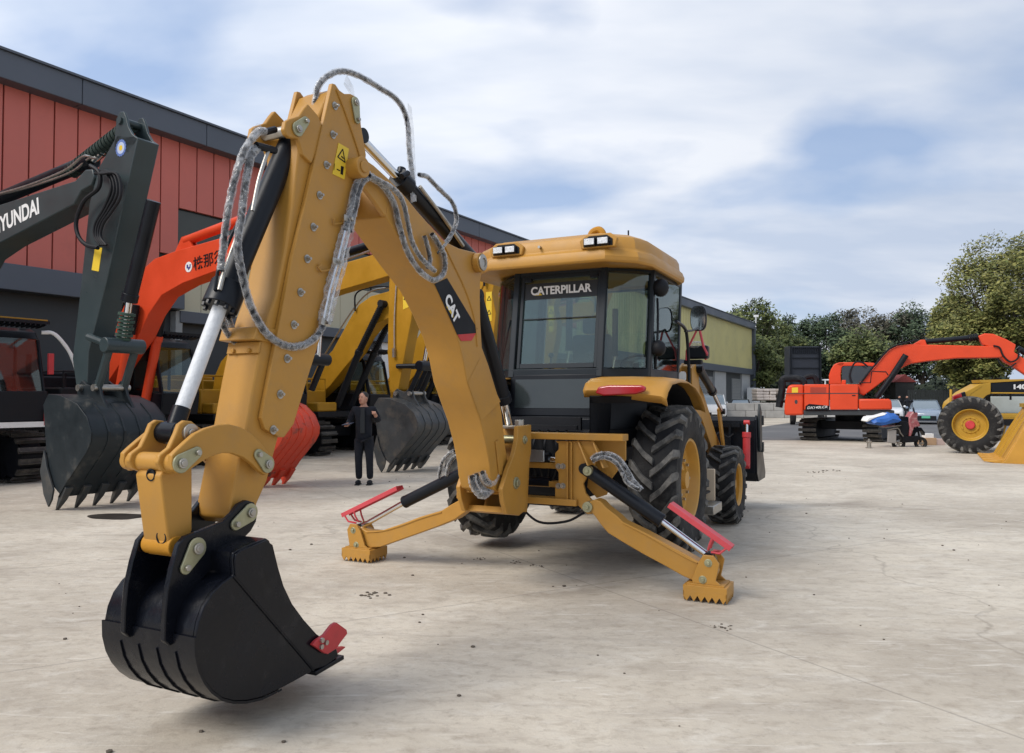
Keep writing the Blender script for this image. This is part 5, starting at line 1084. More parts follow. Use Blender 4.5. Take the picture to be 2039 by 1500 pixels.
t4 = yellow('excavator', 17.0, 'yellow excavator, fourth in the row, seen through the gap under the backhoe boom', YE, BWORN)
for i, s_ in enumerate((20.5, 24.0)):
    M4 = t4.matrix_world.copy(); M4 = ROOTM[t4.name].copy(); d_ = WD*(s_-17.0); M4.translation = M4.translation+d_
    copy_tree(t4, M4, ['yellow excavator, fifth in the row, mostly hidden by the backhoe cab', 'yellow excavator farthest along the row, seen through the backhoe cab glass'][i])
# ------------------------------------------------------------------ the orange red excavator on the right, boom held level
z3 = Z(1540, 640, .2447)
Y6 = 28.9
P6 = dep(1668, 860, Y6); NV6 = Vector((.39, .92, 0)).normalized(); FV6 = Vector((NV6.y, -NV6.x, 0))
def E6(px, py, y=Y6-1.1): return onp(px, py, P6+NV6*(y-Y6), NV6)
o6 = gnd(1672, 880); M6 = Matrix.Translation(Vector((dep(1668, 860, Y6+.3).x, Y6+.3, 0)))
t6 = thing('excavator', None, 'orange-red excavator on the right with its boom reaching level to the photo edge', 'excavator', M=M6)
def pr6(name, pts, y0, dy, mt, par=None, bev=.02):
    b = MB(); b.prism([E6(x, y, y0) for x, y in z3(pts)], NV6*dy); return b.build(name, mt, par or t6, bev=bev)
DARKB = mat('frame_dark', (.03, .035, .04), .5, var=.1)
cw = pr6('counterweight', [(120, 525), (108, 560), (95, 640), (88, 700), (90, 765), (246, 765), (246, 515), (150, 515)], Y6-1.15, 2.4, OR, bev=.07)
hd6 = pr6('engine_hood', [(250, 513), (452, 513), (452, 590), (452, 722), (250, 722)], Y6-1.2, 2.4, OR, bev=.03)
pr6('side_door', [(460, 513), (690, 513), (690, 720), (460, 720)], Y6-1.2, 1.0, OR, bev=.03)
pr6('hood_line', [(90, 585), (690, 583), (690, 590), (90, 592)], Y6-1.205, .004, DARKB, hd6, bev=0)
pr6('side_tank', [(695, 632), (940, 632), (962, 648), (968, 720), (695, 720)], Y6-1.2, 1.1, OR, bev=.05)
pr6('frame', [(246, 725), (985, 725), (985, 748), (960, 765), (246, 765)], Y6-1.12, 2.3, DARKB)
pr6('side_decal', [(258, 722), (262, 690), (290, 672), (455, 688), (455, 722)], Y6-1.206, .005, DBK, hd6, bev=0)
ta, tb = E6(*z3([(275, 714)])[0], Y6-1.215), E6(*z3([(440, 706)])[0], Y6-1.215)
text('lettering', 'DX140LCR', WHD, hd6, ta, tb-ta, U, height=.085, width=(tb-ta).length, bold=.008, shear=.3)
pr6('warning_label', [(150, 540), (200, 538), (200, 580), (150, 582)], Y6-1.156, .005, YDC, cw, bev=0)
pr6('lifting_eye', [(172, 655), (178, 640), (192, 640), (198, 655), (192, 672), (178, 672)], Y6-1.156, .004, DARKB, cw, bev=0)
for k in range(6): pr6('louvre', [(300, 540+k*9), (430, 540+k*9), (430, 543+k*9), (300, 543+k*9)], Y6-1.207, .004, DARKB, hd6, bev=0)
pr6('door_handle', [(640, 600), (668, 600), (668, 608), (640, 608)], Y6-1.21, .01, BM, hd6, bev=0)
# cab on the far side
cabP = [(452, 513), (452, 440), (466, 395), (492, 352), (540, 335), (700, 332), (815, 338), (832, 352), (832, 420), (760, 513)]
c6 = pr6('cab', [(452, 513), (452, 440), (466, 395), (492, 352), (540, 335), (590, 333), (555, 380), (548, 440), (552, 500), (590, 513)], Y6+.1, 1.0, OR, bev=.03)
pr6('cab_roof', [(500, 345), (540, 335), (700, 332), (815, 338), (832, 352), (835, 372), (800, 366), (760, 362), (590, 364), (540, 366)], Y6+.1, 1.0, OR, bev=.02)
pr6('cab_glass', [(556, 380), (575, 364), (770, 364), (825, 372), (815, 420), (770, 470), (700, 505), (560, 505)], Y6+.12, .96, CARD2, bev=0)
pr6('cab_pillar', [(812, 372), (832, 372), (832, 440), (790, 513), (770, 513), (815, 430)], Y6+.1, 1.0, OR)
pr6('exhaust', [(556, 478), (590, 478), (590, 513), (556, 513)], Y6-.6, .2, OR)
b = MB(); b.tube([E6(x, y, Y6-.8) for x, y in z3([(640, 505), (625, 430), (660, 340), (720, 335), (770, 370)])], .03, n=6); b.tube([E6(x, y, Y6-1.0) for x, y in z3([(700, 500), (790, 500), (800, 408), (915, 412), (935, 440)])], .022, n=6, seg=1); b.build('handrail', BM, t6)
bP = [(690, 525), (700, 500), (820, 380), (900, 280), (950, 230), (1010, 200), (1110, 186), (1250, 190), (1800, 203), (1840, 215), (1868, 250), (1870, 290), (1830, 296), (1500, 300), (1250, 325), (1120, 345), (1060, 372), (960, 435), (850, 520), (735, 605), (700, 590)]
bo6 = pr6('boom', bP, Y6-.25, .42, OR, bev=.03)
sP = [(1668, 118), (1720, 98), (1790, 102), (1900, 148), (1975, 190), (1960, 250), (2080, 330), (2400, 520), (2700, 700), (2660, 760), (2360, 640), (2030, 420), (1940, 360), (1880, 330), (1830, 270), (1760, 210), (1705, 190)]
pr6('stick', sP, Y6-.22, .36, OR, bev=.03)
pr6('stick_edge_strip', [(1668, 118), (1668, 125), (1706, 195), (1716, 192), (1680, 124)], Y6-.23, .02, OR)  # thin raised strip at the stick's upper end, in the same orange-red
def ram6(name, a, g, bb, rb, rr, y, boot=False):
    A, G, B_ = (E6(*z3([q])[0], y) for q in (a, g, bb)); b = MB(); b.cyl(G, B_, rb, n=16); c_ = b.build(name, BLK, t6, bev=.008)
    b = MB(); b.cyl(A, G, rr, n=12)
    if boot:
        for i in range(22): q = A.lerp(G, (i+.5)/22); d_ = (G-A).normalized(); b.cyl(q-d_*.025, q+d_*.025, rb*1.05, n=12)
    b.build('rod', BM if boot else STL, c_)
ram6('stick_cylinder', (1668, 128), (1590, 136), (1240, 166), .09, .06, Y6-.04)
b = MB(); A, G = E6(*z3([(1665, 129)])[0], Y6-.04), E6(*z3([(1590, 137)])[0], Y6-.04)
for i in range(8): q = A.lerp(G, i/8); b.cyl(q, q+(G-A)*.09, .11+.03*(i % 2), n=12)
b.build('rod_boot', BM, t6)
pr6('cylinder_lug', [(1130, 190), (1200, 150), (1235, 150), (1250, 192)], Y6-.14, .2, OR)
for y in (Y6-.42, Y6+.26): ram6('boom_cylinder', (1078, 275), (960, 455), (840, 620), .10, .06, y, True)
ram6('bucket_cylinder', (2300, 420), (2120, 300), (1985, 215), .09, .05, Y6-.04)
b = MB(); b.tube([E6(x, y, Y6-.3) for x, y in z3([(700, 515), (880, 290), (960, 215), (1060, 178), (1180, 150)])], .03, n=6); b.build('hose', BM, t6); b = MB(); b.tube([E6(x, y, Y6-.3) for x, y in z3([(1790, 198), (1840, 215), (1870, 280), (1930, 330), (1990, 300), (1998, 240), (2030, 226)])], .03, n=6); b.build('hose', BM, t6); b = MB(); b.tube([E6(x, y, Y6-.3) for x, y in z3([(1820, 300), (1860, 360), (1920, 375), (1975, 340)])], .025, n=6); b.build('hose', BM, t6)
b = MB(); b.tube([E6(x, y, Y6-.9) for x, y in z3([(45, 700), (55, 640), (70, 560), (75, 480), (130, 465), (220, 470), (250, 500)])], .13, n=10, wob=.12); b.build('air_duct', BM, t6)
b = MB(); b.tube([E6(x, y, Y6+.2) for x, y in z3([(255, 510), (260, 460), (330, 450), (355, 510)])], .10, n=8); b.build('air_duct', BM, t6)
td = Vector((.60, .80, 0)).normalized(); tl = Vector((-td.y, td.x, 0))
for px in (1607, 1736):
    e = gnd(px, 878 if px < 1700 else 881); e = e+td*.30
    b = MB(); r = .37; hl = 1.35; per = 2*pi*r+4*hl; n = 40
    c0 = e+td*(hl+.1)+Vector((0, 0, r+.04))
    for i in range(n):
        d = per*i/n
        if d < 2*hl: x, z, ang = -hl+d, r, 0
        elif d < 2*hl+pi*r: a_ = (d-2*hl)/r; x, z, ang = hl+r*sin(a_), r*cos(a_), -a_
        elif d < 4*hl+pi*r: x, z, ang = hl-(d-2*hl-pi*r), -r, pi
        else: a_ = (d-4*hl-pi*r)/r; x, z, ang = -hl-r*sin(a_), -r*cos(a_), pi-a_
        ca, sa = cos(ang), sin(ang)
        b.box(c0+td*x+U*z, td*(ca*.055)+U*(sa*.055), tl*.32, U*(ca*.02)-td*(sa*.02))
        b.box(c0+td*(x-sa*.03)+U*(z+ca*.03), td*(ca*.012)+U*(sa*.012), tl*.32, U*(ca*.02)-td*(sa*.02))
    tr = b.build('crawler_track', TRK, t6, ang=20)
    b = MB(); P = [c0+tl*-.2+td*(cc_*(hl+.0)+cos(a_)*(r-.06))+U*(sin(a_)*(r-.06)) for cc_, rng_ in ((1, range(-4, 5)), (-1, range(4, 13))) for a_ in [pi*k/8 for k in rng_]]; b.prism(P, tl*.4); b.build('track_frame', BM, tr)
cu = (gnd(1607, 878)+gnd(1736, 881))/2+td*1.75
b = MB(); b.box(cu+U*.58, td*.8, tl*1.0, U*.16); b.cyl(cu+U*.6, cu+U*1.1, .55, n=24); b.build('undercarriage', BM, t6, bev=.02)
# ------------------------------------------------------------------ motor grader, only its front end in the picture
YGD = 22.3
gr = thing('motor_grader', gnd(1932, 905), 'yellow motor grader with a red wheel hub and white numerals on its black beam', 'grader')
def G(px, py, y=YGD): return dep(px, py, y)
def prg(name, pts, y0, dy, mt, bev=.015, par=None):
    b = MB(); b.prism([G(x, y, y0) for x, y in z3(pts)], Vector((0, dy, 0))); return b.build(name, mt, par or gr, bev=bev)
C = G(1932, 857.5, YGD-.2); C.z = .825
AXG = Vector((C.x, C.y, 0)).normalized()
t_ = tyre_wheel(C+AXG*.2, -AXG, 1, .83, .45, .44, gr, n_l=22, rim=YG, hub=RED, lug=.04, fwd=Vector((AXG.y, -AXG.x, 0)), holes=12, dish=.6)
prg('front_frame', [(1450, 715), (1450, 688), (1462, 655), (1560, 575), (1680, 510), (1770, 500), (1770, 590), (1735, 605), (1700, 640), (1655, 700), (1600, 715)], YGD+.45, .5, YG)
prg('front_frame_facet', [(1560, 577), (1680, 512), (1700, 530), (1610, 590), (1585, 625), (1555, 610)], YGD+.44, .02, YG)
prg('headlight', [(1462, 612), (1530, 585), (1545, 640), (1495, 658), (1470, 645)], YGD+.36, .1, TAIL)
prg('lamp_housing', [(1530, 585), (1562, 572), (1572, 620), (1545, 645)], YGD+.38, .1, BLK)
prg('frame_beam', [(1772, 500), (2150, 478), (2150, 578), (1772, 578)], YGD+.5, .4, BLK)
prg('beam_strip', [(1772, 578), (2150, 580), (2150, 590), (1772, 590)], YGD+.48, .44, YG)
prg('beam_cap', [(1680, 478), (2150, 468), (2150, 478), (1772, 500), (1690, 502)], YGD+.48, .44, YG, bev=.005)
ta, tb = G(*z3([(1955, 553)])[0], YGD+.49), G(*z3([(2060, 552)])[0], YGD+.49)
text('lettering', '140', WHD, gr, ta, tb-ta, U, height=.145, width=(tb-ta).length, bold=.05)
b = MB(); b.cyl(G(*z3([(1444, 555)])[0], YGD+.2), G(*z3([(1444, 720)])[0], YGD+.2), .035); b.build('marker_post', YG, gr)
b = MB(); b.box(G(*z3([(1880, 775)])[0], YGD+.6), (.9, 0, 0), (0, .2, 0), (0, 0, .09)); b.build('axle_beam', YG, gr, bev=.02)
b = MB(); b.box(G(*z3([(1760, 810)])[0], YGD+.7), (.9, 0, 0), (0, .3, 0), (0, 0, .12)); b.tube([G(x, y, YGD+.55) for x, y in z3([(1655, 700), (1700, 640), (1760, 590), (1830, 582), (2150, 582)])], .03, n=6); b.tube([G(x, y, YGD+.55) for x, y in z3([(1930, 585), (1930, 640)])], .03, n=6); b.box(G(*z3([(1745, 645)])[0], YGD+.8), (.05, 0, 0), (0, .05, 0), (0, 0, .35)); b.build('linkage', BM, gr)
b = MB(); b.box(G(*z3([(1860, 690)])[0], YGD+1.9), (.85, 0, 0), (0, .1, 0), (0, 0, .3)); b.build('tool_box', mat('pale_panel', (.42, .46, .44), .6), gr, bev=.02)
prg('blade_arm', [(1820, 800), (1900, 850), (1870, 960), (1830, 980)], YGD+.55, .3, YG)
b = MB(); b.cyl(C+AXG*.2, C+AXG*2.1, .12); b.build('axle', BM, gr); b = MB(); b.box(G(2005, 835, YGD+1.9), (.5, 0, 0), (0, .2, 0), (0, 0, .2)); b.build('frame_block', BM, gr)
tyre_wheel(C+AXG*2.1, AXG, 1, .83, .45, .44, gr, n_l=22, rim=YG, hub=RED, lug=.04, fwd=Vector((AXG.y, -AXG.x, 0)), holes=12, dish=.6)
# loader bucket
YL = 18.3
ll = thing('wheel_loader', dep(2039, 925, YL+1), 'yellow wheel loader bucket with bent teeth on the ground at the right edge', 'loader')
YL2 = mat('loader_ochre', (.50, .25, .03), .45, var=.15, vscale=2, col2=(.24, .13, .04), c2=(.6, .8))
LF = Vector((-.88, .475, 0)).normalized(); LD = Vector((.475, .88, 0)).normalized(); LO = gnd(1992, 923)
def lp3(a, d, z): return LO-LF*a+LD*d+U*z
PR = [(0, .02), (.06, .10), (.34, .62), (.58, 1.10), (.70, 1.36), (.78, 1.40), (1.15, 1.38), (1.6, 1.05), (1.72, .6), (1.5, .15), (1.0, .02)]
b = MB(); b.prism([lp3(a+.02, .05, z) for a, z in PR], LD*2.7); lbk = b.build('bucket', YL2, ll, bev=.02)
b = MB(); b.prism([lp3(a, 0, z) for a, z in [(.0, .0), (.10, .06), (.62, 1.08), (.75, 1.42), (1.15, 1.42), (1.7, 1.05), (1.8, .5), (1.5, .0)]], LD*.05); b.build('side_plate', YL2, lbk, bev=.008); b = MB(); b.prism([lp3(a, 2.75, z) for a, z in [(.0, .0), (.10, .06), (.62, 1.08), (.75, 1.42), (1.15, 1.42), (1.7, 1.05), (1.8, .5), (1.5, .0)]], LD*.05); b.build('side_plate', YL2, lbk, bev=.008)
b = MB()
for d in (.55, 1.35, 2.15): b.prism([lp3(.05, d, .12), lp3(.36, d, .70), lp3(.62, d, 1.22), lp3(.60, d, 1.24), lp3(.30, d, .72), lp3(.0, d, .13)], LD*.03)
b.prism([lp3(.66, 0, 1.36), lp3(.66, 0, 1.46), lp3(.86, 0, 1.47), lp3(.86, 0, 1.38)], LD*2.8); b.build('bucket_rib', YG, lbk)
for k in range(8):
    d = .08+k*.37; b = MB(); b.prism([lp3(.12, d, .0), lp3(.12, d, .12), lp3(-.08, d, .07), lp3(-.34, d, .05+.03*(k % 2)), lp3(-.35, d, .03), lp3(-.1, d, .0)], LD*.10); b.build('tooth', YL2, lbk, bev=.012)
b = MB(); b.box(lp3(2.2, 1.4, .9), LF*-.9, LD*.3, U*.18); b.box(lp3(3.2, 1.4, 1.2), LF*-.6, LD*.9, U*.5); b.build('loader_arm', YG, ll, bev=.03)
# ------------------------------------------------------------------ cars
def car(name, pos, yaw, body, label, plate=GRN, L_=4.6, Wd=1.82, H_=1.48, van=False):
    M = Matrix.Translation(Vector(pos)) @ Matrix.Rotation(yaw, 4, 'Z'); t = thing(name, None, label, 'car' if not van else 'van', M=M)
    T = lambda x, y, z: M @ Vector((x, y, z)); V = lambda x, y, z: M.to_3x3() @ Vector((x, y, z))
    h = Wd/2
    # sections along x (front = +x): (x, z bottom, z belt, half width)
    if van: secs = [(L_/2, .35, .75, h*.82), (L_/2-.12, .25, 1.05, h*.95), (L_/2-.6, .22, 1.15, h), (-L_/2+.2, .22, 1.15, h), (-L_/2, .35, 1.15, h*.95)]; roofs = [(L_/2-.55, 1.13, h*.92), (L_/2-1.15, 1.85, h*.80), (-L_/2+.3, 1.92, h*.82), (-L_/2+.05, 1.13, h*.92)]
    else: secs = [(L_/2, .32, .58, h*.66), (L_/2-.10, .22, .72, h*.88), (L_/2-.55, .2, .86, h*.98), (L_/2-1.25, .2, .96, h), (0, .2, .98, h), (-L_/2+1.0, .2, 1.02, h*.98), (-L_/2+.15, .25, 1.02, h*.88), (-L_/2, .4, .85, h*.75)]; roofs = [(L_/2-1.2, .95, h*.90), (L_/2-1.95, H_-.04, h*.70), (L_/2-2.6, H_, h*.70), (-L_/2+1.3, H_-.06, h*.68), (-L_/2+.45, 1.0, h*.82)]
    def ringc(x, zb, zt, w_): return [T(x, -w_*.92, zb), T(x, -w_, zb+.12), T(x, -w_*1.0, (zb+zt)/2+.05), T(x, -w_*.96, zt-.06), T(x, -w_*.84, zt), T(x, w_*.84, zt), T(x, w_*.96, zt-.06), T(x, w_, (zb+zt)/2+.05), T(x, w_, zb+.12), T(x, w_*.92, zb)]
    b = MB(); rr = [ringc(*q) for q in secs]; n = 10
    b.add([p for r_ in rr for p in r_], [(i*n+j, i*n+(j+1) % n, (i+1)*n+(j+1) % n, (i+1)*n+j) for i in range(len(rr)-1) for j in range(n)]+[tuple(range(n))[::-1], tuple(range((len(rr)-1)*n, len(rr)*n))])
    bd = b.build('body', body, t, bev=.02, ang=50)
    b = MB(); P = [[T(x, -w_, z), T(x, w_, z)] for x, z, w_ in roofs]; vs = [p for q in P for p in q]; base = [T(roofs[0][0], -roofs[0][2], .9), T(roofs[0][0], roofs[0][2], .9)]
    xs = [q[0] for q in roofs]; k = len(roofs)
    lower = [T(x, s_*h*.90, .95 if not van else 1.12) for x in xs for s_ in (-1, 1)]
    b.add(vs+lower, [(2*i, 2*i+1, 2*i+3, 2*i+2) for i in range(k-1)]+[(2*i, 2*i+2, 2*k+2*i+2, 2*k+2*i) for i in range(k-1)]+[(2*i+1, 2*k+2*i+1, 2*k+2*i+3, 2*i+3) for i in range(k-1)])
    b.build('windows', mat('car_glass', (.16, .20, .23), .08, var=.05, spec=.9) if 'car_glass' not in bpy.data.materials else bpy.data.materials['car_glass'], t, ang=50)
    b = MB(); 
    i0, i1 = 1, k-2
    vs = [T(x, s_*w_*1.01, z+.012) for x, z, w_ in roofs[i0:i1+1] for s_ in (-1, 1)]; b.add(vs, [(2*i, 2*i+1, 2*i+3, 2*i+2) for i in range(len(vs)//2-1)])
    for a in (0, 1) if not van else (0,):
        for s_ in (-1, 1): b.cyl(T(roofs[0][0], s_*roofs[0][2], roofs[0][1]), T(roofs[1][0], s_*roofs[1][2]*1.02, roofs[1][1]), .035, n=6); b.cyl(T(roofs[-1][0], s_*roofs[-1][2], roofs[-1][1]), T(roofs[-2][0], s_*roofs[-2][2]*1.02, roofs[-2][1]), .04, n=6); b.cyl(T(-.2, s_*h*.9, .97), T(-.25, s_*roofs[2][2] if not van else s_*h*.8, H_ if not van else 1.85), .04, n=6)
    b.build('roof', body, t)
    for sx in (L_/2-.85, -L_/2+.85):
        for sy in (-1, 1):
            b = MB(); b.lathe(T(sx, sy*(h-.10), .32), V(0, sy, 0), [(.2, -.1), (.32, -.1), (.32, .09), (.3, .11), (.2, .10)], n=24); w_ = b.build('wheel', RUB, t)
            b = MB(); b.lathe(T(sx, sy*(h-.10), .32), V(0, sy, 0), [(.2, .10), (.17, .06), (0, .07)], n=20); b.build('rim', STL, w_)
    b = MB(); b.box(T(L_/2-.02, 0, .40), V(.03, 0, 0), V(0, h*.62, 0), V(0, 0, .13)); b.build('grille', BM, t, bev=.02)
    b = MB(); b.box(T(L_/2+.02, 0, .45), V(.008, 0, 0), V(0, .23, 0), V(0, 0, .07)); b.build('number_plate', plate, t)
    for s_ in (-1, 1):
        b = MB(); b.box(T(L_/2-.20, s_*h*.72, .66), V(.10, -.05*s_, 0), V(.04*s_ if 0 else 0, .16, 0), V(0, 0, .05)); b.build('headlight', LAMP, t, bev=.02)
        b = MB(); b.ball(T(L_/2-1.45, s_*(h+.10), 1.0 if not van else 1.25), .12, 6, (.7, 1, .7)); b.build('wing_mirror', body, t)
    return t
g_ = gnd(1858, 846); car('parked_car', (g_.x+.75, g_.y+2.3, 0), radians(-117), CARG, 'grey-blue saloon car with a green number plate facing the camera on the road')
car('parked_car', (22.7*1.06, 55, 0), radians(-60), CARW, 'white car half hidden behind the grey-blue saloon', plate=WHD)
g_ = gnd(1462, 828); car('parked_car', (g_.x*1.0, g_.y-2, 0), radians(-110), CARD, 'black car with white reflections parked by the warehouse end', plate=WHD)
car('parked_van', (dep(1418, 815, 60).x, 60, 0), radians(-100), CARW, 'white van with pale glass parked beside the black car near the warehouse', plate=WHD, L_=4.8, van=True)
car('parked_car', (dep(1768, 800, 56).x, 56, 0), radians(-112), CARW, 'white car showing only its roof behind the orange-red excavator track', plate=WHD)
# ------------------------------------------------------------------ tipper truck with its black body raised
D_ = 46.0
tk = thing('tipper_truck', (dep(1603, 830, D_).x, D_, 0), 'black tipper truck body raised upright behind the orange-red excavator', 'truck')
c0 = dep(1603, 757, D_); w2 = .92; TB = mat('tipper_black', (.018, .022, .032), .5, var=.3)
b = MB(); top = dep(1603, 690, D_).z; z0_ = c0.z-.3; b.box((c0.x, D_, (top+z0_)/2), (w2, 0, 0), (0, .06, 0), (0, 0, (top-z0_)/2)); b.box((c0.x-w2, D_+.35, (top+z0_)/2), (.04, 0, 0), (0, .42, 0), (0, 0, (top-z0_)/2)); b.box((c0.x+w2, D_+.35, (top+z0_)/2), (.04, 0, 0), (0, .42, 0), (0, 0, (top-z0_)/2)); bd_ = b.build('tipper_body', TB, tk, bev=.02)
b = MB()
for k in range(4): b.box((c0.x, D_-.09, z0_+.4+(top-z0_-.5)*k/3), (w2, 0, 0), (0, .03, 0), (0, 0, .03))
for k in range(15): b.box((c0.x-w2+.1+k*.117, D_-.09, top-.26), (.015, 0, 0), (0, .03, 0), (0, 0, .2))
for s_ in (-1, 1): b.box((c0.x+s_*w2*.95, D_-.12, (top+z0_)/2), (.05, 0, 0), (0, .06, 0), (0, 0, (top-z0_)/2))
b.build('body_rib', BLK, bd_)
AXT = Vector((c0.x, D_, 0)).normalized(); AXS = Vector((AXT.y, -AXT.x, 0)); CT0 = Vector((c0.x+.1, D_, 0))
b = MB(); b.box(CT0+AXT*2.2+U*.9, AXS*.45, AXT*3.2, U*.15); b.box(CT0+AXT*4.9+U*1.5, AXS*.95, AXT*.8, U*.65); b.build('chassis_cab', CARD, tk, bev=.05)
for yy in (.2, 4.6):
    for s_ in (-1, 1): b = MB(); b.lathe(CT0+AXS*(s_*.8)+AXT*yy+U*.5, AXS*s_, [(0, .1), (.25, .12), (.3, .16), (.48, .16), (.5, .1), (.5, -.12), (.3, -.14)], n=24); b.build('wheel', RUB, tk)
b = MB(); b.cyl(dep(1643, 757, D_), dep(1643, 800, D_), .05); b.cyl(dep(1630, 757, D_), dep(1652, 757, D_), .05); b.build('rail', WHT, tk)
# ------------------------------------------------------------------ stacked sacks and low block wall
lw = thing('low_wall', gnd(1500, 826), 'low grey concrete block wall in front of the stacked pallets', 'wall')
yw = 62.0
for r_ in range(2):
    for k in range(9):
        xa = dep(1425, 800, yw).x+k*1.55+(.7 if r_ else 0); b = MB(); b.box((xa, yw, .30+r_*.60), (.76, 0, 0), (0, .35, 0), (0, 0, .296)); b.build('concrete_block', CONC, lw, bev=.03)
k = 0
words = ['bottom row, leftmost', 'bottom row, second', 'bottom row, third', 'top row, leftmost', 'top row, second', 'top row, third']
for r_ in range(2):
    for j in range(3):
        xa = dep(1521, 790, 72).x+j*2.0-.0; zz_ = .65+r_*1.3
        t = thing('pallet_stack', (xa, 72, zz_-.6), 'film wrapped pallet of pale sacks beside the warehouse end, '+words[k], 'pallet', 'pallets stacked behind the low wall'); k += 1
        b = MB()
        for l_ in range(4):
            for q in range(3): b.box((xa-.6+q*.6+random.uniform(-.04, .04), 72+random.uniform(-.04, .04), zz_-.42+l_*.27), (.30, 0, 0), (0, .8, 0), (0, 0, .13))
        b.build('sacks', SACK, t, bev=.07, seg=3)
        b = MB(); b.box((xa, 72, zz_-.58), (.9, 0, 0), (0, .8, 0), (0, 0, .03)); b.build('pallet', BARK, t)
# ------------------------------------------------------------------ electric scooter with a blue sheet
S0 = gnd(1790, 890); yS = S0.y; sx_ = 3.1  # metres of reference
def S(px, py, dy=0): return dep(px, py, yS+dy)
sct = thing('scooter', (S(1810, 890).x, yS, 0), 'worn red scooter with a grey box on its side standing before the excavator track', 'scooter')
def swheel(px, py, r, par):
    c_ = S(px, py); b = MB(); b.lathe(c_, (0, -1, 0), [(r*.62, -.05), (r*.95, -.055), (r, -.03), (r, .03), (r*.95, .055), (r*.62, .05)], n=28, closed=True); w_ = b.build('wheel', RUB, par)
    b = MB(); b.cyl(c_-Vector((0, .05, 0)), c_+Vector((0, .05, 0)), r*.2)
    for k in range(5): t = 2*pi*k/5; b.cyl(c_, c_+Vector((cos(t)*r*.64, 0, sin(t)*r*.64)), .018, n=6)
    b.build('rim', STL, w_)
zS = Z(1640, 780, .1275)
swheel(*zS([(1170, 810)])[0], .215, sct); swheel(*zS([(1515, 805)])[0], .205, sct)
def prs(name, pts, dy, th, mt, bev=.02):
    b = MB(); b.prism([S(x, y, dy-th/2) for x, y in zS(pts)], Vector((0, th, 0))); return b.build(name, mt, sct, bev=bev)
prs('body', [(1180, 480), (1240, 455), (1320, 470), (1340, 560), (1320, 690), (1250, 700), (1190, 600)], 0, .30, BM)
prs('seat', [(1150, 470), (1200, 380), (1330, 395), (1340, 470), (1180, 490)], 0, .28, BLK)
prs('footboard', [(1230, 700), (1500, 690), (1500, 740), (1420, 790), (1260, 800)], 0, .30, BM)
prs('front_fairing', [(1330, 420), (1400, 310), (1480, 330), (1470, 430), (1520, 540), (1420, 560), (1370, 700), (1340, 700), (1350, 560)], 0, .34, SCR, bev=.04)
prs('front_fender', [(1390, 620), (1430, 560), (1530, 560), (1590, 640), (1585, 690), (1540, 610), (1450, 640), (1420, 710)], 0, .22, BLK)
b = MB(); b.tube([S(*zS([(1420, 330)])[0], -.3), S(*zS([(1400, 260)])[0], -.12), S(*zS([(1400, 260)])[0], .12), S(*zS([(1420, 330)])[0], .3)], .02, n=6); b.cyl(S(*zS([(1400, 260)])[0]), S(*zS([(1515, 805)])[0]), .03)
b.cyl(S(*zS([(1400, 270)])[0], -.1), S(*zS([(1375, 170)])[0], -.15), .008); b.ball(S(*zS([(1375, 150)])[0], -.15), .06, 6, (1, .4, .8)); b.build('handlebar', BLK, sct)
b = MB(); c_ = S(*zS([(1065, 700)])[0], -.15); b.box(c_, (.14, 0, -.012), (0, .03, 0), (.01, 0, .22)); b.build('side_box', mat('dusty_plastic', (.30, .28, .26), .7, var=.2), sct, bev=.02)
b = MB(); b.tube([S(x, y, -.2) for x, y in zS([(1000, 600), (1160, 570), (1200, 640), (1245, 700)])], .018, n=6, seg=2); b.tube([S(x, y, .1) for x, y in zS([(920, 560), (1150, 500), (1165, 570)])], .02, n=6, seg=1); b.box(S(*zS([(1040, 540)])[0]), (.25, 0, .03), (0, .22, 0), (0, 0, .015)); b.build('luggage_rack', STL, sct)
shv = []; nx_, ny_ = 22, 12; P00 = S(*zS([(640, 480)])[0]); 
b = MB(); rs = random.Random(3); secs_ = []
tops = zS([(770, 455), (820, 425), (880, 400), (950, 380), (1020, 352), (1080, 330), (1130, 345), (1180, 385), (1205, 430)]); bots = zS([(780, 500), (820, 520), (880, 530), (950, 515), (1020, 505), (1080, 495), (1130, 488), (1170, 480), (1200, 460)])
for (tx_, ty_), (bx_, by_) in zip(tops, bots):
    T_ = S(tx_, ty_, -.3); B_ = S(bx_, by_, -.3); j_ = lambda q=.02: Vector((rs.uniform(-q, q), rs.uniform(-q, q), rs.uniform(-q, q)))
    secs_.append([B_+j_(), B_.lerp(T_, .35)+Vector((0, -.05, 0))+j_(.03), B_.lerp(T_, .75)+Vector((0, -.02, 0))+j_(.03), T_+Vector((0, .10, .01))+j_(.03), T_+Vector((0, .25, -.02))+j_(.04), T_+Vector((0, .40, .01))+j_(.03), B_+Vector((0, .55, .02))+j_()])
n_s = 7; b.add([p for q in secs_ for p in q], [(i*n_s+k, (i+1)*n_s+k, (i+1)*n_s+(k+1) % n_s, i*n_s+(k+1) % n_s) for i in range(len(secs_)-1) for k in range(n_s)]+[tuple(range(n_s)), tuple(range((len(secs_)-1)*n_s, len(secs_)*n_s))[::-1]])
tp_ = b.build('blue_sheet', BLU, None, ang=20); tag(tp_, 'crumpled bright blue plastic sheet lying over the rear of the scooter', 'sheet')
b = MB(); b.prism([S(x, y, -.22) for x, y in zS([(660, 470), (700, 400), (860, 380), (1020, 335), (1035, 360), (850, 405), (760, 440), (690, 475)])], Vector((0, .4, .02))); o_ = b.build('pale_sheet', WHT, None, bev=.03); tag(o_, 'grey-white sheet under the blue one behind the scooter', 'sheet')
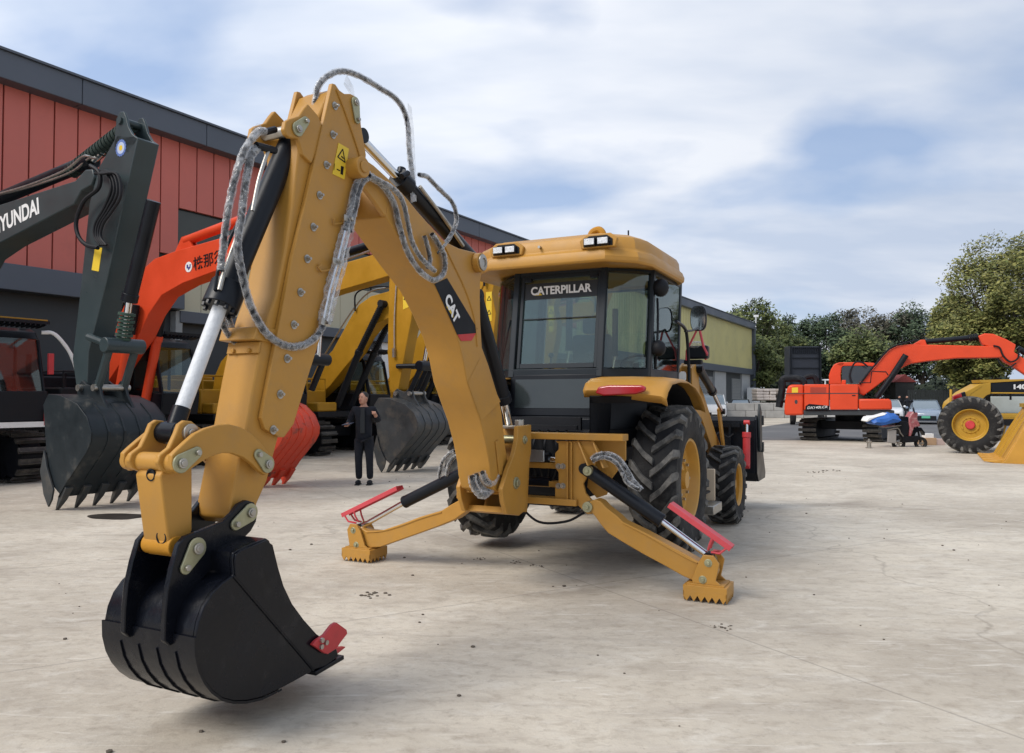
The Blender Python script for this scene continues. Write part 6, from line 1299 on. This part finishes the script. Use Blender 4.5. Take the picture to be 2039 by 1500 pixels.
b = MB(); c_ = gnd(*zS([(710, 885)])[0]); b.cyl(c_, c_+U*.24, .065, n=14); b.cyl(c_+U*.24, c_+U*.30, .03, n=10); b.box(c_+U*.015, (.08, 0, 0), (0, .08, 0), (0, 0, .015)); b.box(c_+U*.20, (.068, 0, 0), (0, .068, 0), (0, 0, .03)); o_ = b.build('jack', STL, None, bev=.004); tag(o_, 'small steel bottle jack standing on the concrete left of the scooter', 'jack')
g_ = gnd(1865, 886)
for i, (dx, dz, sc_, mt, lb) in enumerate(((-.35, 0, .20, BOX, 'brown cardboard carton on the ground left of the grader wheel'), (.0, 0, .17, mat('carton_pale', (.52, .40, .36), .8), 'pale pinkish carton touching the grader wheel'), (-.30, .24, .12, WHT, 'small white carton lying on the brown carton'))):
    b = MB(); c_ = g_+Vector((dx, 0, dz+sc_*.62)); b.box(c_, (sc_*1.2, 0, 0), (0, sc_, 0), (0, 0, sc_*.6)); b.box(c_+U*sc_*.61, (sc_*1.2, 0, 0), (0, sc_*.12, 0), (0, 0, .004)); o_ = b.build('carton', mt, None, bev=.006); tag(o_, lb, 'carton')
# ------------------------------------------------------------------ the man
mp_ = gnd(724, 965); MX, MYY = mp_.x, mp_.y
man = thing('person', (MX, MYY, 0), 'man in a dark jacket and trousers standing on the concrete holding a notebook', 'person')
sc_m = 1.73/1.78
def pm(x, y, z): return Vector((MX+x*sc_m, MYY+y*sc_m, z*sc_m))
def skin(name, joints, edges, mt, parent, root=0, sub=2):
    me = bpy.data.meshes.new(name); me.from_pydata([tuple(j[0]) for j in joints], edges, []); ob = bpy.data.objects.new(name, me); COL.objects.link(ob)
    md = ob.modifiers.new('s', 'SKIN'); md.use_smooth_shade = True
    bm = bmesh.new(); bm.from_mesh(me); ly = bm.verts.layers.skin.verify(); bm.verts.ensure_lookup_table()
    for v, j in zip(bm.verts, joints):
        r_ = j[1]; v[ly].radius = r_ if isinstance(r_, tuple) else (r_, r_)
        v[ly].use_root = (v.index == root)
    bm.to_mesh(me); bm.free()
    s_ = ob.modifiers.new('u', 'SUBSURF'); s_.levels = sub; s_.render_levels = sub
    bpy.context.view_layer.update(); dg = bpy.context.evaluated_depsgraph_get(); m2 = bpy.data.meshes.new_from_object(ob.evaluated_get(dg)); bpy.data.objects.remove(ob)
    b = MB(); b.add([v.co for v in m2.vertices], [tuple(p.vertices) for p in m2.polygons]); return b.build(name, mt, parent, ang=80)
# image-left arm holds a notebook at the waist, image-right fist raised to the chest
J = [(pm(0, 0, 1.0), .05), (pm(0, 0, 1.15), .08), (pm(0, .01, 1.38), .09), (pm(0, .0, 1.47), .052), (pm(-.005, -.01, 1.54), .052), (pm(-.012, -.015, 1.62), (.066, .072)), (pm(-.012, -.01, 1.67), .06),
     (pm(.19, 0, 1.43), .055), (pm(.27, .03, 1.20), .045), (pm(.24, -.16, 1.34), .035), (pm(.235, -.2, 1.375), .032),
     (pm(-.19, 0, 1.43), .055), (pm(-.27, .03, 1.18), .045), (pm(-.28, -.20, 1.14), .033), (pm(-.275, -.25, 1.145), .03),
     (pm(.09, 0, .88), .05), (pm(.115, -.02, .50), .04), (pm(.12, .03, .10), .035), (pm(-.08, 0, .88), .05), (pm(-.095, -.02, .50), .04), (pm(-.09, .03, .10), .035)]
E_ = [(0, 1), (1, 2), (2, 3), (3, 4), (4, 5), (5, 6), (2, 7), (7, 8), (8, 9), (9, 10), (2, 11), (11, 12), (12, 13), (13, 14), (0, 15), (15, 16), (16, 17), (0, 18), (18, 19), (19, 20)]
i = len(J)
for base_, dirx in ((10, 1), (14, -1)):
    c_ = J[base_][0]
    for f_ in range(4):
        J.append((c_+Vector((-.027+f_*.018, -.04, .008 if base_ == 10 else -.004)), .0105)); J.append((c_+Vector((-.027+f_*.018, -.062+.003*abs(f_-1), -.018)), .0095)); J.append((c_+Vector((-.027+f_*.018, -.045, -.032)), .009))
        E_ += [(base_, i), (i, i+1), (i+1, i+2)]; i += 3
    J.append((c_+Vector((-.040*dirx, -.02, .016)), .011)); J.append((c_+Vector((-.030*dirx, -.052, .018)), .010)); E_ += [(base_, i), (i, i+1)]; i += 2
bdm = skin('body', J, E_, SKIN, man)
hc = pm(-.012, -.02, 1.64)
b = MB(); d_ = Vector((-.45, -.89, 0)).normalized(); sd_ = Vector((d_.y, -d_.x, 0))*-1
b.prism([hc+d_*.088+U*.02, hc+d_*.112-U*.022+sd_*.016, hc+d_*.112-U*.022-sd_*.016], d_*-.03)
b.build('nose', SKIN, man, bev=.004)
b = MB(); b.ball(hc, .10, 12, (.80, .93, 1.16)); b.ball(hc+d_*.03-U*.06, .06, 8, (.9, .95, .95)); b.build('face', SKIN, man)
b = MB(); b.ball(hc+sd_*.083, .022, 6, (.6, .9, 1.4)); b.ball(hc-sd_*.083, .022, 6, (.6, .9, 1.4)); b.build('ears', SKIN, man)
b = MB()
for s_ in (-1, 1): b.ball(hc+d_*.080+sd_*.030*s_+U*.012, .011, 5, (1, 1, .6)); b.box(hc+d_*.084+sd_*.032*s_+U*.033, sd_*.017, d_*.004, U*.003)
b.build('eyes', HAIR, man)
b = MB(); b.box(hc+d_*.088-U*.050, sd_*.022, d_*.006, U*.005); b.build('mouth', mat('lips', (.30, .11, .09), .5), man, bev=.003)
b = MB(); cap = []
b.ball(hc-d_*.026+U*.040, .094, 12, (.94, 1.02, .94)); hr = b.build('hair', HAIR, man)
J2 = [(pm(0, 0, .82), (.168, .128)), (pm(0, 0, 1.05), (.165, .125)), (pm(0, .0, 1.25), (.175, .13)), (pm(0, .01, 1.40), (.15, .10)), (pm(0, .0, 1.475), (.078, .078)),
      (pm(.18, 0, 1.43), .075), (pm(.28, .03, 1.20), .066), (pm(.245, -.13, 1.315), .050), (pm(-.18, 0, 1.43), .075), (pm(-.28, .03, 1.18), .066), (pm(-.282, -.16, 1.145), .050)]
skin('jacket', J2, [(0, 1), (1, 2), (2, 3), (3, 4), (3, 5), (5, 6), (6, 7), (3, 8), (8, 9), (9, 10)], CLO, man, root=1)
b = MB(); b.prism([pm(-.045, -.132, .98), pm(.045, -.132, .98), pm(.045, -.142, 1.25), pm(.035, -.112, 1.46), pm(-.035, -.112, 1.46), pm(-.045, -.142, 1.25)], (0, -.012, 0)); b.build('shirt', CLO2, man, bev=.01)
J3 = [(pm(0, 0, .98), (.15, .115)), (pm(.095, 0, .82), (.10, .105)), (pm(.115, -.02, .48), .075), (pm(.12, .02, .09), .066), (pm(-.09, 0, .82), (.10, .105)), (pm(-.095, -.02, .48), .075), (pm(-.09, .02, .09), .066)]
skin('trousers', J3, [(0, 1), (1, 2), (2, 3), (0, 4), (4, 5), (5, 6)], CLO, man)
for s_, x_ in ((1, .12), (-1, -.09)):
    b = MB(); b.ball(pm(x_+.005*s_, -.06, .045), .05, 8, (1.0, 2.6, .95)); b.box(pm(x_+.005*s_, -.06, .012), (.045, 0, 0), (0, .125, 0), (0, 0, .012)); b.build('shoe', BM, man, bev=.01)
b = MB(); b.box(pm(-.245, -.29, 1.165), (.085, -.02, .012), (.02, .06, .01), (0, 0, .006)); nb_ = b.build('notebook', mat('notebook_dark', (.05, .06, .10), .4), None, bev=.003); tag(nb_, 'thin dark notebook with pale pages in the man\'s hand', 'notebook')
# ------------------------------------------------------------------ bits on the ground
for px, py, s_, lb in ((1442, 1250, .05, 'dark crumb of mud right of the front middle ground'), (737, 1186, .07, 'dark mud crumbs below the left stabilizer pad'), (1032, 1120, .05, 'flattened mud crumb between the stabilizers, nearer the left'), (957, 1113, .04, 'small mud crumb in the machine shadow, left part'), (1652, 938, .10, 'dark flat scrap lying on the concrete in front of the right excavator'), (1625, 941, .08, 'smaller dark scrap beside the flat scrap before the right excavator'), (1075, 1128, .045, 'short strip of mud in the machine shadow')):
    g_ = gnd(px, py); b = MB()
    for k in range(14): a_ = random.uniform(0, 6.28); q = random.random()**.7*s_*1.6; r_ = s_*random.uniform(.05, .22); b.ball(g_+Vector((cos(a_)*q*1.4, sin(a_)*q, r_*.35)), r_, 4, (1.3, 1, .55))
    o_ = b.build('mud_crumbs', DIRT); tag(o_, lb, 'mud')
b = MB()
for k in range(200):
    g_ = Vector((random.uniform(-4, 7), random.uniform(2.6, 16), 0)); r_ = random.choice((.005, .006, .007, .009, .013))*random.uniform(.6, 1.2)
    b.ball(g_+U*r_*.4, r_, 3, (1.2, 1, .6))
tag(b.build('grit', DIRT), 'fine grit and crumbs scattered over the concrete', None, kind='stuff')
b = MB(); g_ = gnd(235, 1029); pts_ = [g_+Vector((cos(a_)*.42*(1+.15*sin(3*a_)), sin(a_)*.28*(1+.2*cos(2*a_+1)), .0045)) for a_ in [2*pi*i/28 for i in range(28)]]
b.add(pts_, [tuple(range(28))]); o_ = b.build('dark_patch', mat('dark_tone', (.045, .038, .032), .35, var=.3)); tag(o_, 'dark patch on the concrete under the grey-green bucket teeth', 'stain')  # flat irregular dark patch laid just above the ground
# ------------------------------------------------------------------ trees
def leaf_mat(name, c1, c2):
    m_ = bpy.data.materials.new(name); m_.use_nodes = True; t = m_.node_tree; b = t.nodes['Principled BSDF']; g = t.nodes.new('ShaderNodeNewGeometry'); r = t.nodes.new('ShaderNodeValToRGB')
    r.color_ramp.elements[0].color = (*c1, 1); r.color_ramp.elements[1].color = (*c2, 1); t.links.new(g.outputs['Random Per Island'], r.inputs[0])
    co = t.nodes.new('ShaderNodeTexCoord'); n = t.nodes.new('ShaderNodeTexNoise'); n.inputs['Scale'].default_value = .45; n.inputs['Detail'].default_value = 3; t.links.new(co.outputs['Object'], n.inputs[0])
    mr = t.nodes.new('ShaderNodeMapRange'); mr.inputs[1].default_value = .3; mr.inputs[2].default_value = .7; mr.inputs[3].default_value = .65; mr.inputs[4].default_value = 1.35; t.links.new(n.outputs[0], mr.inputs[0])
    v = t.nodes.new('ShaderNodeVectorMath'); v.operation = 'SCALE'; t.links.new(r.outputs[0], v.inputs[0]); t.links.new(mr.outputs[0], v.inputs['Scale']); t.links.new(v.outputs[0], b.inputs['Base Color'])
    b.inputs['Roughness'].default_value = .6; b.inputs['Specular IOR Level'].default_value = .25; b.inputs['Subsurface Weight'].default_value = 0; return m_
LF1 = leaf_mat('leaf_olive', (.055, .082, .026), (.145, .160, .055)); LF2 = leaf_mat('leaf_dark', (.032, .056, .030), (.090, .120, .062)); LF3 = leaf_mat('leaf_brown', (.070, .072, .050), (.140, .130, .095)); LF4 = leaf_mat('leaf_yellowgreen', (.080, .100, .026), (.230, .215, .065))
def tree(name, x, y, h, rx, mt, label, n_cl=60, leaf=.30, per=70, trunk=.35, base=.22, seed=1, bare=False):
    rnd = random.Random(seed); t = thing(name, (x, y, 0), label, 'tree', 'trees beyond the yard')
    b = MB(); tr_h = h*base; top = Vector((x+rnd.uniform(-.4, .4), y, tr_h*1.5)); b.cyl((x, y, -.1), top, trunk, trunk*.7, n=10); cl = []
    cc = Vector((x, y, h*(base+1)/2)); rz = h*(1-base)/2
    for i in range(n_cl):
        while True:
            v = Vector((rnd.uniform(-1, 1), rnd.uniform(-1, 1), rnd.uniform(-1, 1)))
            if .25 < v.length < 1: break
        v = v*(.55+.5*rnd.random())/max(v.length, .5)*.9
        wz = 1-.25*max(0, v.z)
        cl.append((cc+Vector((v.x*rx*wz, v.y*rx*wz, v.z*rz)), rx*rnd.uniform(.16, .30)))
    for c_, r_ in rnd.sample(cl, min(18, n_cl)):
        mid = top.lerp(c_, .5)+Vector((rnd.uniform(-.4, .4), rnd.uniform(-.4, .4), rnd.uniform(-.3, .5))); b.tube([top-Vector((0, 0, tr_h*.4*rnd.random())), mid, c_], trunk*.28, n=5, seg=3, rf=lambda q: 1-.75*q)
    b.build('trunk', BARK, t)
    b = MB()
    for c_, r_ in cl:
        for k in range(per):
            d_ = Vector((rnd.gauss(0, 1), rnd.gauss(0, 1), rnd.gauss(0, 1))).normalized(); q = c_+Vector((d_.x*r_, d_.y*r_, d_.z*r_*.8))*rnd.uniform(.35, 1.12)
            a_ = Vector((rnd.gauss(0, 1), rnd.gauss(0, 1), rnd.gauss(0, 1))).normalized(); e_ = a_.orthogonal().normalized(); s_ = leaf*rnd.uniform(.5, 1.2)
            b.add([q-a_*s_, q+e_*s_*.5, q+a_*s_, q-e_*s_*.5], [(0, 1, 2, 3)])
    cr = b.build('crown', mt, t, ang=180)
    for p in cr.data.polygons: p.use_smooth = False
    return t
def tx(px, y): return dep(px, 790, y).x
TR = [(1490, 104, 15.4, 5.2, LF1, 'round olive crowned tree rising over the end of the warehouse'), (1545, 112, 13.4, 5.0, LF1, 'olive tree right of the round crown, above the pallets'), (1590, 120, 15.2, 5.4, LF2, 'dark green tree behind the raised tipper body'),
      (1640, 118, 15.0, 5.5, LF2, 'dark green tree with sky gaps right of the tipper body'), (1688, 122, 15.6, 5.2, LF3, 'brownish tree above the excavator cab'), (1735, 118, 15.0, 5.4, LF3, 'brown bare-looking tree above the bend of the level boom'),
      (1715, 96, 10.0, 4.6, LF1, 'lower rounded green tree in front of the brown ones'), (1790, 116, 15.0, 5.8, LF3, 'grey-brown tree with thin twigs left of the dark tall tree'), (1838, 112, 16.0, 5.6, LF2, 'tall dark green tree left of the big yellow-green trees'),
      (1905, 82, 12.8, 3.3, LF4, 'yellow-green tree, smaller neighbour left of the biggest one'), (1985, 72, 17.8, 5.4, LF4, 'biggest yellow-green tree at the right edge of the photo'), (2070, 66, 16.2, 5.2, LF4, 'yellow-green tree cut off by the right photo edge'),
      (1935, 68, 9.6, 3.8, LF4, 'lower yellow-green tree above the level stick'), (1500, 92, 9.5, 3.6, LF1, 'smaller tree hugging the warehouse corner')]
for i, (px, y, h, rx, mt, lb) in enumerate(TR):
    near = y < 85
    tree('tree', tx(px, y), y, h, rx, mt, lb, n_cl=95 if near else 70, leaf=.19 if near else .27, per=230 if near else 140, seed=i+3, trunk=.4, base=.20 if not near else .24)
# dark undergrowth below the trees: nobody could count it
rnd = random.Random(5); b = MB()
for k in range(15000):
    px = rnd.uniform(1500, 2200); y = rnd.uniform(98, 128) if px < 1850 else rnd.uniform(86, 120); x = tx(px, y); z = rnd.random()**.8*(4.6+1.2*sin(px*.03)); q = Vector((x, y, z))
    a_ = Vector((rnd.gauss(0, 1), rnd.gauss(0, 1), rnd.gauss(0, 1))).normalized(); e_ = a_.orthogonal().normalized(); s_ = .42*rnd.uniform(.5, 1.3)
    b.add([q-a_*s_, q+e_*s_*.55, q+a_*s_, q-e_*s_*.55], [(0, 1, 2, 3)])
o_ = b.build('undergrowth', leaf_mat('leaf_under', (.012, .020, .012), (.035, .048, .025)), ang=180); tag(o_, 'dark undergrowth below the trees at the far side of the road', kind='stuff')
fe = thing('fence', (tx(1900, 84), 84, 0), 'dark slatted fence behind the grader at the foot of the trees', 'fence')
b = MB()
for k in range(90): b.box((tx(1810, 84)+k*.28, 84, 1.25), (.11, 0, 0), (0, .03, 0), (0, 0, 1.25))
b.build('slats', mat('fence_dark', (.03, .035, .035), .8), fe)
xb = tx(1803, 97); hut = thing('hut', (xb, 97, 0), 'small hut with a red pitched roof among the trees behind the level boom', 'hut')
b = MB(); b.box((xb, 98.5, 1.8), (1.2, 0, 0), (0, 1.4, 0), (0, 0, 1.8)); b.build('wall', mat('hut_wall', (.05, .05, .045), .8), hut)
b = MB(); b.prism([(xb-1.5, 97, 3.62), (xb+1.5, 97, 3.62), (xb, 97, 4.6)], (0, 3, 0)); b.build('roof', mat('roof_red_tile', (.30, .06, .05), .7), hut)
for i, px in enumerate((1791, 1806)):
    q = tx(px, 64); J = [(Vector((q, 64, .92)), .13), (Vector((q, 64, 1.4)), .14), (Vector((q, 64, 1.52)), .06), (Vector((q, 64, 1.68)), .09), (Vector((q+.09, 64, .8)), .09), (Vector((q+.1, 64, .08)), .06), (Vector((q-.09, 64, .8)), .09), (Vector((q-.1, 64.1, .08)), .06), (Vector((q+.22, 64, 1.35)), .06), (Vector((q+.26, 63.95, .9)), .045), (Vector((q-.22, 64, 1.35)), .06), (Vector((q-.26, 63.95, .9)), .045)]
    pt = thing('person', (q, 64, 0), ['distant dark-clothed person standing by the cars, left of the pair', 'distant dark-clothed person standing by the cars, right of the pair'][i], 'person')
    skin('body', J, [(0, 1), (1, 2), (2, 3), (0, 4), (4, 5), (0, 6), (6, 7), (1, 8), (8, 9), (1, 10), (10, 11)], CLO, pt, sub=1)
    b = MB(); b.ball((q, 64, 1.68), .095, 6, (1, 1, 1.2)); b.build('head', SKIN, pt); b = MB(); b.ball((q, 64.02, 1.72), .10, 6, (1, 1, .9)); b.build('hair', HAIR, pt)
